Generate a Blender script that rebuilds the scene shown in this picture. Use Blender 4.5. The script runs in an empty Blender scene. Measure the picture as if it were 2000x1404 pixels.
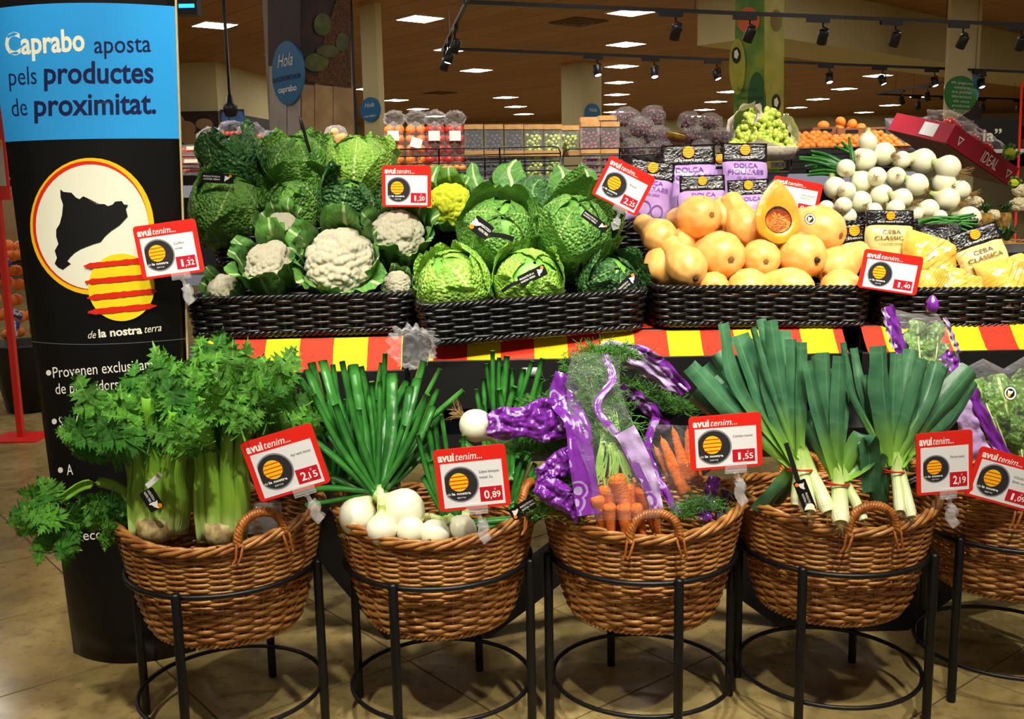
import bpy, bmesh, math, random
import numpy as np
from mathutils import Vector, Matrix, noise

scene = bpy.context.scene
COL = scene.collection
rnd = random.Random(7)
PI = math.pi

# ------------------------------------------------------------------ camera
FPX, PITCH, ROLL, CAMH = 2000.0, math.radians(9.6), math.radians(1.1), 1.45
_F = np.array([0, math.cos(PITCH), -math.sin(PITCH)])
_R0 = np.array([1.0, 0, 0]); _U0 = np.array([0, math.sin(PITCH), math.cos(PITCH)])
_R = math.cos(ROLL) * _R0 - math.sin(ROLL) * _U0
_U = math.cos(ROLL) * _U0 + math.sin(ROLL) * _R0
CAM = np.array([0, 0, CAMH])
cam_data = bpy.data.cameras.new('camera')
cam_data.sensor_width = 36.0
cam_data.lens = 36.0 * FPX / 2000.0
cam_data.clip_end = 200
cam = bpy.data.objects.new('camera', cam_data)
COL.objects.link(cam)
cam.matrix_world = Matrix(((_R[0], _U[0], -_F[0], 0), (_R[1], _U[1], -_F[1], 0), (_R[2], _U[2], -_F[2], CAMH), (0, 0, 0, 1)))
scene.camera = cam

# ------------------------------------------------------------------ world, exposure
scene.view_settings.view_transform = 'Standard'
scene.view_settings.look = 'None'
scene.view_settings.gamma = 1.0
scene.view_settings.use_curve_mapping = False
scene.view_settings.exposure = 0.35
w = bpy.data.worlds.new('world'); scene.world = w
w.use_nodes = True
w.node_tree.nodes['Background'].inputs[0].default_value = (1.0, 0.86, 0.68, 1)
w.node_tree.nodes['Background'].inputs[1].default_value = 0.22

# ------------------------------------------------------------------ the shop's track spotlights over the display (above the frame)
def spot(loc, target, power, angle=50, blend=0.5, size=0.05, color=(1.0, 0.93, 0.80)):
    l = bpy.data.lights.new('track_spot_light', 'SPOT')
    l.energy = power; l.spot_size = math.radians(angle); l.spot_blend = blend
    l.shadow_soft_size = size; l.color = color
    o = bpy.data.objects.new('track_spot_light', l); COL.objects.link(o)
    o.location = loc
    o.rotation_euler = (Vector(target) - Vector(loc)).to_track_quat('-Z', 'Y').to_euler()
    return o
for sx, tx, tz, ty, pw in ((-1.35, -0.75, 1.15, 3.40, 170), (-0.45, -0.35, 1.25, 3.55, 150), (0.35, 0.15, 1.1, 3.35, 140),
                           (1.0, 0.75, 1.15, 3.4, 160), (1.7, 1.55, 1.2, 3.55, 160), (2.4, 1.9, 1.1, 3.3, 130)):
    spot((sx, 1.75, 3.4), (tx, ty, tz), pw, 46, 0.6)
for sx, tx, pw in ((-1.3, -0.95, 190), (-0.2, -0.25, 190), (0.6, 0.35, 190), (1.3, 1.0, 180)):
    spot((sx, 0.9, 3.4), (tx, 2.6, 0.6), pw, 44, 0.7)
# spots of the fruit aisle behind, placed above the frame, nearer than the modelled tracks
for sx, tx, ty, pw in ((-2.2, -1.6, 5.6, 260), (-0.2, -0.2, 5.6, 260), (1.6, 1.2, 5.6, 260), (3.3, 2.9, 5.8, 260)):
    spot((sx, 3.9, 3.4), (tx, ty, 1.6), pw, 60, 0.6)

# ------------------------------------------------------------------ pixel -> place
def ray(x, y):
    return _F + _R * ((x - 1000.0) / FPX) - _U * ((y - 702.0) / FPX)
def P(x, y, Y=None, z=None):
    d = ray(x, y)
    t = Y / d[1] if Y is not None else (z - CAMH) / d[2]
    return CAM + d * t
def mpp(x, y, Y):
    return (Y / ray(x, y)[1]) / FPX
def V(a): return Vector((float(a[0]), float(a[1]), float(a[2])))

# ------------------------------------------------------------------ mesh builder
class MB:
    def __init__(s): s.v = []; s.f = []; s.uv = []; s.n = 0
    def add(s, verts, faces, uv=None):
        verts = np.asarray(verts, float).reshape(-1, 3)
        o = s.n
        s.v.append(verts)
        s.uv.append(np.asarray(uv, float).reshape(-1, 2) if uv is not None else np.zeros((len(verts), 2)))
        s.f.extend([tuple(i + o for i in f) for f in faces])
        s.n += len(verts)
        return s
    def grid(s, pts, cu=False, cv=False):
        pts = np.asarray(pts, float); nu, nv = pts.shape[:2]
        U, W = np.meshgrid(np.linspace(0, 1, nu), np.linspace(0, 1, nv), indexing='ij')
        fs = []
        for i in range(nu if cu else nu - 1):
            a = i * nv; b = ((i + 1) % nu) * nv
            for j in range(nv if cv else nv - 1):
                k = (j + 1) % nv
                fs.append((a + j, b + j, b + k, a + k))
        return s.add(pts.reshape(-1, 3), fs, np.stack([U, W], -1).reshape(-1, 2))
    def tube(s, pts, r, n=6, cap=True, flat=1.0):
        pts = np.asarray(pts, float); k = len(pts)
        r = np.full(k, r, float) if np.isscalar(r) else np.asarray(r, float)
        t = np.gradient(pts, axis=0); t /= np.linalg.norm(t, axis=1)[:, None] + 1e-12
        a = np.array([0, 0, 1.0]) if abs(t[0][2]) < .9 else np.array([1.0, 0, 0])
        N = np.zeros_like(pts); x = np.cross(t[0], a); x /= np.linalg.norm(x)
        for i in range(k):
            x = x - t[i] * np.dot(x, t[i]); x /= np.linalg.norm(x) + 1e-12; N[i] = x
        B = np.cross(t, N)
        ph = np.linspace(0, 2 * PI, n, endpoint=False)
        V3 = pts[:, None] + r[:, None, None] * (np.cos(ph)[None, :, None] * N[:, None] + flat * np.sin(ph)[None, :, None] * B[:, None])
        o = s.n
        s.grid(V3, cv=True)
        if cap:
            s.f.append(tuple(o + i for i in range(n - 1, -1, -1)))
            s.f.append(tuple(o + (k - 1) * n + i for i in range(n)))
        return s
    def lathe(s, prof, n=24, ribs=0, ramp=0.0, M=None, ph0=0):
        prof = np.asarray(prof, float)
        th = np.linspace(0, 2 * PI, n, endpoint=False) + ph0
        rr = prof[:, 0][:, None] * (1 + (ramp * (np.abs(np.cos(th * ribs / 2)) - .6) if ribs else 0))
        pts = np.stack([rr * np.cos(th), rr * np.sin(th), np.repeat(prof[:, 1][:, None], n, 1)], -1)
        if M is not None: pts = xf(M, pts)
        return s.grid(pts, cv=True)
    def box(s, c, sz, M=None):
        x, y, z = [q / 2 for q in sz]
        v = np.array([(-x, -y, -z), (x, -y, -z), (x, y, -z), (-x, y, -z), (-x, -y, z), (x, -y, z), (x, y, z), (-x, y, z)]) + np.asarray(c, float)
        if M is not None: v = xf(M, v)
        return s.add(v, [(0, 3, 2, 1), (4, 5, 6, 7), (0, 1, 5, 4), (1, 2, 6, 5), (2, 3, 7, 6), (3, 0, 4, 7)])
    def plate(s, poly, z0, z1, M=None):
        n = len(poly)
        v = np.array([(p[0], p[1], z1) for p in poly] + [(p[0], p[1], z0) for p in poly], float)
        if M is not None: v = xf(M, v)
        fs = [tuple(range(n)), tuple(range(2 * n - 1, n - 1, -1))]
        fs += [(i, n + i, n + (i + 1) % n, (i + 1) % n) for i in range(n)]
        return s.add(v, fs)
    def mesh(s, name, smooth=True):
        me = bpy.data.meshes.new(name)
        v = np.concatenate(s.v) if s.v else np.zeros((0, 3))
        me.from_pydata(v.tolist(), [], s.f)
        uv = np.concatenate(s.uv)
        l = me.uv_layers.new(name='UVMap')
        idx = np.empty(len(me.loops), dtype=np.int32); me.loops.foreach_get('vertex_index', idx)
        l.data.foreach_set('uv', uv[idx].astype(np.float32).ravel())
        if smooth: me.polygons.foreach_set('use_smooth', [True] * len(me.polygons))
        me.update()
        return me
def xf(M, pts):
    A = np.array(M); sh = np.shape(pts)
    q = np.asarray(pts, float).reshape(-1, 3)
    return (q @ A[:3, :3].T + A[:3, 3]).reshape(sh)

def obj(name, mb, mat, parent=None, smooth=True, M=None, stuff=False):
    me = mb if isinstance(mb, bpy.types.Mesh) else mb.mesh(name, smooth)
    if mat is not None and not me.materials: me.materials.append(mat)
    o = bpy.data.objects.new(name, me); COL.objects.link(o)
    if parent is not None: o.parent = parent
    if M is not None: o.matrix_local = M
    if stuff: o['kind'] = 'stuff'
    return o
def tag(o, label, cat, group=None):
    o['label'] = label; o['category'] = cat
    if group: o['group'] = group
    return o
def thing(name, label, cat, M=None, group=None):
    o = bpy.data.objects.new(name, None); COL.objects.link(o)
    o.empty_display_size = .05
    if M is not None: o.matrix_world = M if isinstance(M, Matrix) else Matrix.Translation(V(M))
    return tag(o, label, cat, group)
def struct(name, mb, mat, smooth=False, parent=None):
    o = obj(name, mb, mat, parent, smooth)
    if parent is None: o['kind'] = 'structure'
    return o
KIDS = {}
def copy_tree(o, M, label, group=None):
    c = o.copy(); COL.objects.link(c); c.matrix_world = M; c['label'] = label
    if group: c['group'] = group
    for ch in [q for q in o.children]:
        d = ch.copy(); COL.objects.link(d); d.parent = c
        for g in ch.children:
            e = g.copy(); COL.objects.link(e); e.parent = d
    return c
def TR(x, y, z): return Matrix.Translation((x, y, z))
def RX(a): return Matrix.Rotation(a, 4, 'X')
def RY(a): return Matrix.Rotation(a, 4, 'Y')
def RZ(a): return Matrix.Rotation(a, 4, 'Z')
def SC(s): return Matrix.Scale(s, 4)
def axes(o, x, y, z):
    return Matrix(((x[0], y[0], z[0], o[0]), (x[1], y[1], z[1], o[1]), (x[2], y[2], z[2], o[2]), (0, 0, 0, 1)))
def zto(d, roll=0):
    return Vector((float(d[0]), float(d[1]), float(d[2]))).to_track_quat('Z', 'Y').to_matrix().to_4x4() @ RZ(roll)

# ------------------------------------------------------------------ materials
def lin(h):
    h = h.lstrip('#'); c = [int(h[i:i + 2], 16) / 255 for i in (0, 2, 4)]
    return tuple([(x / 12.92 if x <= .04045 else ((x + .055) / 1.055) ** 2.4) for x in c] + [1.0])
class NT:
    def __init__(s, m): s.t = m.node_tree; s.N = s.t.nodes; s.L = s.t.links; s.b = s.N['Principled BSDF']
    def n(s, ty, **kw):
        nd = s.N.new(ty)
        for k, v in kw.items():
            if k.startswith('_'): setattr(nd, k[1:], v)
            else: nd.inputs[k.replace('__', ' ')].default_value = v
        return nd
    def l(s, a, b): s.L.new(a, b)
    def math(s, op, a, b=None, c=None):
        nd = s.N.new('ShaderNodeMath'); nd.operation = op
        for i, q in enumerate((a, b, c)):
            if q is None: continue
            if isinstance(q, (int, float)): nd.inputs[i].default_value = q
            else: s.l(q, nd.inputs[i])
        return nd.outputs[0]
    def mix(s, f, a, b):
        nd = s.N.new('ShaderNodeMix'); nd.data_type = 'RGBA'
        for i, q in ((0, f), (6, a), (7, b)):
            if isinstance(q, (int, float)): nd.inputs[i].default_value = q
            elif isinstance(q, tuple): nd.inputs[i].default_value = q
            else: s.l(q, nd.inputs[i])
        return nd.outputs[2]
    def ramp(s, f, stops):
        nd = s.N.new('ShaderNodeValToRGB'); s.l(f, nd.inputs[0])
        e = nd.color_ramp.elements
        e[0].position, e[0].color = stops[0]; e[1].position, e[1].color = stops[-1]
        for p, c in stops[1:-1]:
            q = e.new(p); q.color = c
        return nd.outputs[0]
    def bump(s, h, st, d=.01):
        nd = s.n('ShaderNodeBump', Strength=st, Distance=d); s.l(h, nd.inputs['Height'])
        s.l(nd.outputs[0], s.b.inputs['Normal']); return nd
def newmat(name, rough=.5, spec=.5, metal=0):
    m = bpy.data.materials.new(name); m.use_nodes = True
    k = NT(m)
    k.b.inputs['Roughness'].default_value = rough
    k.b.inputs['Specular IOR Level'].default_value = spec
    k.b.inputs['Metallic'].default_value = metal
    return m, k
def mat(name, c, rough=.5, spec=.5, c2=None, ns=8.0, nd=3.0, bump=None, metal=0, emit=None, sss=0, lo=.35, hi=.65):
    m, k = newmat(name, rough, spec, metal)
    c = lin(c) if isinstance(c, str) else c
    k.b.inputs['Base Color'].default_value = c
    tc = k.n('ShaderNodeTexCoord')
    if c2 is not None:
        c2 = lin(c2) if isinstance(c2, str) else c2
        nz = k.n('ShaderNodeTexNoise', Scale=ns, Detail=nd); k.l(tc.outputs['Object'], nz.inputs[0])
        k.l(k.ramp(nz.outputs[0], [(lo, c), (hi, c2)]), k.b.inputs['Base Color'])
    if bump:
        nz = k.n('ShaderNodeTexNoise', Scale=bump[0], Detail=3.0); k.l(tc.outputs['Object'], nz.inputs[0])
        k.bump(nz.outputs[0], bump[1], bump[2] if len(bump) > 2 else .01)
    if emit:
        k.b.inputs['Emission Color'].default_value = c; k.b.inputs['Emission Strength'].default_value = emit
    if sss:
        k.b.inputs['Subsurface Weight'].default_value = sss; k.b.inputs['Subsurface Radius'].default_value = (.02, .012, .006)
        k.b.inputs['Subsurface Scale'].default_value = .3
    return m
def leafmat(name, dark, light, vein, nlat=9, slope=.9, crinkle=(60, .6), rough=.42, trans=.12, vw=.018, vstr=.8, grad=None):
    m, k = newmat(name, rough, .4)
    uv = k.n('ShaderNodeUVMap'); sp = k.n('ShaderNodeSeparateXYZ'); k.l(uv.outputs[0], sp.inputs[0])
    tc = k.n('ShaderNodeTexCoord')
    md = k.math('ABSOLUTE', k.math('SUBTRACT', sp.outputs[1], .5))
    nz = k.n('ShaderNodeTexNoise', Scale=14.0, Detail=4.0); k.l(tc.outputs['Object'], nz.inputs[0])
    base = k.ramp(nz.outputs[0], [(.3, lin(dark)), (.7, lin(light))])
    if grad:   # paler towards the leaf's base
        base = k.mix(k.ramp(sp.outputs[0], [(grad[1], (1, 1, 1, 1)), (grad[2], (0, 0, 0, 1))]), base, lin(grad[0]))
    wob = k.math('MULTIPLY', nz.outputs[0], .15)
    fr = k.math('FRACT', k.math('MULTIPLY', k.math('ADD', k.math('SUBTRACT', sp.outputs[0], k.math('MULTIPLY', md, slope)), wob), nlat))
    lat = k.math('POWER', k.math('MULTIPLY', k.math('ABSOLUTE', k.math('SUBTRACT', fr, .5)), 2.0), 16.0)
    mid = k.math('LESS_THAN', md, vw)
    vf = k.math('MULTIPLY', k.math('MAXIMUM', k.math('MULTIPLY', lat, .75), mid), vstr)
    ve = k.n('ShaderNodeTexVoronoi', Scale=crinkle[0] * .62); ve.feature = 'DISTANCE_TO_EDGE'; k.l(tc.outputs['Object'], ve.inputs[0])
    net = k.math('MULTIPLY', k.ramp(ve.outputs[0], [(.02, (1, 1, 1, 1)), (.10, (0, 0, 0, 1))]), .30 if crinkle[1] > .4 else .0)
    k.l(k.mix(k.math('MAXIMUM', vf, net), base, lin(vein)), k.b.inputs['Base Color'])
    vo = k.n('ShaderNodeTexVoronoi', Scale=crinkle[0]); k.l(tc.outputs['Object'], vo.inputs[0])
    hh = k.math('SUBTRACT', k.math('MULTIPLY', vo.outputs['Distance'], -1.0), k.math('MULTIPLY', vf, .5))
    k.bump(hh, min(1.0, crinkle[1] * 1.5), .010)
    if trans:
        tr = k.n('ShaderNodeBsdfTranslucent'); k.l(k.mix(.5, base, lin(light)), tr.inputs[0])
        ms = k.n('ShaderNodeMixShader'); ms.inputs[0].default_value = trans
        k.l(k.b.outputs[0], ms.inputs[1]); k.l(tr.outputs[0], ms.inputs[2])
        k.l(ms.outputs[0], k.N['Material Output'].inputs[0])
    return m
def film(name, tint, alpha, rough=.12, bump=(40, .5), edge=.45):
    """thin clear or printed plastic film: mostly see-through, with sharp highlights"""
    m, k = newmat(name, rough, .8)
    k.b.inputs['Base Color'].default_value = lin(tint)
    tr = k.n('ShaderNodeBsdfTransparent'); ms = k.n('ShaderNodeMixShader')
    tc = k.n('ShaderNodeTexCoord'); nz = k.n('ShaderNodeTexNoise', Scale=bump[0], Detail=2.0); k.l(tc.outputs['Object'], nz.inputs[0])
    b = k.bump(nz.outputs[0], bump[1], .01)
    lw = k.n('ShaderNodeLayerWeight', Blend=.35); k.l(b.outputs[0], lw.inputs['Normal'])
    k.l(k.math('MINIMUM', k.math('ADD', k.math('MULTIPLY', lw.outputs['Facing'], edge), alpha), 1.0), ms.inputs[0])
    k.l(tr.outputs[0], ms.inputs[1]); k.l(k.b.outputs[0], ms.inputs[2])
    k.l(ms.outputs[0], k.N['Material Output'].inputs[0])
    return m

M_ = {}
M_['black'] = mat('black_paint', '#0d0d0d', .45, .4)
M_['blackmetal'] = mat('black_powdercoat', '#08090a', .42, .4, bump=(300, .05))
M_['blackwicker'] = mat('black_wicker', '#060606', .34, .55, c2='#0d0d0e', ns=30)
M_['white'] = mat('white_print', '#f4f2ea', .4)
M_['cream'] = mat('cream_print', '#f0f0d8', .35)
M_['red'] = mat('red_plastic', '#e2261c', .3, .5)
M_['pricered'] = mat('price_red_print', '#c3152a', .35)
M_['yellow'] = mat('yellow_print', '#f7c416', .35)
M_['orangeink'] = mat('orange_print', '#f28a1e', .35)
M_['redink'] = mat('red_print', '#dd2a14', .35)
M_['blue'] = mat('blue_print', '#2b9be2', .3)
M_['navy'] = mat('navy_print', '#0e1a4a', .35)
M_['greyink'] = mat('grey_print', '#55555a', .5)
M_['darkink'] = mat('dark_print', '#2a2a2e', .4)
M_['paper'] = mat('white_paper', '#e6e6e6', .35)
M_['clear'] = film('clear_plastic', '#ffffff', .10, .06, (20, .1), .25)
M_['wrap'] = film('clear_wrap_film', '#ffffff', .035, .07, (45, .9), .16)
M_['wicker'] = mat('brown_wicker', '#8a5220', .34, .5, c2='#bd8846', ns=22, nd=4)
M_['wickerdark'] = mat('brown_wicker_stake', '#7a4414', .5, .4, c2='#9a5c22', ns=20)
M_['rope'] = mat('wicker_handle', '#7c4012', .38, .5, c2='#b06a26', ns=40)

# ================================================================== the room
GA = math.radians(-51.0)       # floor and ceiling grid direction
e1 = np.array([math.cos(GA), math.sin(GA), 0]); e2 = np.array([-math.sin(GA), math.cos(GA), 0])
def floor_mat():
    m, k = newmat('polished_terrazzo', .2, .5)
    tc = k.n('ShaderNodeTexCoord'); g = k.n('ShaderNodeNewGeometry')
    n1 = k.n('ShaderNodeTexNoise', Scale=3.2, Detail=6.0, Roughness=.65); k.l(g.outputs['Position'], n1.inputs[0])
    n2 = k.n('ShaderNodeTexNoise', Scale=16.0, Detail=4.0); k.l(g.outputs['Position'], n2.inputs[0])
    n3 = k.n('ShaderNodeTexVoronoi', Scale=26.0); k.l(g.outputs['Position'], n3.inputs[0])
    c = k.ramp(n1.outputs[0], [(.3, lin('#7d6c42')), (.52, lin('#a08c58')), (.75, lin('#c0ac74'))])
    c = k.mix(k.ramp(n2.outputs[0], [(.52, (0, 0, 0, 1)), (.72, (.7, .7, .7, 1))]), c, lin('#6d5c3c'))
    c = k.mix(k.ramp(n3.outputs['Distance'], [(.10, (.75, .75, .75, 1)), (.2, (0, 0, 0, 1))]), c, lin('#8d5f40'))
    k.l(c, k.b.inputs['Base Color'])
    k.l(k.ramp(n2.outputs[0], [(.3, (.13, .13, .13, 1)), (.75, (.25, .25, .25, 1))]), k.b.inputs['Roughness'])
    return m
M_['floor'] = floor_mat()
fl = struct('floor', MB().add([(-30, -6, -.004), (40, -6, -.004), (40, 60, -.004), (-30, 60, -.004)], [(0, 1, 2, 3)]), M_['floor'])
ts = .60; g = .005
tb = MB(); q = ts / 2 - g / 2
tb.add([(-q, -q, -.003), (q, -q, -.003), (q, q, -.003), (-q, q, -.003), (-q + .001, -q + .001, 0), (q - .001, -q + .001, 0), (q - .001, q - .001, 0), (-q + .001, q - .001, 0)],
       [(4, 5, 6, 7), (0, 1, 5, 4), (1, 2, 6, 5), (2, 3, 7, 6), (3, 0, 4, 7)])
tile_me = tb.mesh('floor_tile', False); tile_me.materials.append(M_['floor'])
j0 = np.array([-.34, 2.99, 0])
obj('grout_bed', MB().box((.6, 4.6, -.0032), (9.0, 6.2, .0012)), mat('dark_grout', '#3a3020', .8), fl, False)
for i in range(-14, 15):
    for j in range(-14, 15):
        c = j0 + e1 * ts * (i + .5) + e2 * ts * (j + .5)
        if not (1.9 < c[1] < 8.5 and abs(c[0]) < .62 * c[1] + .5): continue
        t = obj('floor_tile', tile_me, None, fl, M=TR(c[0], c[1], 0) @ RZ(GA))
def ceil_mat():
    m, k = newmat('ceiling_wood_panel', .6, .3)
    g = k.n('ShaderNodeNewGeometry'); mp = k.n('ShaderNodeMapping'); k.l(g.outputs['Position'], mp.inputs[0])
    mp.inputs['Rotation'].default_value = (0, 0, -GA)
    br = k.n('ShaderNodeTexBrick', Scale=1.0); k.l(mp.outputs[0], br.inputs[0])
    br.inputs['Brick Width'].default_value = 2.4; br.inputs['Row Height'].default_value = .6; br.inputs['Mortar Size'].default_value = .012
    br.inputs['Color1'].default_value = lin('#a97a4a'); br.inputs['Color2'].default_value = lin('#9c6e42'); br.inputs['Mortar'].default_value = lin('#5c4024')
    k.l(br.outputs[0], k.b.inputs['Base Color'])
    return m
CZ = 4.2
struct('ceiling', MB().add([(-30, -6, CZ), (-30, 60, CZ), (40, 60, CZ), (40, -6, CZ)], [(0, 1, 2, 3)]), ceil_mat())
M_['creamwall'] = mat('cream_wall_paint', '#c9bd8c', .7)
M_['brownband'] = mat('brown_wall_band', '#5a2a18', .6)
wb = 46.0
struct('wall_back', MB().box((5, wb + .1, CZ / 2), (70, .2, CZ)), M_['creamwall'])
struct('trim_1', MB().box((17, wb - .05, 3.35), (22, .1, .55)), M_['brownband'])
struct('trim_2', MB().box((17, wb - .05, 2.3), (40, .1, .8)), M_['black'])
struct('wall_right', MB().box((34, 27, CZ / 2), (.2, 66, CZ)), M_['creamwall'])
struct('wall_left', MB().box((-24, 27, CZ / 2), (.2, 66, CZ)), M_['creamwall'])
# block of the shop wall at the left, a corner turned to the viewer
c0 = P(420, 121, z=CZ); cL = c0 + np.array([-6.0, .4, 0]); cR = P(530, 152, z=CZ)
def wall_strip(mb, a, b, z0, z1, th=.1):
    a = np.array([a[0], a[1], 0]); b = np.array([b[0], b[1], 0]); d = b - a; L = np.linalg.norm(d); d /= L
    nrm = np.array([d[1], -d[0], 0])
    M = axes(a, d, -nrm, (0, 0, 1))
    return mb.box((L / 2, th / 2, (z0 + z1) / 2), (L, th, z1 - z0), M)
mbk = MB(); wall_strip(mbk, cL, c0, 0, CZ); wall_strip(mbk, c0, cR + (cR - c0), 0, CZ)
struct('wall_corner', mbk, M_['creamwall'])
zb = P(400, 217, Y=c0[1] - .05)[2]
mbk = MB(); off = np.array([0, -.06, 0]); wall_strip(mbk, cL + off, c0 + off, 0, zb, .05); wall_strip(mbk, c0 + off, cR + (cR - c0) + off, 0, zb, .05)
struct('trim_3', mbk, mat('charcoal_wall_band', '#1c1a1e', .5))

# ceiling light panels on a square lattice
M_['panel'] = mat('light_panel', '#fff8ee', .4, emit=24.0)
M_['lampframe'] = mat('light_frame', '#d8cfc4', .5)
la, lb, l0 = np.array([.34, 3.84, 0]), np.array([3.44, -.25, 0]), np.array([2.04, 17.25, 0])
pm = MB().box((0, 0, -.012), (.56, .56, .02)).mesh('diffuser', False); pm.materials.append(M_['panel'])
fmb = MB()
for cx, cy, sx, sy in ((0, -.295, .62, .03), (0, .295, .62, .03), (-.295, 0, .03, .56), (.295, 0, .03, .56)): fmb.box((cx, cy, -.011), (sx, sy, .022))
fm = fmb.mesh('frame', False); fm.materials.append(M_['lampframe'])
skip = {(1, -1)}
for k in range(-4, 8):
    for j in range(-3, 4):
        if (j, k) in ((-3, 0), (-3, 1), (-1, 3), (2, 0), (3, 1), (-3, 2)): continue
        c = l0 + la * k + lb * j
        if c[1] < 3 and (k + j) % 2: continue
        if c[1] > 44: continue
        o = thing('ceiling_light', 'square glowing light panel flush in the brown wooden ceiling', 'ceiling light', TR(c[0], c[1], CZ) @ RZ(GA), 'square ceiling light panels')
        obj('frame', fm, None, o); obj('diffuser', pm, None, o)
M_['vent'] = mat('ceiling_vent_grey', '#6b4d30', .5)
for i, (x, y, lab) in enumerate(((1130, 42, 'square brown air vent in the ceiling between the light panels'), (860, 181, 'flat brown air vent in the ceiling above the fruit shelf'))):
    c = P(x, y, z=CZ)
    o = thing('air_vent', lab, 'air vent', TR(c[0], c[1], CZ) @ RZ(GA))
    b = MB()
    for r in range(4):
        s_ = .7 - r * .16
        for a in range(4): b.box((s_ / 2, 0, -.012 - r * .004), (.03, s_, .02), np.array(RZ(a * PI / 2)))
    obj('grille', b, M_['vent'], o, False)
# lowered cream beam at the right
b0, b1 = P(1500, -10, z=4.0), P(2150, 118, z=4.0)
mbk = MB(); wall_strip(mbk, b0, b1, 3.45, CZ, 1.2); struct('trim_4', mbk, M_['creamwall'])

# ================================================================== text
_TX = {}
def text_mesh(s, bold=0.0, shear=0.0):
    key = (s, bold, shear)
    if key not in _TX:
        cu = bpy.data.curves.new('lettering', 'FONT'); cu.body = s; cu.size = 1.0; cu.offset = bold; cu.shear = shear
        cu.resolution_u = 3; cu.fill_mode = 'FRONT'
        o = bpy.data.objects.new('lettering', cu)
        me = o.to_mesh()
        v = np.array([x.co[:] for x in me.vertices]); f = [tuple(p.vertices) for p in me.polygons]
        o.to_mesh_clear(); bpy.data.objects.remove(o); bpy.data.curves.remove(cu)
        if len(v): v = v - np.array([v[:, 0].min(), 0, 0])
        _TX[key] = (v, f, v[:, 0].max() if len(v) else 1)
    return _TX[key]
def text_to(fn, s, m, parent, x0, y0, x1, y1, h, bold=0.0, shear=0.0, name='lettering'):
    """baseline (x0,y0)-(x1,y1), capital height h, in the units fn takes"""
    v, f, W = text_mesh(s, bold, shear)
    ux, uy = (x1 - x0) / W, (y1 - y0) / W
    L = math.hypot(ux, uy) or 1; px, py = uy / L, -ux / L   # up on the page when y runs down
    sy = h / .72
    pts = np.array([fn(x0 + ux * a[0] + px * sy * a[1], y0 + uy * a[0] + py * sy * a[1]) for a in v])
    return obj(name, MB().add(pts, f), m, parent, False)

# ================================================================== display totem
TY = 3.09
tl0, tl1 = P(145, 1284, Y=TY), P(-20, 50, Y=TY)
tr0, tr1 = P(385, 1272, Y=TY), P(343, 0, Y=TY)
TOPZ = 2.2
def tx(z):
    a = (z - tl0[2]) / (tl1[2] - tl0[2]); b = (z - tr0[2]) / (tr1[2] - tr0[2])
    return tl0[0] + a * (tl1[0] - tl0[0]), tr0[0] + b * (tr1[0] - tr0[0])
SAG = .085
def tsurf(s, z, off=0, back=False):
    a, b = tx(z); y = SAG * (1 - (2 * s - 1) ** 2)
    return np.array([a + (b - a) * s, TY + (y if back else -y) - off, z])
tot = thing('totem_sign', 'tall curved black cardboard totem with a blue band and white lettering', 'totem', (tl0[0] + .2, TY, 0))
TO = np.array([tl0[0] + .2, TY, 0])
body = MB()
S = np.linspace(0, 1, 25); Z = np.linspace(0.0, TOPZ, 23)
ring = [[tsurf(s, z) for s in S] + [tsurf(s, z, back=True) for s in S[-2:0:-1]] for z in Z]
body.grid(np.array(ring) - TO, cv=True)
n_ = len(ring[0]); body.f.append(tuple(range(n_))); body.f.append(tuple((len(Z) - 1) * n_ + i for i in range(n_)))
M_['totem'] = mat('black_totem_print', '#070708', .36, .35)
obj('body', body, M_['totem'], tot, True)
zs = P(200, 672, Y=TY - SAG)[2]
obj('seam', MB().grid(np.array([[tsurf(s, z, .0012) for s in S] for z in (zs - .0012, zs + .0012)]) - TO), M_['greyink'], tot)
obj('edge_trim', MB().tube(np.array([tsurf(1.0, z) + np.array([.002, -.004, 0]) for z in Z]) - TO, .0035, 6), mat('pale_board_edge', '#b8a878', .5), tot)
def tpx(x, y, off=.0015):
    Y = TY - SAG / 2
    for _ in range(8):
        p = P(x, y, Y=Y); a, b = tx(p[2]); s = min(max((p[0] - a) / (b - a), 0), 1)
        Y = TY - SAG * (1 - (2 * s - 1) ** 2)
    p = P(x, y, Y=Y); d = CAM - p; d /= np.linalg.norm(d)
    return p + d * off - TO
zt, zbm = P(185, 5, Y=TY - SAG)[2], P(185, 271, Y=TY - SAG)[2]
obj('blue_band', MB().grid(np.array([[tsurf(s, z, .001) for s in S] for z in np.linspace(zbm, zt, 6)]) - TO), M_['blue'], tot)
def tdisc(name, cx, cy, rx, ry, m, off, par=None, rot=0):
    R_ = np.linspace(0.01, 1, 9); A = np.linspace(0, 2 * PI, 49)
    g = []
    for r in R_:
        row = []
        for a in A:
            u, v = rx * r * math.cos(a), ry * r * math.sin(a)
            row.append(tpx(cx + u * math.cos(rot) - v * math.sin(rot), cy + u * math.sin(rot) + v * math.cos(rot), off))
        g.append(row)
    return obj(name, MB().grid(np.array(g)), m, par or tot)
tdisc('emblem_ring', 180, 442, 121, 134, M_['yellow'], .0015, rot=-.1)
tdisc('emblem_crescent', 177, 440, 113, 126, M_['redink'], .0022, rot=-.1)
tdisc('emblem_field', 180, 443, 110, 122, M_['cream'], .003, rot=-.1)
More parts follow.
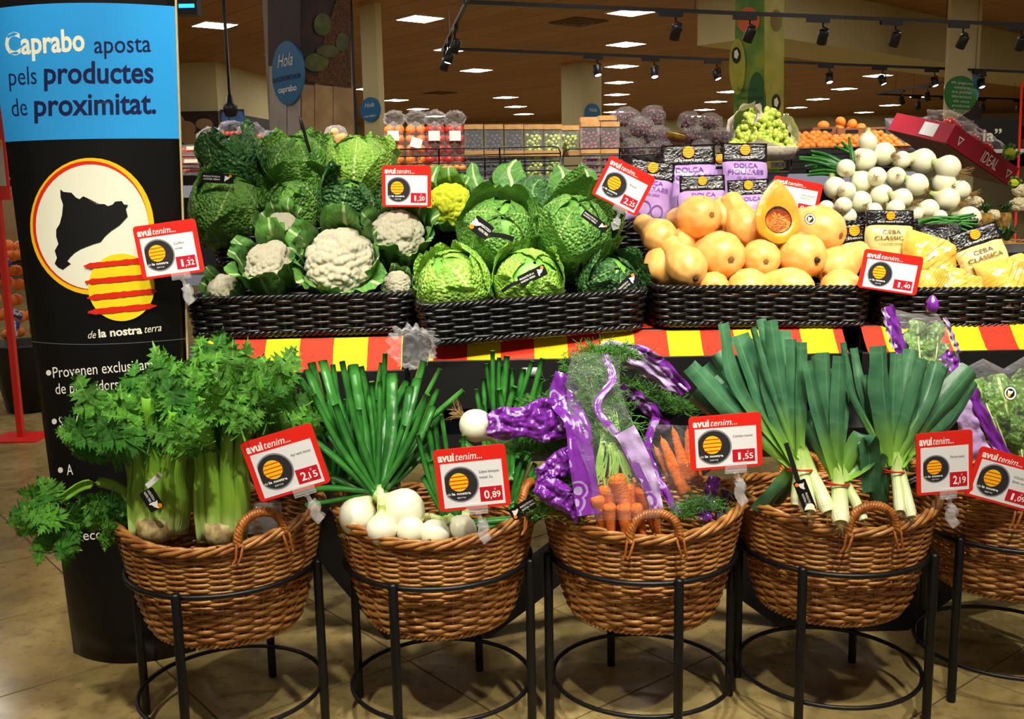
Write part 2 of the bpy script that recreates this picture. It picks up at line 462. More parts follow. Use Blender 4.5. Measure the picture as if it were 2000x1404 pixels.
mp = [(413, 245), (435, 262), (490, 268), (520, 300), (545, 312), (570, 292), (600, 305), (600, 330), (645, 360), (680, 345), (715, 345), (740, 360), (770, 350), (790, 328), (835, 325), (850, 348), (878, 352), (862, 378), (875, 430), (820, 490), (760, 530), (720, 565), (690, 605), (640, 620), (600, 635), (550, 655), (510, 680), (480, 710), (460, 735), (485, 755), (455, 775), (430, 795), (400, 780), (375, 755), (390, 715), (375, 665), (400, 620), (385, 570), (385, 520), (410, 480), (425, 420), (432, 350), (415, 300)]
MAP01 = [((x - 630) / 550.0, -(y - 520) / 550.0) for x, y in mp]
bm = bmesh.new(); vs = [bm.verts.new((x / 3.51, 300 + y / 3.51, 0)) for x, y in mp]
bm.faces.new(vs); bmesh.ops.triangulate(bm, faces=bm.faces[:])
for _ in range(2): bmesh.ops.subdivide_edges(bm, edges=bm.edges[:], cuts=1); bmesh.ops.triangulate(bm, faces=bm.faces[:])
bm.verts.index_update()
mm = MB().add([tpx(v.co.x, v.co.y, .0045) for v in bm.verts], [tuple(v.index for v in f.verts) for f in bm.faces]); bm.free()
obj('map_shape', mm, M_['black'], tot)
sun = tdisc('sun_disc', 237, 561, 65, 66, mat('sun_yellow', '#f5dc1c', .35), .006)
for a, b, c, d in ((163, 520, 286, 508), (166, 551, 300, 539), (170, 582, 306, 568), (172, 610, 306, 597)):
    g = []
    for i, t in enumerate(np.linspace(0, 1, 20)):
        hw = 5.5 * min(1, (min(t, 1 - t) * 8 + .25)) + rnd.uniform(-.9, .9)
        g.append([tpx(a + (c - a) * t, b + (d - b) * t - hw, .008), tpx(a + (c - a) * t, b + (d - b) * t + hw, .008)])
    obj('stripe', MB().grid(np.array(g)), M_['redink'], sun)
for s, m, x0, y0, x1, y1, h, bo, sh in (
        ('Caprabo', 'cream', 11, 107, 166, 98, 44, .025, 0), ('aposta', 'navy', 184, 104, 295, 101, 36, .005, 0),
        ('pels', 'navy', 18, 167, 72, 164, 37, .0, 0), ('productes', 'navy', 86, 163, 300, 161, 44, .02, 0),
        ('de', 'navy', 24, 228, 54, 225, 37, .0, 0), ('proximitat.', 'navy', 67, 226, 305, 221, 44, .02, 0),
        ('de', 'cream', 172, 661, 188, 660, 15, 0, .35), ('la nostra', 'cream', 193, 659, 278, 651, 16, .03, 0), ('terra', 'cream', 283, 650, 316, 646, 15, 0, .35),
        ('Provenen exclusivament', 'white', 104, 738, 331, 718, 22, .0, 0), ('de proveïdors', 'white', 109, 770, 232, 760, 22, 0, 0),
        ('Són fruit d', 'white', 116, 835, 195, 829, 22, 0, 0), ('directe', 'white', 121, 863, 186, 858, 22, 0, 0),
        ('A', 'white', 131, 928, 143, 927, 22, 0, 0), ('econom', 'white', 163, 1055, 250, 1048, 20, 0, 0)):
    text_to(tpx, s, M_[m], tot, x0, y0, x1, y1, h, bo, sh)
for cx, cy in ((95, 728), (106, 823), (118, 918)): tdisc('bullet', cx, cy, 5, 5.5, M_['white'], .002)

# ================================================================== display tables
def box_part(name, lo, hi, m, parent, o):
    lo, hi = np.array(lo, float), np.array(hi, float)
    ob = obj(name, MB().box((lo + hi) / 2 - o, hi - lo), m, parent, False)
    md = ob.modifiers.new('b', 'BEVEL'); md.width = .003; md.segments = 2
    return ob
def table(label, x0, x1, yf, ztop, legs, zf):
    o = np.array([(x0 + x1) / 2, yf + .45, 0])
    t = thing('display_table', label, 'display table', o)
    box_part('tabletop', (x0, yf + .02, ztop - .03), (x1, yf + .95, ztop), M_['black'], t, o)
    box_part('fascia', (x0, yf, ztop - zf), (x1, yf + .02, ztop + .004), M_['black'], t, o)
    box_part('riser', (x0 + .02, yf + .09, ztop), (x1 - .02, yf + .5, 1.0), M_['black'], t, o)
    box_part('riser', (x0 + .02, yf + .5, ztop), (x1 - .02, yf + .93, 1.19), M_['black'], t, o)
    for cx, hw in legs:
        for yy in (yf + .05, yf + .80):
            for sgn, dy in ((1, 0), (-1, .042)):
                a = np.array([cx - sgn * hw, yy + dy, 0.0]); b = np.array([cx + sgn * hw, yy + dy, ztop - .03])
                d = b - a; L = np.linalg.norm(d); d /= L
                nn = np.cross(d, (0, 1, 0)); hwid = .062
                # board cut level at floor and underside
                ext = hwid / abs(d[2])
                v = []
                for y2 in (0, .04):
                    for p, s2 in ((a, -1), (a, 1), (b, 1), (b, -1)): v.append(p + np.array([s2 * ext, y2, 0]) - o)
                obj('leg', MB().add(v, [(0, 1, 2, 3), (7, 6, 5, 4), (0, 4, 5, 1), (1, 5, 6, 2), (2, 6, 7, 3), (3, 7, 4, 0)]), M_['black'], t, False)
    return t
table('black display table under the cauliflower tray with crossed legs', -.995, -.325, 3.05, .905, ((-.68, .33),), .13)
table('long black display table behind the carrot and leek baskets', -.315, 1.06, 3.085, .925, ((.385, .58),), .15)
table('black display table end at the far right behind the leeks', 1.07, 2.45, 3.085, .925, ((1.75, .58),), .15)

def stripes(name, x0, w, first):
    m, k = newmat(name, .75, .2)
    g = k.n('ShaderNodeNewGeometry'); sp = k.n('ShaderNodeSeparateXYZ'); k.l(g.outputs['Position'], sp.inputs[0])
    fr = k.math('FRACT', k.math('DIVIDE', k.math('SUBTRACT', sp.outputs[0], x0), 2 * w))
    a, b = lin('#e0301a'), lin('#f2cf10')
    if first == 'y': a, b = b, a
    k.l(k.mix(k.math('GREATER_THAN', fr, .5), a, b), k.b.inputs['Base Color'])
    return m
def cloth(label, xa, xb, yf, z0, z1, m, seed, top=.08):
    r = random.Random(seed); pts = []
    prof = [(yf + .30, z1 + .006), (yf + top + .03, z1 + .005), (yf + top, z1), (yf + top - .02, z1 - .02), (yf + .03, z0 + .02), (yf + .012, z0 + .006), (yf + .004, z0 + .004)]
    prof = [(np.interp(t, np.linspace(0, 1, 7), [p[0] for p in prof]), np.interp(t, np.linspace(0, 1, 7), [p[1] for p in prof])) for t in np.linspace(0, 1, 22)]
    for x in np.linspace(xa, xb, 60):
        row = []
        for i, (y, z) in enumerate(prof):
            wv = .006 * noise.noise(Vector((x * 9 + seed, i * .25, 0))) * (1 if 5 < i < 20 else .2)
            row.append((x, y - abs(wv) - .002, z + abs(wv) * .3))
        pts.append(row)
    return tag(obj('striped_cloth', MB().grid(np.array(pts)), m), label, 'cloth')
w0 = 66.5 * .00157
xs = P(448, 690, Y=3.08)[0]
cloth('red and yellow striped cloth under the cauliflower tray', P(402, 690, Y=3.1)[0], P(786, 690, Y=3.1)[0], 3.05, .905, .995, stripes('stripe_cloth_a', xs, w0, 'r'), 3)
xs = P(912, 690, Y=3.1)[0]
cloth('long red and yellow striped cloth under the cabbage and squash trays', P(838, 690, Y=3.12)[0], 1.03, 3.085, .925, .995, stripes('stripe_cloth_b', xs, .1035, 'y'), 5)
cloth('red and yellow striped cloth under the tray of onion bags', 1.09, 2.2, 3.085, .925, .995, stripes('stripe_cloth_c', P(1920, 660, Y=3.12)[0], .1, 'r'), 8)

# ================================================================== woven baskets
def ellipse_path(a, b):
    def f(t):
        th = 2 * PI * t; x, y = a * np.cos(th), b * np.sin(th)
        nx, ny = np.cos(th) / a, np.sin(th) / b; l = np.hypot(nx, ny)
        return x, y, nx / l, ny / l
    return f
def rrect_path(W, D, r):
    # centred rounded rectangle, constant-speed table
    pts = []; cs = [(W / 2 - r, -D / 2 + r, -PI / 2), (W / 2 - r, D / 2 - r, 0), (-W / 2 + r, D / 2 - r, PI / 2), (-W / 2 + r, -D / 2 + r, PI)]
    for cx, cy, a0 in cs:
        for a in np.linspace(a0, a0 + PI / 2, 9): pts.append((cx + r * math.cos(a), cy + r * math.sin(a), math.cos(a), math.sin(a)))
    pts.append(pts[0]); A = np.array(pts)
    s = np.r_[0, np.cumsum(np.hypot(*np.diff(A[:, :2], axis=0).T))]; s /= s[-1]
    def f(t):
        t = np.mod(t, 1.0)
        q = [np.interp(t, s, A[:, i]) for i in range(4)]
        l = np.hypot(q[2], q[3]); return q[0], q[1], q[2] / l, q[3] / l
    return f
def ring_tube(mb, C, Nr, r, n=5, rz=None, up=None):
    """closed tube round centreline C with outward normals Nr"""
    ph = np.linspace(0, 2 * PI, n, endpoint=False)
    rz = r if rz is None else rz
    Zv = np.zeros_like(C); Zv[:, 2] = 1
    mb.grid(C[:, None] + r * np.cos(ph)[None, :, None] * Nr[:, None] + rz * np.sin(ph)[None, :, None] * Zv[:, None], cu=True, cv=True)
def weave(path, nst, rows, z0, z1, scale, r, amp, seg=5, n=5, rzf=1.0, rs=1):
    mb = MB(); T = np.linspace(0, 1, nst * seg, endpoint=False); rg = np.random.RandomState(rs)
    x, y, nx, ny = path(T); N3 = np.stack([nx, ny, np.zeros_like(nx)], 1)
    for k in range(rows):
        u = (k + .5) / rows; z = z0 + (z1 - z0) * u; sc = scale(u)
        o = amp * np.cos(PI * nst * T + k * PI) + rg.uniform(-.12, .12) * amp
        jit = np.interp(T, np.linspace(0, 1, 14), np.r_[rg.uniform(-.25, .25, 13), 0]) * r
        C = np.stack([x * sc + nx * o, y * sc + ny * o, z + jit], 1)
        ring_tube(mb, C, N3, r * .8, n, r * rzf * rg.uniform(.86, 1.06))
    return mb
def stakes(path, nst, z0, z1, scale, r, mb=None):
    mb = mb or MB()
    for i in range(nst):
        x, y, nx, ny = [float(q) for q in path(np.array([(i) / nst]))]
        mb.tube([(x * scale(u) , y * scale(u), z0 + (z1 - z0) * u) for u in np.linspace(0, 1, 6)], r, 5)
    return mb
def rope(path, sc, z, R, r, strands, twists, zf=None, n=5, npts=None):
    mb = MB(); npts = npts or twists * 8
    T = np.linspace(0, 1, npts, endpoint=False)
    x, y, nx, ny = path(T); zz = z + (zf(T) if zf is not None else 0)
    for k in range(strands):
        a = 2 * PI * (twists * T + k / strands)
        C = np.stack([x * sc + nx * R * np.cos(a), y * sc + ny * R * np.cos(a), zz + R * np.sin(a)], 1)
        ring_tube(mb, C, np.stack([nx, ny, 0 * nx], 1), r, n)
    return mb

# --- black trays
TRH = .125
def tray_parts(W, D, rs):
    path = rrect_path(W, D, .05); per = 2 * (W + D) - .086
    nst = int(per / .056 / 2) * 2
    sc = lambda u: .955 + .045 * u
    me = [('weave', weave(path, nst, 9, .012, TRH - .012, sc, .0066, .0075, 6, 5, 1.0, rs), True), ('stakes', stakes(path, nst, 0, TRH - .004, sc, .006), True),
          ('rim', rope(path, 1.0, TRH - .006, .0062, .0062, 3, int(per / .06)), False), ('base_rope', rope(path, .955, .008, .006, .006, 3, int(per / .06)), False)]
    b = MB(); x, y, nx, ny = path(np.linspace(0, 1, 40, endpoint=False))
    b.plate([(a * .95, c * .95) for a, c in zip(x, y)], .004, .012)
    me.append(('base', b, False))
    return me
def tray(label, pl, Yl, pr, Yr, D=.40, rs=1):
    a, b = P(pl[0], pl[1], Y=Yl), P(pr[0], pr[1], Y=Yr)
    X = b - a; W = np.linalg.norm(X); X /= W
    Yd = np.cross((0, 0, 1), X); Yd /= np.linalg.norm(Yd); Zd = np.cross(X, Yd)
    M = axes((a + b) / 2 + Yd * D / 2, X, Yd, Zd)
    t = thing('wicker_tray', label, 'tray', M)
    for n_, mb, st in tray_parts(W, D, rs): obj(n_, mb, M_['blackwicker'], t, True, stuff=st)
    return t
tray('black wicker tray holding white cauliflowers', (364, 662), 3.13, (804, 650), 3.13, .37, 1)
tray('black wicker tray holding savoy cabbages', (826, 678), 3.03, (1268, 642), 3.14, .40, 2)
tray('black wicker tray piled with butternut squashes', (1276, 638), 3.15, (1704, 638), 3.15, .38, 3)
tray('black wicker tray of yellow net bags of onions', (1712, 642), 3.15, (2150, 640), 3.17, .38, 4)
tray('raised rear black wicker tray under the stacked green cabbages', (412, 520), 3.58, (800, 512), 3.58, .36, 5)
tray('raised rear black wicker tray under the yellow cauliflowers', (822, 515), 3.58, (1186, 508), 3.58, .36, 6)
tray('raised rear black wicker tray behind the squashes', (1192, 512), 3.58, (1612, 504), 3.58, .36, 7)
tray('raised rear black wicker tray under the heap of white onions', (1622, 504), 3.58, (1912, 498), 3.58, .36, 8)

# --- brown baskets on round stands
BH = .305
bp = ellipse_path(.268, .25)
bsc = lambda u: .70 + .30 * (u ** .72)
zf = lambda T: .022 * np.cos(4 * PI * T) - .003
bas_me = {}
def basket_meshes():
    lo_ = weave(bp, 28, 10, .012, .125, lambda u: bsc(.04 + .37 * u), .0066, .0055, 5, 5, 1.0, 3)
    hi_ = weave(bp, 28, 20, .128, BH - .016, lambda u: bsc(.42 + .53 * u), .0050, .0045, 5, 5, 1.0, 4)
    for a_, f_ in ((hi_, 0),): lo_.add(np.concatenate(a_.v), a_.f)
    bas_me['weave'] = lo_.mesh('weave')
    bas_me['stakes'] = stakes(bp, 28, 0, BH - .01, bsc, .0050).mesh('stakes')
    bas_me['rim'] = rope(bp, 1.0, BH, .0085, .0066, 4, 9, zf, 5, 220).mesh('rim')
    bas_me['foot_rope'] = rope(bp, .70, .006, .006, .006, 3, 26).mesh('foot_rope')
    x, y, nx, ny = bp(np.linspace(0, 1, 40, endpoint=False))
    bas_me['base'] = MB().plate([(a * .69, c * .69) for a, c in zip(x, y)], .004, .012).mesh('base')
    h = MB(); t = np.linspace(0, 1, 60); w2 = .062
    for k in range(3):
        a = PI * t; tw = 2 * PI * (9 * t + k / 3)
        cx = w2 * np.cos(PI - a); cz = .072 * np.sin(a) ** .8 - .012
        ex = np.cos(PI - a); ez = np.sin(a)
        h.tube(np.stack([cx + .006 * np.cos(tw) * ex, .006 * np.sin(tw), cz + .006 * np.cos(tw) * ez], 1), .0068, 6)
    for s in (-1, 1):   # binding strands where the handle is tied to the rim
        for q in (-.006, .006):
            h.tube([(s * w2 + q, .01, .0), (s * w2 + q * 1.4, -.012, -.01), (s * w2 + s * .006 + q, -.012, -.04), (s * w2 + s * .012 + q, -.006, -.055)], .0035, 5)
    bas_me['handle'] = h.mesh('handle')
    for k, m in (('weave', 'wicker'), ('stakes', 'wickerdark'), ('rim', 'wicker'), ('foot_rope', 'wicker'), ('base', 'wickerdark'), ('handle', 'rope')): bas_me[k].materials.append(M_[m])
basket_meshes()
st_me = {}
def torus(R, r, z, n=48):
    T = np.linspace(0, 2 * PI, n, endpoint=False); mb = MB()
    ring_tube(mb, np.stack([R * np.cos(T), R * np.sin(T), z + 0 * T], 1), np.stack([np.cos(T), np.sin(T), 0 * T], 1), r, 8); return mb
for k, mb in (('upper_ring', torus(.251, .0075, .465)), ('lower_ring', torus(.247, .0062, .105)), ('leg', MB().lathe([(0, 0), (.0115, 0), (.0122, .004), (.0122, .475), (.010, .481), (0, .482)], 12))):
    st_me[k] = mb.mesh(k); st_me[k].materials.append(M_['blackmetal'])
BASK = [(-.790, 2.643, 170), (-.212, 2.667, 159), (.345, 2.675, 193), (.874, 2.70, 147), (1.43, 2.83, 216)]
bl = ['bunches of celery', 'large white spring onions', 'purple bags of carrots', 'bunches of leeks', 'chard, cut by the right edge']
hand = [(-52, 128), (-20, 160), (-90, 90), (-86, 94), (-100, 80)]
BZ = .30
for (x, y, a0), nm, hd in zip(BASK, bl, hand):
    t = thing('basket_stand', 'round black metal stand under the basket of ' + nm, 'basket stand', (x, y, 0), 'round basket stands')
    obj('upper_ring', st_me['upper_ring'], None, t); obj('lower_ring', st_me['lower_ring'], None, t)
    for k in range(4):
        a = math.radians(a0 + 90 * k)
        obj('leg', st_me['leg'], None, t, M=TR(.2655 * math.cos(a), .2655 * math.sin(a), 0))
    t = thing('wicker_basket', 'brown wicker basket of ' + nm, 'basket', TR(x, y, BZ) @ RZ(math.radians(hd[0] * .0)), 'brown wicker baskets on stands')
    for k in ('weave', 'stakes', 'rim', 'foot_rope', 'base'): obj(k, bas_me[k], None, t, stuff=k in ('weave', 'stakes'))
    for a in hd:
        a = math.radians(a); r = .268 * .25 / math.hypot(.25 * math.cos(a), .268 * math.sin(a))
        obj('handle', bas_me['handle'], None, t, M=TR(r * math.cos(a), r * math.sin(a), BH + .022 * math.cos(2 * a) + .006) @ RZ(a + PI / 2))

# ================================================================== generic builders for produce
def unit(a): a = np.asarray(a, float); return a / (np.linalg.norm(a) + 1e-12)
def bez(pts, n=12):
    """smooth curve through control points (Catmull-Rom)"""
    p = [np.asarray(q, float) for q in pts]
    p = [2 * p[0] - p[1]] + p + [2 * p[-1] - p[-2]]
    out = []; m = len(p) - 3
    for t in np.linspace(0, m, n):
        i = min(int(t), m - 1); u = t - i
        a, b, c, d = p[i:i + 4]
        out.append(.5 * ((2 * b) + (-a + c) * u + (2 * a - 5 * b + 4 * c - d) * u * u + (-a + 3 * b - 3 * c + d) * u ** 3))
    return np.array(out)
def ribbon(mb, path, widths, side, cup=0.0, ruf=0.0, fq=3.0, nv=7, seed=0, rough=0.0, thick=0):
    path = np.asarray(path, float); k = len(path)
    t = np.gradient(path, axis=0); t /= np.linalg.norm(t, axis=1)[:, None] + 1e-12
    sd = np.broadcast_to(np.asarray(side, float), path.shape)
    sd = sd - t * np.sum(sd * t, 1)[:, None]; sd = sd / (np.linalg.norm(sd, axis=1)[:, None] + 1e-12)
    nr = np.cross(sd, t)
    v = np.linspace(-1, 1, nv); W = np.asarray(widths, float) / 2
    U = np.linspace(0, 1, k)
    e = np.abs(v)[None, :] ** 2
    ru = ruf * e * np.sin(2 * PI * fq * U[:, None] + 2.0 * np.sign(v)[None, :] + seed)
    if rough:
        rr = np.array([[noise.noise(Vector((a * 6 + seed * 3.1, b * 2.0, seed))) for b in v] for a in U]); ru = ru + rough * rr
    off = cup * e * W[:, None] * 2 + ru
    pts = path[:, None] + sd[:, None] * (v[None, :, None] * W[:, None, None]) + nr[:, None] * off[:, :, None]
    return mb.grid(pts)
def leafw(n, a=.35, tip=.25, base=.3):
    u = np.linspace(0, 1, n)
    return np.where(u < a, base + (1 - base) * np.sin(u / a * PI / 2), 1 - (1 - tip) * ((u - a) / (1 - a)) ** 2.2)

M_['savoy'] = leafmat('savoy_cabbage_leaf', '#37762a', '#72ab40', '#b4d27c', 8, 1.0, (95, .55))
M_['savoydark'] = leafmat('dark_savoy_leaf', '#1d4a26', '#3c7436', '#8db56a', 8, 1.0, (80, .75))
M_['savoylight'] = leafmat('pale_savoy_leaf', '#6fae30', '#a4d250', '#d6e896', 8, 1.0, (95, .5))
M_['cabcore'] = mat('cabbage_core', '#4f8a30', .5, c2='#7fb546', ns=10)
M_['cauleaf'] = leafmat('cauliflower_leaf', '#2f6a2a', '#629a3e', '#c9dba0', 9, .8, (40, .3), vw=.05)
M_['curd'] = mat('cauliflower_curd', '#f0e6bc', .6, .25, c2='#fbf6e2', ns=14, bump=(200, .9, .008), sss=.12)
M_['curdyellow'] = mat('yellow_cauliflower_curd', '#b4c41e', .6, .25, c2='#d4d838', ns=20, bump=(220, .5, .006), sss=.1)
M_['squash'] = mat('butternut_skin', '#e6a650', .36, .4, c2='#efbc70', ns=2.5, bump=(30, .05), sss=.05)
M_['scar'] = mat('squash_scar', '#9a6a2c', .7, c2='#6b431c', ns=60)
M_['stemdark'] = mat('dark_stem', '#2c1c12', .8)
M_['flesh'] = mat('squash_flesh', '#f08400', .3, .5, c2='#f7a010', ns=14, bump=(40, .2), sss=.1)
M_['fibre'] = mat('squash_fibre', '#d8761a', .4, .5, c2='#f0a038', ns=60, bump=(80, .8))
M_['root'] = mat('root_hair', '#b99a5c', .8, c2='#8d6c38', ns=40)
def onion_mat(name, a, b, g):
    m, k = newmat(name, .3, .5)
    uv = k.n('ShaderNodeUVMap'); sp = k.n('ShaderNodeSeparateXYZ'); k.l(uv.outputs[0], sp.inputs[0])
    c = k.ramp(sp.outputs[0], [(.02, lin('#b08a4a')), (.08, lin(a)), (.5, lin(b)), (.74, lin(a)), (.92, lin(g))])
    wv = k.n('ShaderNodeTexNoise', Scale=1.0, Detail=3.0); mp = k.n('ShaderNodeMapping'); k.l(uv.outputs[0], mp.inputs[0])
    mp.inputs['Scale'].default_value = (1.5, 60, 1); k.l(mp.outputs[0], wv.inputs[0])
    c = k.mix(k.math('MULTIPLY', wv.outputs[0], .25), c, lin('#c9c98a'))
    k.l(c, k.b.inputs['Base Color'])
    k.b.inputs['Subsurface Weight'].default_value = .08; k.b.inputs['Subsurface Radius'].default_value = (.01, .01, .006); k.b.inputs['Subsurface Scale'].default_value = .3
    return m
M_['onion'] = onion_mat('white_onion_skin', '#e6e4bb', '#f3f1dc', '#9fb95a')

def cabbage(label, x, y, rpx, Y, axis, leaf='savoy', seed=0, flare=.5, nwrap=5, nout=4, group=None, sq=1.0):
    c = P(x, y, Y=Y); R = rpx * 1.04 * mpp(x, y, Y)
    rg = random.Random(seed)
    t = thing('savoy_cabbage', label, 'cabbage', TR(*c) @ zto(axis, rg.uniform(0, 6)), group)
    core = MB(); th = np.linspace(0.05, PI - .05, 14)
    core.lathe([(R * .9 * math.sin(a), -R * .9 * sq * math.cos(a)) for a in th], 22)
    obj('core', core, M_['cabcore'], t)
    U = np.linspace(0, 1, 26); Wv = np.linspace(-1, 1, 22)
    for k in range(nwrap + nout):
        out = k >= nwrap
        az = k * 2.399 + rg.uniform(-.2, .2)
        span = 1.3 if not out else 1.35
        top = rg.uniform(.86, 1.0) if not out else rg.uniform(.62, .8)
        Rk = R * (.93 + .018 * k)
        pts = np.zeros((26, 22, 3))
        for i, u in enumerate(U):
            th_ = PI * (.97 - u * top)
            for j, v in enumerate(Wv):
                wv = span * math.sin(PI * min(1, (.12 + .85 * u))) ** .45 * (1 - .25 * u)
                phi = az + v * wv * (1 if u < .9 else .96) + .12 * math.sin(3 * u + k)
                e = abs(v) ** 3
                fl = (flare if out else .05) * (max(0, u - .55) ** 2 * 2.2 + .22 * e * u)
                q = Vector((math.cos(phi) * math.sin(th_), math.sin(phi) * math.sin(th_), math.cos(th_)))
                cr = .055 * (abs(noise.noise(q * 8 + Vector((k * 5.1, seed, 0)))) - .2) + .016 * noise.noise(q * 22)
                ruf = (.05 if out else .02) * (e + max(0, u - .8) * 3) * math.sin(u * 19 + v * 9 + k)
                r = Rk * (1 + fl + cr + ruf - .01 * math.exp(-(v / .06) ** 2) * -1.8)
                p = np.array(q) * r
                if out: p[2] += R * flare * .18 * max(0, u - .5)
                p[2] *= sq
                pts[i, j] = p
        obj('outer_leaf' if out else 'wrapper_leaf', MB().grid(pts), M_[leaf], t)
    return t

def fib(n, rg, jit=.25):
    i = np.arange(n) + .5; ph = np.arccos(1 - 2 * i / n); th = PI * (1 + 5 ** .5) * i
    v = np.stack([np.cos(th) * np.sin(ph), np.sin(th) * np.sin(ph), np.cos(ph)], 1) + rg.normal(0, jit / math.sqrt(n), (n, 3))
    return v / np.linalg.norm(v, axis=1)[:, None]
_ICO = {}
def ico(n):
    if n not in _ICO:
        bm = bmesh.new(); bmesh.ops.create_icosphere(bm, subdivisions=n, radius=1)
        _ICO[n] = (np.array([v.co[:] for v in bm.verts]), [tuple(v.index for v in f.verts) for f in bm.faces]); bm.free()
    return _ICO[n]
def curd_mesh(seed):
    v, f = ico(6); rg = np.random.RandomState(seed)
    h = np.zeros(len(v))
    for n, rad, amp in ((34, .38, .13), (420, .112, .075)):
        cs = fib(n, rg, 1.4); best = np.full(len(v), -1.0)
        rr = rad * rg.uniform(.8, 1.15, n)
        for c, r in zip(cs, rr):
            d2 = np.sum((v - c) ** 2, 1)
            best = np.maximum(best, np.sqrt(np.maximum(0, 1 - d2 / r ** 2)) * (r / rad))
        h += amp * np.maximum(best, 0)
    p = v * (.86 + h)[:, None]
    p[:, 2] *= .84
    mb = MB().add(p, f)
    return mb.mesh('curd')
CURDS = [curd_mesh(s) for s in (1, 2)]
CURDY = [m.copy() for m in CURDS]
for m in CURDS: m.materials.append(M_['curd'])
for m in CURDY: m.materials.append(M_['curdyellow'])
def cauliflower(label, x, y, rpx, Y, axis, seed, yellow=False, nl=10, tall=1.35, azr=None, group=None):
    c = P(x, y, Y=Y); R = rpx * mpp(x, y, Y); rg = random.Random(seed)
    t = thing('cauliflower', label, 'cauliflower', TR(*c) @ zto(axis), group)
    obj('curd', (CURDY if yellow else CURDS)[seed % 2], None, t, M=RZ(rg.uniform(0, 6)) @ SC(R))
    obj('stalk', MB().lathe([(0, -1.15 * R), (.3 * R, -1.15 * R), (.34 * R, -.9 * R), (.5 * R, -.6 * R), (0, -.5 * R)], 14), M_['cauleaf'], t)
    for k in range(nl):
        az = 2 * PI * k / nl + rg.uniform(-.25, .25) if azr is None else rg.uniform(*azr)
        d = np.array([math.cos(az), math.sin(az), 0]); s = np.array([-d[1], d[0], 0])
        h = rg.uniform(.25, .75) * tall; o = rg.uniform(1.08, 1.22)
        path = bez([d * R * .35 + (0, 0, -1.05 * R), d * R * .95 + (0, 0, -.65 * R), d * R * o + (0, 0, -.05 * R), d * R * (o + .02) + (0, 0, h * R * .7), d * R * (o + rg.uniform(.1, .4)) + (0, 0, h * R * 1.15)], 18)
        mb = MB(); wd = R * rg.uniform(.85, 1.25) * leafw(18, .5, rg.uniform(.35, .7), .25)
        ribbon(mb, path, wd, s, -.18, .05 * R, rg.uniform(2, 4), 9, rg.uniform(0, 9), .10 * R)
        obj('leaf', mb, M_['cauleaf'], t)
    return t

SQP = [(0, -.93), (.06, -.95), (.14, -.975), (.3, -.99), (.52, -.90), (.74, -.70), (.90, -.42), (.985, -.1), (1, .12), (.96, .38), (.85, .68), (.72, .98), (.63, 1.28), (.60, 1.6), (.605, 1.85), (.55, 2.05), (.4, 2.18), (.2, 2.22), (0, 2.22)]
sq_me = MB().lathe(SQP, 40, 10, .03).mesh('body'); sq_me.materials.append(M_['squash'])
SQ2 = [(r, z if z < .4 else .4 + (z - .4) * .55) for r, z in SQP]
sq2_me = MB().lathe(SQ2, 40, 10, .035).mesh('body'); sq2_me.materials.append(M_['squash'])
sc_me = MB().lathe([(.17, -.962), (.12, -.985), (.075, -.968), (.05, -.985), (0, -.985)], 16, 5, .3).mesh('blossom_scar'); sc_me.materials.append(M_['scar'])
stm_me = MB().lathe([(.2, 2.2), (.13, 2.25), (.10, 2.45), (.12, 2.5), (0, 2.5)], 10, 5, .3).mesh('stem'); stm_me.materials.append(M_['scar'])
def squash(label, x, y, rpx, Y, d, stem=False, short=False, roll=0):
    c = P(x, y, Y=Y); R = rpx * mpp(x, y, Y)
    t = thing('butternut_squash', label, 'squash', TR(*c) @ zto(d, roll) @ SC(R), 'whole butternut squashes')
    obj('body', sq2_me if short else sq_me, None, t)
    if stem:
        mb = MB().lathe([(.13, -.95), (.12, -1.02), (.09, -1.12), (.05, -1.13), (0, -1.12)], 9, 5, .4)
        obj('stem', mb, M_['stemdark'], t)
    else: obj('blossom_scar', sc_me, None, t)
    return t

ONP = [(0, -.93), (.10, -.95), (.25, -.93), (.48, -.83), (.74, -.6), (.92, -.3), (1, .02), (.97, .3), (.84, .58), (.62, .82), (.42, 1.0), (.31, 1.18), (.25, 1.4), (.22, 1.6)]
on_me = MB().lathe(ONP, 26).mesh('bulb'); on_me.materials.append(M_['onion'])
def hair_mesh(n, L, seed):
    rg = random.Random(seed); mb = MB()
    for i in range(n):
        a = rg.uniform(0, 6.28); r = rg.uniform(.02, .2); d = rg.uniform(.1, 1.0)
        p0 = np.array([r * math.cos(a), r * math.sin(a), -.92])
        l = L * rg.uniform(.5, 1.1)
        p1 = p0 + np.array([math.cos(a) * d * l * .4, math.sin(a) * d * l * .4, -l * .5]); p2 = p0 + np.array([math.cos(a + .5) * d * l * .9, math.sin(a + .5) * d * l * .9, -l * rg.uniform(.5, 1)])
        mb.tube(bez([p0, p1, p2 + np.array([rg.uniform(-.1, .1) for _ in range(3)])], 6), .012, 3, False)
    me = mb.mesh('roots'); me.materials.append(M_['root']); return me
HAIR = [hair_mesh(26, .55, 1), hair_mesh(55, 1.0, 2)]
def onion(label, x, y, rpx, Y, d, roots=0, group=None, name='white_onion', sy=1.0):
    c = P(x, y, Y=Y); R = rpx * mpp(x, y, Y)
    t = thing(name, label, 'onion', TR(*c) @ zto(d, rnd.uniform(0, 6)) @ SC(R) @ Matrix.Diagonal((1, sy, 1, 1)), group)
    obj('bulb', on_me, None, t)
    o = obj('roots', HAIR[roots], None, t, stuff=True)
    return t

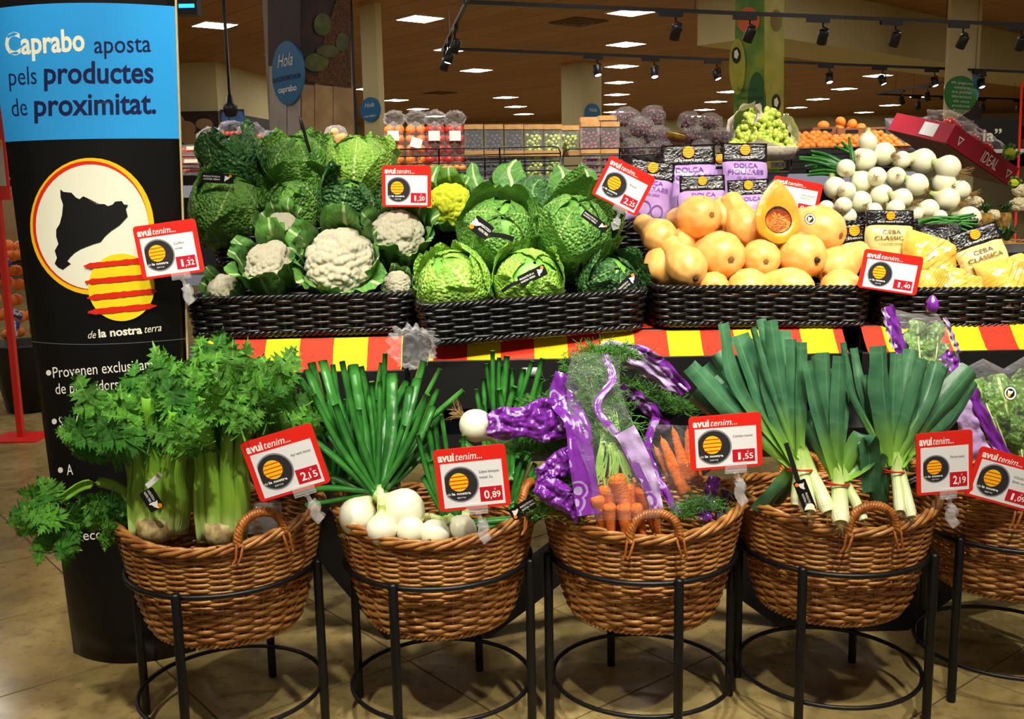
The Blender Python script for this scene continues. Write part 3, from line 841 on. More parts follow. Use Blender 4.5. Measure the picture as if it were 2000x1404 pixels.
# ------------------------------------------------------------------ price signs and tags
def rrect(w, h, r, n=5):
    pts = []
    for cx, cy, a0 in ((w / 2 - r, h / 2 - r, 0), (-w / 2 + r, h / 2 - r, PI / 2), (-w / 2 + r, -h / 2 + r, PI), (w / 2 - r, -h / 2 + r, -PI / 2)):
        for a in np.linspace(a0, a0 + PI / 2, n): pts.append((cx + r * math.cos(a), cy + r * math.sin(a)))
    return pts
def circ(cx, cy, r, n=36, clipx=None):
    p = [(cx + r * math.cos(a), cy + r * math.sin(a)) for a in np.linspace(0, 2 * PI, n, endpoint=False)]
    if clipx is not None: p = [(max(x, clipx), y) for x, y in p]
    return p
def quad_frame(tl, tr, br, bl, Y, lean=0.0):
    a, b, c, d = [P(q[0], q[1], Y=Y) for q in (tl, tr, br, bl)]
    X = unit((b - a) + (c - d)); Yv = (a - d) + (b - c); Yv = unit(Yv - X * np.dot(X, Yv)); Zv = np.cross(X, Yv)
    w_ = (np.linalg.norm(b - a) + np.linalg.norm(c - d)) / 2; h_ = (np.linalg.norm(a - d) + np.linalg.norm(b - c)) / 2
    return axes((a + b + c + d) / 4, X, Yv, Zv) @ RX(lean), w_, h_
M_['halo'] = mat('grey_logo_halo', '#8a8a90', .4)
def sign(label, tl, tr, br, bl, Y, price, lines, clip=None, lean=0.0, logo=True):
    M, w_, h_ = quad_frame(tl, tr, br, bl, Y, lean)
    t = thing('price_sign', label, 'price sign', M, 'red framed price signs')
    obj('frame', MB().plate(rrect(w_, h_, .055 * w_), -.0035, 0), M_['red'], t, False)
    f = lambda x, y, z=.0006: ((x - .5) * w_, (.5 - y) * h_, z)
    def rect(x0, y0, x1, y1): return [f(x0, y1)[:2], f(x1, y1)[:2], f(x1, y0)[:2], f(x0, y0)[:2]]
    obj('insert', MB().plate(rect(.075, .235, .925, .955), -.001, .0006), M_['paper'], t, False)
    text_to(lambda x, y: f(x, y, .0005), 'avui', M_['white'], t, .055, .195, .28, .195, .135, .035, 0)
    text_to(lambda x, y: f(x, y, .0005), 'tenim...', M_['white'], t, .30, .195, .665, .195, .12, .004, .3)
    if logo:
        cx, cy = (.33 - .5) * w_, (.5 - .585) * h_
        cl = (.115 - .5) * w_; rr = .235 * w_
        if rr > .30 * h_: rr = .30 * h_
        obj('logo_halo', MB().plate(circ(cx, cy, rr * 1.09, 36, cl), 0, .0009), M_['halo'], t, False)
        lg = obj('logo_disc', MB().plate(circ(cx, cy, rr, 36, cl), 0, .0013), M_['darkink'], t, False)
        sx, sy, sr = cx - .02 * w_, cy + .14 * rr, rr * .56
        obj('sun', MB().plate(circ(sx, sy, sr), 0, .0018), M_['yellow'], lg, False)
        for k in range(4):
            yy = sy + sr * (.62 - k * .42); hw = math.sqrt(max(.05, 1 - (.62 - k * .42) ** 2)) * sr * 1.08
            obj('stripe', MB().plate([(sx - hw, yy - .06 * sr), (sx + hw, yy - .01 * sr), (sx + hw, yy + .07 * sr), (sx - hw, yy + .02 * sr)], 0, .0023), M_['redink'], lg, False)
        ll = lambda x, y: (x, -y, .0018)
        text_to(ll, 'de', M_['white'], lg, cx - .86 * rr, -(cy - .62 * rr), cx - .62 * rr, -(cy - .62 * rr), .14 * rr, 0, .3)
        text_to(ll, 'la nostra', M_['white'], lg, cx - .56 * rr, -(cy - .62 * rr), cx + .55 * rr, -(cy - .62 * rr), .16 * rr, .03, 0)
        text_to(ll, 'terra', M_['white'], lg, cx - .28 * rr, -(cy - .85 * rr), cx + .22 * rr, -(cy - .85 * rr), .13 * rr, 0, .3)
    for i, s in enumerate(lines):
        text_to(lambda x, y: f(x, y, .0012), s, M_['greyink'], t, .60, .43 + i * .09, .60 + min(.28, .021 * len(s)), .43 + i * .09, .045)
    if price:
        pb = obj('price_box', MB().plate(rect(.585, .66, .895, .895), 0, .0012), M_['pricered'], t, False)
        a, b = price.split(',')
        g = lambda x, y: f(x, y, .002)
        text_to(g, a, M_['white'], pb, .64 if a != '1' else .66, .85, .715 if a != '1' else .695, .85, .135, .02)
        text_to(g, ',', M_['white'], pb, .725, .85, .742, .85, .12, .02)
        text_to(g, b, M_['white'], pb, .755, .845, .87, .84, .105, .015)
        text_to(g, '€', M_['white'], pb, .785, .725, .81, .725, .035, .0)
    if clip is not None:
        cx, L = clip            # where along the lower edge, and how far down it hangs (m)
        x = (cx - .5) * w_; y = -h_ / 2
        b = MB(); b.box((x, y + .004, .004), (.30 * w_, .022, .003)); b.box((x, y + .004, -.006), (.30 * w_, .022, .003)); b.box((x, y - .010, -.001), (.30 * w_, .006, .012))
        cl = obj('clip', b, M_['clear'], t, False)
        b = MB().tube([(x, y - .012, 0), (x + .004, y - .02, 0), (x + .005, y - .034, 0)], [.007, .005, .006], 8)
        obj('ball_joint', b, M_['clear'], cl)
        b = MB(); p = bez([(x + .005, y - .034, .006), (x + .012, y - .05, .010), (x + .006, y - .034 - L * .6, .004), (x + .018, y - .034 - L, .010)], 12)
        ribbon(b, p, np.full(12, .024), (1, 0, 0), 0, 0, 1, 3); ribbon(b, p * np.array([1, 1, -1]), np.full(12, .024), (1, 0, 0), 0, 0, 1, 3)
        cj = obj('clamp_jaw', b, M_['clear'], cl); md = cj.modifiers.new('s', 'SOLIDIFY'); md.thickness = .003
    return t
def black_tag(label, x, y, wpx, hpx, Y, rot, flip=False, tail=None, lean=0):
    """black paper produce tag with a white map shape, an orange dot and two lines of lettering"""
    c = P(x, y, Y=Y); s = mpp(x, y, Y); w_, h_ = wpx * s, hpx * s
    M = axes(c, (1, 0, 0), (0, 0, 1), (0, -1, 0)) @ RZ(math.radians(rot)) @ RX(lean)
    t = thing('produce_tag', label, 'tag', M, 'black produce tags')
    obj('card', MB().plate(rrect(w_, h_, .12 * h_), -.0008, 0), M_['black'], t, False)
    k = h_ * .62; sx = -1 if flip else 1
    obj('map_mark', MB().plate([(sx * (-w_ * .30) + a * k, b * k) for a, b in MAP01], 0, .0006), M_['white'], t, False)
    obj('sun_mark', MB().plate(circ(sx * (-w_ * .40), (-.28 if not flip else .28) * h_, .15 * h_, 18), 0, .0009), M_['orangeink'], t, False)
    f = lambda a, b: (a, -b, .0006)
    x0, x1 = (-.08 * w_, .45 * w_) if not flip else (-.45 * w_, .08 * w_)
    text_to(f, 'PRODUCTE DE LA', M_['white'], t, x0, -.08 * h_, x1, -.08 * h_, .16 * h_, .01)
    text_to(f, 'NOSTRA TERRA', M_['white'], t, x0, .20 * h_, x1, .20 * h_, .16 * h_, .01)
    if tail:
        b = MB(); a0 = np.array([(.5 if not flip else .5) * w_ * tail[2], 0, -.001]); a1 = np.array([tail[0] * s, tail[1] * s, -.004])
        ribbon(b, bez([a0, (a0 + a1) / 2 + np.array([0, .004, .004]), a1], 8), np.full(8, h_ * .3), (a1 - a0)[[1, 0, 2]] * np.array([-1, 1, 0]), 0, 0, 1, 3)
        obj('band', b, M_['black'], t)
    return t

# ------------------------------------------------------------------ bags
def pillow(w_, h_, dep, seed, wr=.004, nu=26, nv=26, lumps=None, y0=None):
    """front and back sheets; returns builder and the front height function"""
    rg = random.Random(seed)
    def zf(x, y):
        u, v = 2 * x / w_, 2 * y / h_
        b = max(0, 1 - abs(u) ** 3.0) ** .7 * max(0, 1 - abs(v) ** 3.0) ** .7
        z = dep * b
        if lumps:
            for lx, ly, lr in lumps:
                d2 = ((x - lx) ** 2 + (y - ly) ** 2) / lr ** 2
                if d2 < 1: z = max(z, dep * .35 + lr * .9 * math.sqrt(1 - d2))
        q = Vector((x * 22 + seed, y * 22, seed * 1.7))
        z += wr * (noise.noise(q) + .6 * abs(noise.noise(q * 2.3))) * (1 if abs(u) < .98 and abs(v) < .98 else 0)
        return z
    F = np.zeros((nu, nv, 3)); B = np.zeros((nu, nv, 3))
    for i, x in enumerate(np.linspace(-w_ / 2, w_ / 2, nu)):
        for j, y in enumerate(np.linspace(-h_ / 2, h_ / 2, nv)):
            z = zf(x, y); ex = .012 * noise.noise(Vector((y * 14 + seed, 3, 1))) * (abs(2 * x / w_) ** 4)
            F[i, j] = (x + ex, y, z); B[i, j] = (x + ex, y, -z * .5 - .001)
    mb = MB().grid(F).grid(B[::-1])
    return mb, zf
M_['lilac'] = mat('lilac_bag_film', '#b48fd0', .25, .6, c2='#c6a8e0', ns=7, bump=(45, .35, .006))
M_['lilacdark'] = mat('purple_bag_print', '#7c4f9e', .3)
M_['bagblack'] = mat('black_bag_film', '#0c0c0e', .18, .8, bump=(120, .45, .008))
M_['bagyellow'] = mat('yellow_bag_film', '#e2b23c', .22, .6, c2='#f0cd6a', ns=9, bump=(50, .4, .008))
M_['bagcream'] = mat('cream_bag_print', '#ead98c', .28, .5, bump=(40, .3, .006))
M_['brownink'] = mat('brown_bag_print', '#6e4a18', .4)
def veg_bag(name, label, cat, tl, tr, br, bl, Y, hfrac, body, ink, lines, seed, dep=.035, group=None, lean=-.15, lumps=None, text='de la nostra terra', art=True):
    M, w_, h_ = quad_frame(tl, tr, br, bl, Y, lean)
    t = thing(name, label, cat, M, group)
    hh = h_ * hfrac; bh = h_ - hh
    mb, zf = pillow(w_, bh, dep, seed, lumps=lumps)
    b = obj('body', mb, M_[body], t, M=TR(0, -hh / 2, 0))
    g = np.zeros((14, 7, 3))
    for i, x in enumerate(np.linspace(-w_ / 2, w_ / 2, 14)):
        for j, y in enumerate(np.linspace(0, hh + .006, 7)):
            g[i, j] = (x, h_ / 2 - hh - .006 + y, .006 + .003 * noise.noise(Vector((x * 30, y * 30, seed))) - .004 * (j / 6))
    hd = obj('header', MB().grid(g), M_['bagblack'], t)
    md = hd.modifiers.new('s', 'SOLIDIFY'); md.thickness = .002
    sr = hh * .30; cy = h_ / 2 - hh * .40
    lg = obj('sun_logo', MB().plate(circ(0, cy, sr, 24), .004, .0115), M_['yellow'], t, False)
    for k in range(4):
        yy = cy + sr * (.6 - k * .4)
        obj('stripe', MB().plate([(-sr, yy - .05 * sr), (sr, yy - .03 * sr), (sr, yy + .05 * sr), (-sr, yy + .03 * sr)], .004, .0122), M_['redink'], lg, False)
    f2 = lambda x, y: (x, -y, .0115)
    text_to(f2, text, M_['white'], t, -.27 * w_, -(h_ / 2 - hh * .88), .27 * w_, -(h_ / 2 - hh * .88), hh * .16, .0, .1)
    f3 = lambda x, y: (x, -y, zf(x, -y + hh / 2) + .004)
    for s, yy, wd, ch in lines:
        text_to(f3, s, M_[ink], t, -wd / 2 * w_, (-.5 + yy) * h_, wd / 2 * w_, (-.5 + yy) * h_, ch * h_, .012)
    if art:   # large printed bulb shapes
        for k, (ax, ay, ar) in enumerate(((-.1, -.30, .16), (.2, -.33, .14))):
            g = np.array([[f3((ax + ar * r * math.cos(a)) * w_, -((ay + ar * .8 * r * math.sin(a)) * h_)) for a in np.linspace(0, 2 * PI, 25)] for r in (.86, 1.0)])
            obj('printed_bulb', MB().grid(g), M_[ink], t)
    return t

# ================================================================== upper display: cabbages on the rear left tray
up = (0, -.35, 1)
cabbage('dark green savoy cabbage at the top left of the stack beside the totem', 462, 322, 52, 3.80, (-.2, -.3, 1), 'savoydark', 11, .75, sq=1.1)
cabbage('round green savoy cabbage in the middle of the top row of the stack', 582, 326, 60, 3.82, (.1, -.5, .9), 'savoy', 12, .65)
cabbage('bright pale green savoy cabbage at the top right of the stack', 704, 328, 60, 3.80, (0, -.3, 1), 'savoylight', 13, .5)
cabbage('big mid-green savoy cabbage at the lower left of the stack', 448, 415, 72, 3.66, (.3, -.4, .8), 'savoy', 14, .5)
cabbage('small green savoy cabbage low in the stack behind the cauliflowers', 575, 408, 54, 3.66, (-.2, -.6, .8), 'savoy', 15, .6)
cabbage('dark-leaved savoy cabbage left of the sign priced 1,20', 678, 408, 56, 3.66, (.3, -.4, .9), 'savoydark', 16, .8)
# cauliflowers
fw = (0, -.85, .55)
cauliflower('white cauliflower at the left of the front tray with dark leaves round it', 530, 520, 53, 3.27, (-.1, -.7, .7), 3)
cauliflower('largest white cauliflower in the middle of the front tray', 664, 512, 68, 3.26, (0, -.85, .5), 4)
cauliflower('bright white cauliflower at the right of the tray below the 1,20 sign', 776, 462, 54, 3.44, (.1, -.75, .65), 5)
cauliflower('small white cauliflower half hidden behind two larger ones', 548, 448, 36, 3.46, (-.1, -.6, .7), 6)
cauliflower('cream cauliflower low at the left corner of the tray in shade', 438, 568, 34, 3.24, (-.3, -.8, .5), 7, nl=6)
cauliflower('small white cauliflower at the right corner of the tray', 776, 554, 26, 3.25, (.2, -.8, .5), 8, nl=7)
cauliflower('yellow cauliflower with tall leaves left of the black-tagged cabbage', 878, 402, 46, 3.56, (-.1, -.85, .5), 9, True, 7, 1.1)
cauliflower('small yellow cauliflower in the middle of the rear row', 990, 374, 30, 3.68, (0, -.8, .6), 10, True, 7, 1.5)
cauliflower('small yellow cauliflower at the right of the rear row', 1112, 388, 34, 3.66, (.1, -.8, .6), 13, True, 7, 1.4)
# cabbages of the front tray
cabbage('round pale green cabbage at the front left corner of the cabbage tray', 886, 556, 66, 3.22, (-.3, -.5, .8), 'savoylight', 21, .3)
cabbage('big savoy cabbage with a black tag and band round it', 974, 462, 72, 3.38, (.1, -.8, .55), 'savoy', 22, .6)
cabbage('tall savoy cabbage with dark upright outer leaves at the right', 1118, 462, 74, 3.38, (.15, -.6, .8), 'savoy', 23, .75, sq=1.12)
cabbage('pale green savoy cabbage in the front of the tray with a black tag', 1032, 552, 64, 3.24, (.2, -.7, .7), 'savoylight', 24, .4)
cabbage('dark crinkled cabbage at the front right corner of the cabbage tray', 1190, 556, 56, 3.28, (.3, -.7, .6), 'savoydark', 25, .7)
def loose_leaf(label, pts, wpx, Y, m='cauleaf', seed=0, dY=.04, cup=-.2):
    q = [P(x, y, Y=Y + dY * i) for i, (x, y) in enumerate(pts)]
    s = mpp(pts[0][0], pts[0][1], Y); mb = MB()
    ribbon(mb, bez(q, 18) - q[0], wpx * s * leafw(18, .55, .3, .22), (1, .2, .15), cup, .006, 3, 9, seed, .012)
    return tag(obj('cabbage_leaf', mb, M_[m], M=TR(*q[0])), label, 'leaf')
for i, (pts, w_, lab) in enumerate((([(848, 440), (842, 390), (846, 345), (858, 322)], 50, 'upright cauliflower leaf at the left end of the rear row'),
        ([(945, 430), (938, 380), (926, 345), (922, 318)], 34, 'narrow upright leaf right of the yellow cauliflower'),
        ([(1000, 400), (1000, 360), (994, 330), (1010, 312)], 66, 'broad upright leaf above the middle yellow cauliflower'),
        ([(1095, 420), (1098, 370), (1100, 340), (1090, 322)], 56, 'broad upright leaf above the right yellow cauliflower'),
        ([(1150, 420), (1160, 380), (1150, 345), (1136, 320)], 44, 'pale-ribbed leaf standing at the right of the rear row'),
        ([(1060, 440), (1050, 400), (1040, 370), (1060, 345)], 100, 'large dark leaf behind the two big savoy cabbages'))):
    loose_leaf(lab, pts, w_, 3.56 if i != 5 else 3.45, 'cauleaf' if i != 5 else 'savoydark', i)
black_tag('black produce tag hanging upside down on the cabbage beside the totem', 425, 348, 62, 19, 3.52, -4, True)
black_tag('black produce tag on the big cabbage in the front tray', 940, 445, 42, 32, 3.20, -38, tail=(64, 20, 1))
black_tag('black produce tag slanting over the pale cabbage in front', 1040, 538, 58, 22, 3.10, 25, True, tail=(-68, -2, -1))
black_tag('black produce tag on the tall cabbage at the right', 1162, 432, 58, 17, 3.18, -36, True)
black_tag('black produce tag on the dark cabbage at the tray corner', 1226, 554, 46, 22, 3.14, 42, True)

tag(obj('table_sticker', MB().box((0, 0, 0), (.06, .001, .03)), M_['halo'], M=TR(*P(1040, 727, Y=3.083))), 'torn grey sticker on the front of the long black table', 'sticker')
# ================================================================== squashes
for i, (x, y, r, Y, d, st, sh, lab) in enumerate((
        (1366, 424, 43, 3.42, (-.35, .8, -.1), 0, 0, 'butternut squash on top of the pile left of the cut one'),
        (1408, 425, 36, 3.50, (.2, .8, .5), 0, 1, 'butternut squash behind the topmost one, showing its side'),
        (1458, 448, 38, 3.42, (-.3, .5, .7), 0, 0, 'butternut squash standing on end beside the cut one'),
        (1290, 463, 35, 3.38, (-.4, .8, .35), 0, 0, 'small butternut squash at the left top of the pile'),
        (1300, 520, 44, 3.36, (.5, .5, .55), 0, 0, 'butternut squash lying on its side at the left end'),
        (1342, 522, 40, 3.24, (-.25, .75, .45), 1, 0, 'butternut squash with a dark stem at the front left'),
        (1408, 500, 48, 3.30, (-.2, .9, .1), 0, 0, 'large butternut squash at the centre of the pile'),
        (1487, 505, 38, 3.30, (0, .9, .1), 0, 0, 'butternut squash below the cut one'),
        (1568, 500, 46, 3.30, (-.3, .85, .1), 1, 0, 'large butternut squash with a dry stem right of centre'),
        (1602, 450, 48, 3.40, (-.6, .7, .2), 0, 0, 'big butternut squash with a round black sticker'),
        (1634, 522, 40, 3.30, (.7, .5, .3), 0, 0, 'butternut squash at the right end of the middle row'),
        (1394, 560, 30, 3.22, (.1, .9, -.1), 0, 1, 'small butternut squash low at the front edge, leftmost'),
        (1462, 566, 42, 3.23, (.1, .9, .1), 0, 1, 'butternut squash peeping over the tray rim in the middle'),
        (1545, 566, 44, 3.23, (-.8, .5, .1), 0, 0, 'butternut squash lying along the tray rim with its neck left'),
        (1642, 568, 42, 3.23, (.3, .9, .1), 0, 1, 'butternut squash at the right end of the tray rim'))):
    squash(lab, x, y, r, Y, d, st, sh, i * 1.3)
# the cut half squash in film
def cut_squash():
    c = P(1520, 425, Y=3.30); s = mpp(1520, 425, 3.30)
    R = 50 * s
    M = axes(c, unit((1, .15, -.05)), unit((.02, .25, 1)), unit((.1, -1, .25)))
    t = thing('cut_squash', 'halved orange butternut squash wrapped in clear film on the pile', 'squash', M)
    A = np.linspace(0, 2 * PI, 49)
    def outl(a):
        x, y = math.cos(a), math.sin(a)
        r = 1.0 if y < 0 else 1.0 + .0 * y
        top = max(0, y)
        return np.array([R * .92 * x * (1 - .28 * top), R * (1.0 * y if y < 0 else 1.45 * y) + .03 * R * math.sin(5 * a), 0])
    skin = np.array([[outl(a) * np.array([math.cos(p), 1 - .12 * math.sin(p), 0]) + np.array([0, 0, -R * .8 * math.sin(p)]) for a in A] for p in np.linspace(0, PI / 2, 10)])
    obj('skin', MB().grid(skin), M_['squash'], t)
    def cav(a, k, z): return np.array([R * .46 * math.cos(a) * k, R * (.42 * math.sin(a) * k - .12), z])
    rings = [[outl(a) for a in A]] + [[outl(a) * (1 - q) + cav(a, 1.1, 0) * q + np.array([0, 0, .05 * R * math.sin(q * PI)]) for a in A] for q in (.15, .4, .65, .9)]
    obj('flesh', MB().grid(np.array(rings)), M_['flesh'], t)
    obj('cavity', MB().grid(np.array([[cav(a, 1.1 * math.cos(p), -.32 * R * math.sin(p)) for a in A] for p in np.linspace(0, PI / 2 - .02, 7)])), M_['fibre'], t)
    rg = random.Random(4); mb = MB()
    for i in range(26):
        a, b = rg.uniform(0, 6.28), rg.uniform(.2, 1.0)
        p = cav(a, b, -.1 * R); q = cav(a + rg.uniform(.3, 1.2), b * .6, -.02 * R)
        mb.tube(bez([p, (p + q) / 2 + np.array([0, 0, .1 * R]), q], 7), .028 * R, 5)
    obj('seed_fibres', mb, M_['fibre'], t, stuff=True)
    wrap = np.array([[outl(a) * k * np.array([1.03, 1.02, 0]) + np.array([0, 0, zz * R + .012 * R * math.sin(7 * a)]) for a in A] for k, zz in ((1.02, -.25), (1.03, -.05), (.95, .08), (.6, .13), (.25, .11), (.02, .10))])
    obj('film', MB().grid(wrap), film('tight_wrap_film', '#ffffff', .01, .05, (30, .6), .10), t)
cut_squash()
def sticker(label, x, y, r, Y):
    c = P(x, y, Y=Y); s = mpp(x, y, Y)
    t = thing('round_sticker', label, 'sticker', axes(c, unit((1, .2, 0)), unit((0, .2, 1)), unit((.15, -1, .2))))
    obj('disc', MB().plate(circ(0, 0, r * s, 28), -.0005, .0003), M_['black'], t, False)
    obj('ring', MB().grid(np.array([[(q * r * s * math.cos(a), q * r * s * math.sin(a), .0008) for a in np.linspace(0, 2 * PI, 33)] for q in (.66, .9)])), M_['white'], t)
    obj('map_mark', MB().plate([(a * r * s * .95, b * r * s * .95) for a, b in MAP01], 0, .0012), M_['white'], t, False)
    obj('sun_mark', MB().plate(circ(-.25 * r * s, -.25 * r * s, .22 * r * s, 14), 0, .0016), M_['yellow'], t, False)
sticker('round black and white sticker on the big squash', 1582, 428, 11, 3.255)

# ================================================================== lilac bags
fig = [('DOLÇA', .40, .52, .075), ('FIGUERES', .50, .80, .07), ('5% de salut', .58, .42, .04)]
veg_bag('vegetable_bag', 'lilac and black bag of sweet onions standing at the back left', 'bag', (1290, 284), (1396, 280), (1400, 420), (1296, 424), 3.72, .27, 'lilac', 'lilacdark', fig, 1)
veg_bag('vegetable_bag', 'lilac and black bag of sweet onions standing at the back right', 'bag', (1412, 278), (1492, 280), (1502, 405), (1408, 405), 3.70, .27, 'lilac', 'lilacdark', fig, 2)
veg_bag('vegetable_bag', 'lilac and black bag partly hidden between the two rear ones', 'bag', (1380, 300), (1432, 296), (1440, 410), (1380, 412), 3.78, .27, 'lilac', 'lilacdark', [], 3, art=False)
veg_bag('vegetable_bag', 'lilac bag in the middle with its black header at sign height', 'bag', (1326, 344), (1413, 340), (1420, 450), (1330, 452), 3.60, .26, 'lilac', 'lilacdark', fig, 4)
veg_bag('vegetable_bag', 'lilac bag behind the cut squash', 'bag', (1420, 352), (1500, 348), (1506, 452), (1424, 456), 3.60, .28, 'lilac', 'lilacdark', [('DOLÇA', .42, .52, .08)], 5, art=False)
veg_bag('vegetable_bag', 'tilted lilac bag behind the sign priced 2,25', 'bag', (1216, 300), (1302, 328), (1318, 432), (1236, 436), 3.64, .28, 'lilac', 'lilacdark', fig, 6)

# ================================================================== heap of white onions
og = 'white onions heaped on the rear tray'
ons = [(1695, 278, 18, 1, 1, 'greenish onion at the very top of the heap'), (1727, 301, 23, 0, 1, 'big round onion just under the top one'), (1686, 312, 25, 0, 0, 'large bright onion high at the left of the heap'),
       (1652, 329, 18, 0, 0, 'small onion at the upper left edge of the heap'), (1762, 313, 18, 1, 0, 'onion in the top row with its brown root end showing'), (1804, 315, 25, 2, 0, 'long pale onion at the upper right of the heap'),
       (1853, 327, 24, 1, 1, 'onion with wild root hairs at the top right edge'), (1683, 356, 22, 1, 0, 'onion at the heart of the heap, root end to the front'), (1750, 346, 20, 0, 0, 'onion in the second row centre'),
       (1792, 361, 22, 0, 0, 'round bright onion in the second row at the right'), (1845, 358, 23, 0, 0, 'round onion in the second row near the right edge'), (1631, 368, 22, 1, 1, 'onion at the left edge above the hanging roots'),
       (1653, 373, 18, 0, 0, 'small onion in front of the leftmost one'), (1722, 382, 22, 1, 0, 'big onion in the middle row centre'), (1681, 395, 22, 0, 0, 'bright onion in the middle row at the left'),
       (1763, 388, 20, 1, 1, 'onion in the middle row with trailing roots'), (1852, 390, 23, 1, 1, 'onion in the middle row at the right with a bushy root end'), (1815, 409, 20, 0, 0, 'small round bright onion low at the right'),
       (1647, 402, 17, 0, 0, 'small onion low at the left'), (1654, 424, 19, 1, 0, 'onion at the bottom left behind the squash'), (1613, 407, 16, 0, 0, 'half hidden onion at the bottom left corner'),
       (1750, 408, 18, 0, 0, 'onion just above the black bag header'), (1893, 427, 24, 0, 0, 'onion lying apart at the lower right among leaves'), (1787, 419, 16, 1, 1, 'small onion with brown roots right of the bag header'),
       (1836, 424, 14, 0, 0, 'tiny onion low between two larger ones'), (1876, 372, 20, 1, 1, 'onion behind the right edge with hanging roots'), (1707, 413, 17, 0, 0, 'onion at the bottom row centre left'), (1712, 345, 19, 0, 0, 'onion tucked in the second row left of centre')]
for i, (x, y, r, ro, rt, lab) in enumerate(ons):
    rg = random.Random(i + 50)
    Y = 3.62 + (440 - y) * .0014 - (.05 if i % 3 == 0 else 0)
    d = (rg.uniform(-.7, .7), .8, rg.uniform(-.2, .5)) if ro == 0 else ((-.75, .5, .35) if x > 1740 else (rg.uniform(-.5, .5), .5, .6))
    if ro == 2: d = (-.8, .4, .3)
    if i == 0: d = (.1, .3, 1)
    onion(lab, x, y, r, Y, d, rt, og)
M_['onleaf'] = leafmat('spring_onion_leaf', '#1f5a24', '#3f8a34', '#4f9a44', 3, .1, (30, .15), .3, .08, .0, .3)
def px_tube(name, pts, Ys, r0, r1, m, parent=None, o=None, n=7, npts=12, flat=.8):
    q = np.array([P(x, y, Y=Yv) for (x, y), Yv in zip(pts, Ys)])
    s = mpp(pts[0][0], pts[0][1], Ys[0]); c = bez(q, npts)
    o = q[0] if o is None else o
    mb = MB().tube(c - o, np.linspace(r0 * s, r1 * s, npts), n, True, flat)
    return mb, q[0]
for i in range(15):
    rg = random.Random(i); y0 = rg.uniform(315, 352); x0 = rg.uniform(1635, 1650)
    x1 = rg.uniform(1555, 1600); y1 = y0 - rg.uniform(-6, 26)
    if i < 3: x0, y0, x1, y1 = 1690 - i * 12, 320, 1630 + i * 14, 285 - i * 8
    mb, o = px_tube('l', [(x0, y0), ((x0 + x1) / 2, (y0 + y1) / 2 - 4), (x1, y1)], (3.78, 3.8, 3.83), 7, 3, None)
    tag(obj('onion_leaf', mb, M_['onleaf'], M=TR(*o)), 'flat dark green onion leaf sticking out at the left of the heap', 'leaf', 'onion leaves left of the heap')
for i in range(16):
    rg = random.Random(i + 90); x0, y0 = rg.uniform(1790, 1830), rg.uniform(430, 455)
    mb, o = px_tube('l', [(x0, y0), (x0 + 35, y0 - 8), (x0 + rg.uniform(50, 90), y0 - rg.uniform(-14, 20))], (3.56, 3.54, 3.53), 6, 2.5, None)
    tag(obj('onion_leaf', mb, M_['onleaf'], M=TR(*o)), 'dark green onion leaf under the lower right end of the heap', 'leaf', 'onion leaves under the heap')

# ================================================================== yellow bags of onions
cl = [('CEBA', .42, .40, .07), ('CLÀSSICA', .53, .72, .07), ('Conservar ventilada', .61, .55, .03)]
veg_bag('onion_bag', 'yellow onion bag with black header standing behind the 1,40 sign', 'bag', (1684, 410), (1778, 412), (1786, 520), (1696, 520), 3.46, .25, 'bagcream', 'brownink', cl, 11, .03, lean=-.1, art=False)
veg_bag('onion_bag', 'yellow onion bag half hidden behind the squashes', 'bag', (1640, 440), (1690, 434), (1700, 512), (1646, 516), 3.50, .45, 'bagcream', 'brownink', [('CEBA', .62, .7, .1)], 12, .02, art=False)
veg_bag('onion_bag', 'tilted yellow onion bag with black header at the right', 'bag', (1854, 462), (1946, 432), (1985, 548), (1892, 578), 3.36, .26, 'bagcream', 'brownink', cl, 13, .03, lean=-.25, art=False)
lum = lambda w_, h_, n, r, sd: [(random.Random(sd + i).uniform(-w_ * .3, w_ * .3), random.Random(sd + i * 7).uniform(-h_ * .3, h_ * .3), r) for i in range(n)]
for i, (x, y, wpx, hpx, Y, rot, lab) in enumerate(((1815, 505, 110, 95, 3.40, -20, 'bulging yellow net bag of onions right of the 1,40 sign'), (1868, 560, 105, 60, 3.25, -12, 'yellow net bag of onions lying at the front edge'),
        (1965, 548, 110, 90, 3.30, 10, 'shiny yellow onion bag at the right front edge of the tray'), (1800, 562, 60, 60, 3.24, 15, 'yellow net bag squeezed beside the corner of the 1,40 sign'), (1990, 585, 120, 50, 3.22, 0, 'yellow bag low at the right end of the tray'))):
    s = mpp(x, y, Y); w_, h_ = wpx * s, hpx * s
    M = axes(P(x, y, Y=Y), (1, 0, 0), (0, .35, .93), (0, -.93, .35)) @ RZ(math.radians(rot))
    mb, _ = pillow(w_, h_, .045, 30 + i, .006, lumps=lum(w_, h_, 6, .038, i * 11))
    t = thing('onion_bag', lab, 'bag', M)
    obj('film', mb, M_['bagyellow'], t)
    nt = MB()
    for k in range(9):
        u = (k - 4) / 4.5 * w_ / 2
        nt.tube([(u + .01 * j, -h_ * .42 + h_ * .84 * j / 9, _(u + .01 * j - .04, -h_ * .42 + h_ * .84 * j / 9) + .003) for j in range(10)], .0009, 3, False)
    obj('netting', nt, mat('orange_net', '#c9821c', .5), t, stuff=True)
tag(obj('black_bag', pillow(.16, .13, .03, 77)[0], M_['bagblack'], M=axes(P(1835, 470, Y=3.46), (1, 0, 0), (0, .5, .87), (0, -.87, .5))), 'crumpled black bag top lying between the yellow onion bags', 'bag')

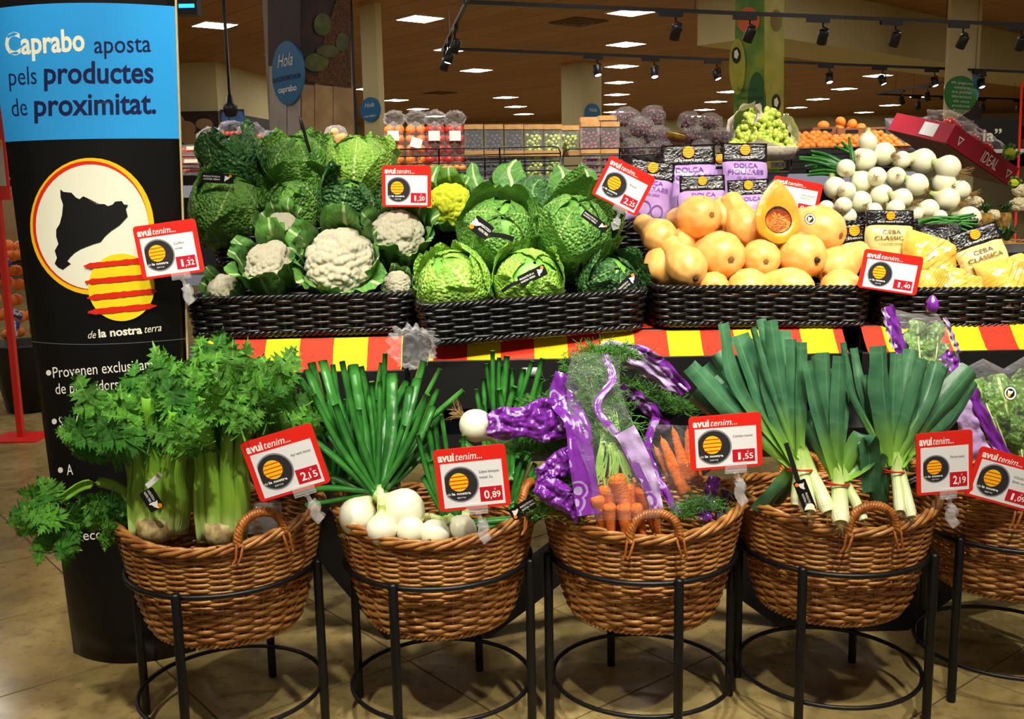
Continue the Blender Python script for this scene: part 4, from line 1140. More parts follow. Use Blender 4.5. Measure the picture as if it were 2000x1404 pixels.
# ================================================================== price signs on the upper display
sign('price sign showing 1,32 clipped in front of the totem', (255, 442), (378, 428), (402, 528), (282, 548), 2.98, '1,32', ['Coliflor', 'unitat'], (.62, .05))
sign('price sign showing 1,20 above the cauliflowers', (742, 322), (842, 324), (842, 404), (750, 404), 3.40, '1,20', [], None)
sign('tilted price sign showing 2,25 between cabbages and lilac bags', (1194, 302), (1282, 348), (1242, 422), (1154, 378), 3.30, '2,25', ['Bròquil'], (.65, .03))
sign('price sign half hidden behind the cut squash', (1512, 340), (1610, 362), (1592, 424), (1500, 410), 3.48, '0,89', ['Cebes blanques', 'manat 3u.'], None, logo=False)
sign('price sign showing 1,40 in front of the yellow onion bags', (1690, 486), (1806, 502), (1788, 578), (1674, 560), 3.12, '1,40', [], None)

# ================================================================== front baskets: celery
def stalk_mat(name, base, mid, top):
    m, k = newmat(name, .32, .5)
    uv = k.n('ShaderNodeUVMap'); sp = k.n('ShaderNodeSeparateXYZ'); k.l(uv.outputs[0], sp.inputs[0])
    c = k.ramp(sp.outputs[0], [(0.0, lin(base)), (.25, lin(mid)), (1.0, lin(top))])
    mp = k.n('ShaderNodeMapping'); k.l(uv.outputs[0], mp.inputs[0]); mp.inputs['Scale'].default_value = (1.0, 22, 1)
    nz = k.n('ShaderNodeTexNoise', Scale=1.0, Detail=2.0); k.l(mp.outputs[0], nz.inputs[0])
    c = k.mix(k.math('MULTIPLY', nz.outputs[0], .45), c, lin(top))
    k.l(c, k.b.inputs['Base Color']); k.bump(nz.outputs[0], .5, .004)
    return m
M_['celery'] = stalk_mat('celery_rib', '#d8dc9c', '#a6d04a', '#78b834')
M_['celleaf'] = leafmat('celery_leaf', '#35881f', '#74bc3c', '#a6d468', 4, .9, (70, .35), .38, .15, .02, .6)
M_['celleafd'] = leafmat('dark_celery_leaf', '#26701c', '#4f9c2c', '#7cb84c', 4, .9, (70, .35), .38, .15, .02, .6)
HALF = [(0, 0), (.08, .03), (.30, .02), (.50, .10), (.30, .20), (.60, .27), (.40, .34), (.58, .48), (.26, .43), (.13, .50), (.40, .62), (.20, .67), (.36, .80), (.14, .80), (.19, .95), (.06, .92), (0, 1.12)]
def leaflet(mb, M, fold=.25, curl=.25, ph=0.0):
    pts = []; uv = []
    for x, y in HALF:
        for s in (-1, 0, 1):
            xx = s * x; yy = y if s else y * .97
            z = fold * abs(xx) * .6 - curl * yy * yy + .05 * math.sin(yy * 9 + s * 2 + ph)
            pts.append((xx, yy, z)); uv.append((y / 1.08, .5 + xx * .85))
    fs = []
    for i in range(len(HALF) - 1):
        for j in (0, 1): fs.append((i * 3 + j, i * 3 + j + 1, i * 3 + 4 + j, i * 3 + 3 + j))
    mb.add(xf(M, np.array(pts)), fs, uv)
def sprig_mesh(seed, m):
    rg = random.Random(seed); mb = MB()
    L = 1.0
    spine = bez([(0, 0, 0), (.02, .35, .05), (-.02, .7, .04), (0, .95, -.05)], 10)
    mb.tube(spine, np.linspace(.028, .014, 10), 5)
    def put(y, az, s):
        leaflet(mb, np.array(TR(0, y, .03) @ RZ(az) @ RX(rg.uniform(-.35, .35)) @ RY(rg.uniform(-.5, .5)) @ SC(s)), rg.uniform(0, .5), rg.uniform(.1, .4), rg.uniform(0, 6))
    put(.92, rg.uniform(-.2, .2), .62)
    for y, s in ((.72, .5), (.42, .5)):
        for sg in (-1, 1): put(y + rg.uniform(-.05, .05), sg * rg.uniform(.8, 1.25), s * rg.uniform(.85, 1.1))
    me = mb.mesh('leaf'); me.materials.append(m); return me
SPR = [sprig_mesh(i, M_['celleaf' if i % 3 else 'celleafd']) for i in range(6)]
def rib(parent, o, pts, Ys, w0, w1, m, cup=.5, n=14):
    q = bez([P(x, y, Y=Yv) for (x, y), Yv in zip(pts, Ys)], n)
    s = mpp(pts[0][0], pts[0][1], Ys[0]); mb = MB()
    ribbon(mb, q - o, np.linspace(w0 * s, w1 * s, n), (1, 0, 0), cup, 0, 1, 7)
    ob = obj('rib', mb, m, parent); md = ob.modifiers.new('s', 'SOLIDIFY'); md.thickness = .004
    return ob
def sprig(parent, o, x, y, Y, Lpx, ang, tilt, k, rg):
    """celery leaf with its foot at a pixel and its tip pointing along ang (degrees, 0 = up, + = left)"""
    c = P(x, y, Y=Y) - o; s = mpp(x, y, Y) * Lpx
    M = axes(c, (1, 0, 0), (0, 0, 1), (0, -1, 0)) @ RZ(math.radians(ang)) @ RX(tilt) @ RY(rg.uniform(-.7, .7)) @ SC(s)
    obj('leaf', SPR[k % 6], None, parent, M=M)
def celery(label, base, w, ribs, Yb, sprigs, seed):
    o = P(base[0], base[1], Y=Yb); rg = random.Random(seed)
    t = thing('celery', label, 'celery', o)
    for pts, dy, a, b in ribs: rib(t, o, pts, [Yb + dy * (.6 + .25 * i) for i in range(len(pts))], a, b, M_['celery'])
    if w:
        s = mpp(base[0], base[1], Yb) * w / 2
        obj('butt', MB().lathe([(0, -.012), (s * .6, -.012), (s * .9, -.004), (s * .98, .02), (s * .9, .06), (0, .07)], 24, 8, .12), M_['celery'], t)
    for i, (x, y, dY, L, a, tl) in enumerate(sprigs): sprig(t, o, x, y, Yb + dY, L, a, tl, i + seed, rg)
    return t
def cloud(seed, n, poly, dY, L, ang):
    """leaf feet scattered inside a pixel polygon"""
    rg = random.Random(seed); out = []
    xs = [p[0] for p in poly]; ys = [p[1] for p in poly]
    def inside(x, y):
        c = False; j = len(poly) - 1
        for i in range(len(poly)):
            (xi, yi), (xj, yj) = poly[i], poly[j]
            if (yi > y) != (yj > y) and x < (xj - xi) * (y - yi) / (yj - yi) + xi: c = not c
            j = i
        return c
    while len(out) < n:
        x, y = rg.uniform(min(xs), max(xs)), rg.uniform(min(ys), max(ys))
        if not inside(x, y): continue
        u = (y - min(ys)) / (max(ys) - min(ys))
        out.append((x, y, rg.uniform(*dY) - .10 * u, rg.uniform(*L), ang(x, y) + rg.uniform(-55, 55), rg.uniform(-.85, .35)))
    return out
fan = lambda cx, cy: (lambda x, y: math.degrees(math.atan2(-(x - cx), -(y - cy))))
def rib_ring(bx, by, w, top, Yb, n, seed, hgt=190):
    """ribs standing round the butt, leaning towards the pixel column top"""
    rg = random.Random(seed); out = []
    for k in range(n):
        a = 2 * PI * k / n + .3; cx, sy = math.cos(a), math.sin(a)
        h = hgt * rg.uniform(.85, 1.2)
        tx_ = top + cx * w * .75
        out.append(([(bx + cx * w * .30, by), (bx + cx * w * .44 + (top - bx) * .2, by - h * .35), (bx + cx * w * .44 + (top - bx) * .5, by - h * .7), (tx_, by - h * 1.25)], sy * .028, w * .46, w * .17, rg.uniform(.4, .6) * (1 if sy < .3 else -1)))
    return out
def celery2(label, base, w, ribs, Yb, sprigs, seed, butt=True):
    o = P(base[0], base[1], Y=Yb); rg = random.Random(seed); t = thing('celery', label, 'celery', o)
    for pts, dy, a_, b_, cup in ribs: rib(t, o, pts, [Yb + dy] * 3 + [Yb + dy * 2.2] if len(pts) == 4 else [Yb + dy] * len(pts), a_, b_, M_['celery'], -cup)
    if butt:
        s_ = mpp(base[0], base[1], Yb) * w / 2
        obj('butt', MB().lathe([(0, -.022), (s_ * .38, -.022), (s_ * .62, -.010), (s_ * .74, .012), (s_ * .7, .04), (0, .05)], 24, 8, .15), mat('celery_butt', '#c8bd84', .6, c2='#8a6a3a', ns=40), t)
    for i, (x, y, dY, L, a_, tl) in enumerate(sprigs): sprig(t, o, x, y, Yb + dY, L, a_, tl, i + seed, rg)
    return t
celery2('celery head at the left of its basket with a black tag on its thick base', (306, 1040), 100, rib_ring(306, 1044, 100, 302, 2.50, 9, 1), 2.50,
    cloud(5, 52, [(205, 885), (200, 845), (270, 820), (360, 810), (380, 880), (330, 905), (250, 915)], (-.05, .08), (58, 92), fan(310, 960)), 1)
celery2('celery head at the right of its basket, behind the handle', (432, 1048), 86, rib_ring(432, 1052, 86, 425, 2.49, 8, 2, 210), 2.49,
    cloud(6, 46, [(400, 880), (385, 800), (420, 755), (490, 780), (520, 850), (450, 890)], (-.03, .12), (58, 90), fan(440, 950)), 2)
celery2('leafy celery head leaning at the back of the basket', (380, 1000), 0, [([(380, 1000), (375, 880), (360, 800), (345, 740)], .0, 26, 12, .4), ([(410, 1000), (412, 860), (404, 780), (392, 720)], .02, 24, 12, .4), ([(450, 1000), (480, 860), (505, 800), (520, 770)], .02, 22, 10, .4), ([(340, 1000), (320, 880), (290, 820), (260, 790)], .02, 22, 10, .4)],
    2.66, cloud(7, 70, [(250, 850), (290, 815), (345, 770), (400, 745), (470, 770), (535, 800), (545, 840), (440, 870), (300, 870)], (-.05, .1), (60, 95), fan(400, 930)), 3, False)
celery2('celery branch hanging over the left side of the basket', (262, 985), 0, [([(262, 990), (225, 952), (170, 945), (120, 975)], .0, 20, 12, .5), ([(240, 1005), (200, 985), (160, 1000), (130, 1030)], .02, 14, 9, .5)],
    2.52, cloud(8, 36, [(100, 1000), (120, 970), (160, 945), (225, 950), (215, 1000), (150, 1035), (110, 1030)], (-.03, .06), (45, 72), lambda x, y: 120 if x < 150 else 175), 4, False)
black_tag('black produce tag round the left celery head', 296, 976, 44, 30, 2.425, -62, True)
obj_tag = MB(); ribbon(obj_tag, bez([P(286, 950, Y=2.42), P(298, 940, Y=2.418), P(314, 925, Y=2.425)], 8), np.full(8, .013), (0, 0, 1), 0, 0, 1, 3)
tag(obj('paper_strip', obj_tag, M_['paper']), 'white end of the paper band on the left celery head', 'paper strip')
mb, _ = pillow(.09, .08, .012, 91, .006); tag(obj('crumpled_bag', mb, M_['clear'], M=axes(P(515, 1012, Y=2.52), (1, 0, 0), (0, .1, 1), (0, -1, .1))), 'crumpled clear plastic bag behind the handle of the celery basket', 'plastic bag')

# ================================================================== spring onions
def tube_leaf(parent, o, pts, Ys, r0, r1, m, n=12, flat=.55, name='leaf'):
    q = bez([P(x, y, Y=Yv) for (x, y), Yv in zip(pts, Ys)], n); s = mpp(pts[0][0], pts[0][1], Ys[0])
    rr = np.interp(np.linspace(0, 1, n), (0, .35, 1), (r0 * s, (r0 * .4 + r1 * .6) * s * 1.2, r1 * s))
    return obj(name, MB().tube(q - o, rr, 8, True, flat), m, parent)
M_['onstem'] = mat('pale_green_onion_neck', '#b8d27a', .35, c2='#dce6b0', ns=30)
M_['band'] = mat('green_rubber_band', '#1f9a5c', .45)
M_['redband'] = mat('red_rubber_band', '#c8321c', .45)
def onion_bunch(label, neck, Yn, bulbs, tops, seed, band=True, spread=16, Yt=.12, r=(8, 8)):
    rg = random.Random(seed); o = P(neck[0], neck[1], Y=Yn)
    t = thing('spring_onion_bunch', label, 'onion bunch', o)
    for x, y, rp, d, Yb in bulbs:
        c = P(x, y, Y=Yb) - o; R = rp * mpp(x, y, Yb)
        b = obj('bulb', on_me, None, t, M=TR(*c) @ zto(d, rg.uniform(0, 6)) @ SC(R))
        obj('roots', HAIR[0], None, b, stuff=True)
        top = c + unit(d) * R * 1.5
        q = bez([top - unit(d) * R * .6, top * .75, top * .3, np.array([0, 0, .02])], 10)
        obj('neck', MB().tube(q, np.linspace(.30 * R, .010, 10), 8), M_['onstem'], t)
    if band:
        T = torus(.017, .0028, 0, 24); obj('band', T, M_['band'], t, M=zto((.35, 0, 1)))
    for i, (x, y) in enumerate(tops):
        bx = neck[0] + rg.uniform(-1, 1) * spread * .6 + (x - neck[0]) * .05; by = neck[1] - rg.uniform(-6, 10)
        mx, my = bx * .45 + x * .55 + rg.uniform(-8, 8), by * .5 + y * .5 + rg.uniform(-6, 6)
        dy = rg.uniform(.0, Yt)
        tube_leaf(t, o, [(bx, by), (mx, my), (x, y)], (Yn + rg.uniform(0, .01), Yn + dy * .5, Yn + dy), r[0] * rg.uniform(.7, 1), r[1] * rg.uniform(.75, 1.15), M_['onleaf'])
    return t
rg = random.Random(3)
onion_bunch('bunch of white onions tied with a green band in the onion basket', (742, 962), 2.54,
    [(698, 1010, 38, (.55, .2, .85), 2.54), (790, 996, 42, (-.9, .15, .45), 2.52), (746, 1036, 31, (0, .3, 1), 2.47)],
    [(600, 722), (630, 705), (640, 735), (668, 705), (690, 712), (612, 770), (655, 790), (720, 770), (742, 745), (765, 730), (800, 755), (835, 770), (700, 800), (580, 960), (600, 985), (590, 900), (612, 860), (640, 845), (845, 795), (815, 740), (790, 830), (825, 850), (760, 800), (680, 860), (830, 880)], 4, True, 16, .16, (11, 11))
onion_bunch('onion leaves standing tall behind the tied bunch', (715, 950), 2.70, [], [(582, 735), (608, 708), (650, 712), (684, 715), (705, 715), (726, 745), (752, 690), (745, 708), (772, 740), (795, 745), (828, 705), (860, 720), (905, 762), (855, 760), (862, 800), (790, 790), (675, 780), (640, 770), (600, 800), (620, 830), (560, 820), (575, 860), (585, 910), (735, 780), (705, 760), (815, 780), (840, 830)], 6, False, 110, .1, (11, 11))
onion_bunch('white onions and leaves at the right of the onion basket', (882, 1020), 2.55,
    [(802, 1038, 29, (.3, .8, .5), 2.47), (848, 1044, 30, (.4, .8, .4), 2.47), (900, 1036, 31, (.2, .8, .5), 2.54)],
    [(815, 850), (828, 880), (850, 830), (870, 860), (838, 840), (880, 900), (862, 810), (905, 850), (825, 930), (896, 1072), (920, 1050), (985, 1045), (1050, 1010), (960, 1050), (1020, 1040), (840, 900), (890, 940), (1000, 1060)], 8, False, 26, .05, (10, 10))
onion_bunch('bunch of onion leaves at the back right of the onion basket', (985, 930), 2.80, [], [(962, 685), (975, 698), (985, 715), (930, 760), (945, 740), (990, 695), (1005, 755), (1022, 720), (1040, 705), (1060, 700), (1058, 740), (1078, 750), (1030, 770), (1085, 770), (960, 780), (1010, 780), (950, 710), (1000, 720), (1045, 750), (975, 760), (940, 790), (1070, 790), (900, 860)], 9, False, 60, .06, (10, 10))
onion_bunch('short bright onion leaves beside the 0,89 sign', (1000, 990), 2.60, [], [(1010, 895), (1028, 900), (1045, 905), (1050, 925), (1046, 950), (1020, 890), (1040, 975), (1035, 930), (1015, 930)], 10, False, 10, .02, (8, 9))
onion('big loose white onion with a root tuft lying left of the purple bag', 928, 830, 33, 2.60, (.75, -.1, -.55), 1, None, 'loose_onion')
black_tag('black produce tag behind the 0,89 sign', 1022, 992, 56, 24, 2.50, 32)

# ================================================================== carrots in purple bags
def purple_mat():
    m, k = newmat('purple_printed_film', .22, .7)
    g = k.n('ShaderNodeTexCoord'); vo = k.n('ShaderNodeTexVoronoi', Scale=15.0); k.l(g.outputs['Object'], vo.inputs[0])
    nz = k.n('ShaderNodeTexNoise', Scale=30.0, Detail=2.0); k.l(g.outputs['Object'], nz.inputs[0])
    f = k.math('ADD', vo.outputs['Distance'], k.math('MULTIPLY', nz.outputs[0], .12))
    c = k.ramp(f, [(.20, lin('#b49ccc')), (.25, lin('#b49ccc')), (.26, lin('#7a2a9c')), (.38, lin('#7a2a9c')), (.39, lin('#a58cc2')), (.46, lin('#a58cc2')), (.47, lin('#7a2a9c')), (1, lin('#6a2490'))])
    k.l(c, k.b.inputs['Base Color']); k.bump(nz.outputs[0], .5, .01)
    return m
M_['purple'] = purple_mat()
M_['lilacfilm'] = mat('pale_lilac_film', '#a58abf', .2, .7, c2='#bfa6d4', ns=12, bump=(30, .5, .01))
def carrot_mat():
    m, k = newmat('carrot_skin', .4, .4)
    g = k.n('ShaderNodeTexCoord'); wv = k.n('ShaderNodeTexNoise', Scale=1.0, Detail=4.0); mp = k.n('ShaderNodeMapping'); k.l(g.outputs['Object'], mp.inputs[0])
    mp.inputs['Scale'].default_value = (1.2, 1.2, 14); k.l(mp.outputs[0], wv.inputs[0])
    k.l(k.ramp(wv.outputs[0], [(.35, lin('#c2540e')), (.5, lin('#e0701a')), (.7, lin('#ee8a34'))]), k.b.inputs['Base Color']); k.bump(wv.outputs[0], .5, .03)
    return m
M_['carrot'] = carrot_mat()
M_['fern'] = mat('carrot_top_green', '#2f6a1e', .5, c2='#5a9a34', ns=30)
M_['fernstem'] = mat('carrot_stem', '#7fae44', .45, c2='#a9cc6a', ns=20)
CARR = []
for s_ in range(3):
    rg = random.Random(s_ + 40); prof = [(0, .02), (.35, .0), (.8, -.12), (1, -.45)]
    for i in range(14):
        u = i / 13; prof.append(((1 - .55 * u ** 1.1) * (1 + rg.uniform(-.05, .05)), -.6 - 5.6 * u))
    prof += [(.3, -6.5), (.08, -6.8), (0, -7.4)]
    me = MB().lathe(prof, 16, 3, .05).mesh('carrot'); me.materials.append(M_['carrot']); CARR.append(me)
def px_ribbon(parent, o, pts, Ys, w, m, name, side=(1, 0, 0), ruf=.006, fq=4, seed=0, rough=.012, n=34, nv=9, cup=.03, w2=None):
    q = bez([P(x, y, Y=Yv) for (x, y), Yv in zip(pts, Ys)], n); s = mpp(pts[0][0], pts[0][1], Ys[0])
    mb = MB(); ribbon(mb, q - o, np.linspace(w, w2 or w, n) * s, side, cup, ruf, fq, nv, seed, rough)
    return obj(name, mb, m, parent)
def px_pillow(parent, o, x, y, wpx, hpx, Y, rot, dep, seed, m, taper=0, name='film'):
    s = mpp(x, y, Y); w_, h_ = wpx * s, hpx * s
    mb, _ = pillow(w_, h_, dep * .5, seed, .004, 56, 30)
    for a in mb.v: a[:, 1] *= 1 + taper * a[:, 0] / (w_ / 2) + .12 * np.sin(a[:, 0] * 60 + seed); a[:, 2] += np.array([.028 * abs(noise.noise(Vector((q[0] * 38, q[1] * 30, seed)))) + .012 * abs(noise.noise(Vector((q[0] * 90, q[1] * 80, seed)))) for q in a]) - .01
    return obj(name, mb, m, parent, M=axes(P(x, y, Y=Y) - o, (1, 0, 0), (0, .15, 1), (0, -1, .15)) @ RZ(math.radians(rot)))
def ferns(parent, o, pts, Ys, wpx, n, seed, lenpx=(16, 40)):
    rg = random.Random(seed); q = bez([P(x, y, Y=Yv) for (x, y), Yv in zip(pts, Ys)], 30); s = mpp(pts[0][0], pts[0][1], Ys[0]); mb = MB()
    for i in range(n):
        c = q[rg.randrange(30)] - o + np.array([rg.gauss(0, .45) * wpx * s, rg.uniform(-.02, .02), rg.uniform(-.01, .01)])
        d = unit((rg.uniform(-1, 1), rg.uniform(-.8, .3), rg.uniform(-.3, 1))) * rg.uniform(*lenpx) * s
        b = np.array([rg.uniform(-1, 1), 0, rg.uniform(-1, 1)]) * .004
        mb.tube([c, c + d * .5 + b, c + d], (.0011, .0009, .0004), 3, False)
        for k in range(3):
            p = c + d * rg.uniform(.2, .8); dd = unit((rg.uniform(-1, 1), rg.uniform(-.6, .2), rg.uniform(-.6, 1))) * rg.uniform(6, 14) * s
            mb.tube([p, p + dd], (.001, .0004), 3, False)
    return obj('leafy_tops', mb, M_['fern'], parent, stuff=True)
def carrots(parent, o, items, seed):
    for i, (x0, y0, x1, y1, rp, Y0, Y1) in enumerate(items):
        a, b = P(x0, y0, Y=Y0) - o, P(x1, y1, Y=Y1) - o; L = np.linalg.norm(b - a); R = rp * mpp(x0, y0, Y0)
        obj('carrot', CARR[(i + seed) % 3], None, parent, M=TR(*a) @ zto(a - b, i) @ Matrix.Diagonal((R, R, L / 7.2, 1)))
# bag in the middle
o = P(1210, 1000, Y=2.46); t = thing('carrot_bag', 'open purple bag with a leafy bunch of carrots standing in the basket', 'carrot bag', o)
carrots(t, o, [(1166, 968, 1180, 1050, 15, 2.46, 2.48), (1182, 948, 1210, 1060, 17, 2.47, 2.5), (1203, 928, 1245, 1060, 18, 2.46, 2.47), (1226, 942, 1250, 1060, 16, 2.48, 2.5), (1252, 948, 1290, 1060, 17, 2.47, 2.49), (1218, 985, 1225, 1070, 15, 2.44, 2.45), (1240, 985, 1262, 1070, 14, 2.445, 2.45), (1190, 985, 1195, 1060, 14, 2.45, 2.46), (1275, 975, 1285, 1060, 14, 2.48, 2.5)], 0)
sm = MB(); rg = random.Random(12)
for i in range(44):
    x0 = rg.choice((1166, 1182, 1203, 1226, 1252)) + rg.uniform(-8, 8); y0 = rg.uniform(925, 960)
    q = bez([P(x0, y0, Y=2.47), P(x0 * .6 + 1190 * .4 + rg.uniform(-14, 14), 880, Y=2.48), P(1185 + rg.uniform(-25, 25), 820, Y=2.52), P(1165 + rg.uniform(-25, 25), rg.uniform(740, 790), Y=2.58)], 9) - o
    sm.tube(q, np.linspace(.0028, .0012, 9), 4, False)
obj('stems', sm, M_['fernstem'], t, stuff=True)
ferns(t, o, [(1195, 870), (1180, 810), (1150, 750), (1165, 700), (1190, 685)], (2.50, 2.54, 2.58, 2.62, 2.66), 60, 1100, 1)
px_ribbon(t, o, [(1108, 730), (1098, 780), (1128, 830), (1136, 900), (1152, 1005)], (2.58, 2.56, 2.5, 2.47, 2.45), 48, M_['purple'], 'printed_band', seed=1, cup=.0, rough=.014, nv=13, n=40, ruf=.002)
px_ribbon(t, o, [(1180, 690), (1196, 740), (1166, 795), (1218, 865), (1254, 935), (1292, 1010)], (2.60, 2.55, 2.5, 2.47, 2.45, 2.44), 15, M_['purple'], 'printed_edge', seed=2, ruf=.003, rough=.004)
px_ribbon(t, o, [(1165, 690), (1160, 760), (1180, 840), (1215, 930), (1222, 1015)], (2.55, 2.5, 2.46, 2.43, 2.41), 96, M_['wrap'], 'clear_film', seed=3, w2=130, nv=13, rough=.02)
px_ribbon(t, o, [(1220, 840), (1248, 890), (1272, 950), (1285, 1005)], (2.47, 2.46, 2.45, 2.44), 44, M_['lilacfilm'], 'inner_film', seed=5, w2=24, rough=.006)
# arching open bag behind
o = P(1180, 760, Y=2.68); t = thing('carrot_bag', 'empty end of a pale purple bag arching to the right behind the carrots', 'carrot bag', o)
px_ribbon(t, o, [(1172, 712), (1200, 692), (1250, 708), (1295, 738), (1340, 768)], (2.66, 2.66, 2.66, 2.66, 2.66), 70, M_['lilacfilm'], 'film', (0, -.3, 1), .006, 5, 6, .03, 40, 13, .05, w2=22)
px_ribbon(t, o, [(1165, 690), (1210, 682), (1260, 690), (1305, 722), (1340, 765)], (2.65, 2.65, 2.65, 2.65, 2.65), 24, M_['purple'], 'printed_edge', (0, -.3, 1), .003, 4, 7, .01, 30, 7, .05)
px_ribbon(t, o, [(1185, 752), (1230, 772), (1272, 800), (1300, 840)], (2.68, 2.68, 2.68, 2.66), 34, M_['purple'], 'printed_band', (0, -.4, 1), .004, 4, 8, .012)
ferns(t, o, [(1210, 748), (1250, 770), (1300, 790), (1345, 800)], (2.70, 2.71, 2.72, 2.72), 34, 330, 2)
# right bunch
o = P(1310, 940, Y=2.62); t = thing('carrot_bag', 'clear and purple bag of carrots lying tips up at the right of the basket', 'carrot bag', o)
carrots(t, o, [(1328, 945, 1290, 850, 16, 2.60, 2.64), (1345, 940, 1312, 830, 14, 2.60, 2.64), (1352, 935, 1342, 832, 14, 2.60, 2.64), (1322, 950, 1276, 868, 13, 2.62, 2.66), (1362, 945, 1352, 850, 13, 2.63, 2.66), (1340, 965, 1302, 900, 14, 2.58, 2.6)], 1)
px_ribbon(t, o, [(1282, 815), (1264, 870), (1278, 920), (1300, 960), (1325, 1005)], (2.62, 2.60, 2.58, 2.56, 2.55), 16, M_['purple'], 'printed_edge', seed=9, rough=.006)
px_ribbon(t, o, [(1318, 830), (1318, 880), (1340, 930), (1352, 1005)], (2.60, 2.58, 2.56, 2.54), 86, M_['wrap'], 'clear_film', seed=10, nv=13, rough=.018)
px_ribbon(t, o, [(1396, 930), (1386, 970), (1374, 1015)], (2.58, 2.56, 2.54), 26, M_['purple'], 'printed_band', seed=11, rough=.01)
px_ribbon(t, o, [(1424, 960), (1410, 990), (1404, 1015)], (2.62, 2.6, 2.58), 18, M_['purple'], 'printed_band', seed=12, rough=.01)
ferns(t, o, [(1330, 1000), (1360, 985), (1385, 990), (1310, 1010)], (2.56, 2.56, 2.57, 2.56), 30, 260, 3)
# left lying bags
o = P(1050, 830, Y=2.56); t = thing('carrot_bag', 'bright purple bag lying across the rim towards the loose onion', 'carrot bag', o)
px_pillow(t, o, 1046, 822, 190, 74, 2.55, 4, .022, 13, M_['purple'], .35)
ferns(t, o, [(1030, 800), (1060, 792), (1095, 790), (1120, 800)], (2.60, 2.6, 2.6, 2.6), 26, 200, 4)
ferns(t, o, [(1000, 870), (1050, 880), (1090, 870), (1120, 860)], (2.62, 2.62, 2.62, 2.6), 34, 300, 5)
o = P(1090, 960, Y=2.50); t = thing('carrot_bag', 'looped purple bag end at the left front of the carrot basket', 'carrot bag', o)
px_pillow(t, o, 1098, 905, 110, 46, 2.50, 28, .02, 14, M_['purple'], .2)
px_pillow(t, o, 1092, 968, 105, 50, 2.48, -32, .02, 15, M_['purple'], .1)
ferns(t, o, [(1050, 1000), (1080, 985), (1110, 960), (1130, 940)], (2.52, 2.52, 2.54, 2.54), 30, 260, 6)
ferns(t, o, [(1100, 925), (1120, 950), (1130, 990), (1140, 1010)], (2.54, 2.54, 2.52, 2.5), 22, 160, 7)

# ================================================================== leeks
M_['leekleaf'] = leafmat('leek_leaf', '#2a5a3c', '#4c8058', '#5f9066', 2, .05, (26, .1), .38, .08, .03, .5, ('#86b83c', .06, .42))
M_['shank'] = stalk_mat('leek_shank', '#e9e2c0', '#e3e6bc', '#9cc455')
def leek_bunch(label, neck, Yn, shanks, leaves, bandr, seed):
    rg = random.Random(seed); o = P(neck[0], neck[1], Y=Yn)
    t = thing('leek_bunch', label, 'leeks', o)
    for (bx, by, Yb, r0, r1) in shanks:
        q = bez([P(bx, by, Y=Yb), P((bx + neck[0]) / 2 + (bx - neck[0]) * .2, (by + neck[1]) / 2, Y=(Yb + Yn) / 2), P(neck[0] + (bx - neck[0]) * .35, neck[1], Y=Yn), P(neck[0] + (bx - neck[0]) * .15 - 3, neck[1] - 48, Y=Yn + .012)], 14) - o
        s = mpp(bx, by, Yb); rr = np.interp(np.linspace(0, 1, 14), (0, .08, .2, .8, 1), (r0 * .8, r0 * 1.1, r0, r1, r1 * .6)) * s
        sh = obj('shank', MB().tube(q, rr, 14), M_['shank'], t)
        d = unit(q[1] - q[0]); h = obj('roots', HAIR[1], None, sh, M=TR(*(q[0] + d * r0 * s * .8)) @ zto(d) @ SC(r0 * s * 1.1), stuff=True)
    T = torus(bandr * mpp(*neck, Yn), .0022, 0, 28)
    obj('band', T, M_['redband'], t, M=RX(-.25))
    obj('band', T, M_['redband'], t, M=TR(0, 0, .004) @ RX(-.1) @ RY(.12))
    for i, lf in enumerate(leaves):
        (x, y, wpx), mid = lf[:3], (lf[3] if len(lf) > 3 else None)
        bx, by = neck[0] + (x - neck[0]) * .05, neck[1] - 12
        dy = rg.uniform(-.02, .09) + i * .002
        pts = [(bx, by), mid or (bx * .42 + x * .58 + rg.uniform(-4, 4), by * .48 + y * .52), (x, y)]
        q = bez([P(p[0], p[1], Y=Yn + dd) for p, dd in zip(pts, (.0, dy * .6, dy + .02))], 18) - o
        s = mpp(neck[0], neck[1], Yn); u = np.linspace(0, 1, 18)
        wd = wpx * s * np.interp(u, (0, .12, .3, .6, 1), (.7, .75, .85, 1.0, .8))
        mb = MB(); ribbon(mb, q, wd, unit((1, rg.uniform(-.5, .5), .0)), rg.choice((-.35, -.28, .22)), .002, 2, 7, seed + i, .004)
        obj('leaf', mb, M_['leekleaf'], t)
    return t
leek_bunch('left bunch of leeks with a red band and a black tag', (1562, 918), 2.52, [(1580, 1000, 2.44, 15, 12), (1618, 1000, 2.45, 15, 12), (1556, 985, 2.5, 12, 11)],
    [(1350, 712, 42), (1362, 728, 44), (1384, 745, 50), (1350, 772, 44), (1410, 632, 30, (1440, 760)), (1398, 690, 40), (1440, 655, 50), (1470, 640, 16), (1488, 622, 26), (1506, 625, 34), (1528, 645, 40), (1548, 662, 30), (1564, 668, 26), (1450, 700, 46), (1500, 690, 50), (1545, 700, 40), (1400, 760, 46), (1480, 1000, 40, (1520, 960)), (1375, 715, 40), (1425, 715, 44), (1470, 660, 40), (1520, 720, 44), (1555, 740, 36), (1520, 985, 38, (1540, 950))], 24, 1)
leek_bunch('middle bunch of leeks with a red band behind the basket handle', (1636, 946), 2.50, [(1642, 1022, 2.42, 17, 15), (1686, 1015, 2.45, 11, 10)],
    [(1596, 692, 34), (1612, 688, 40), (1640, 695, 30), (1575, 705, 26), (1654, 720, 22), (1625, 720, 36), (1605, 740, 34), (1588, 800, 34, (1590, 850)), (1700, 960, 40, (1690, 850)), (1720, 990, 44, (1710, 900))], 22, 2)
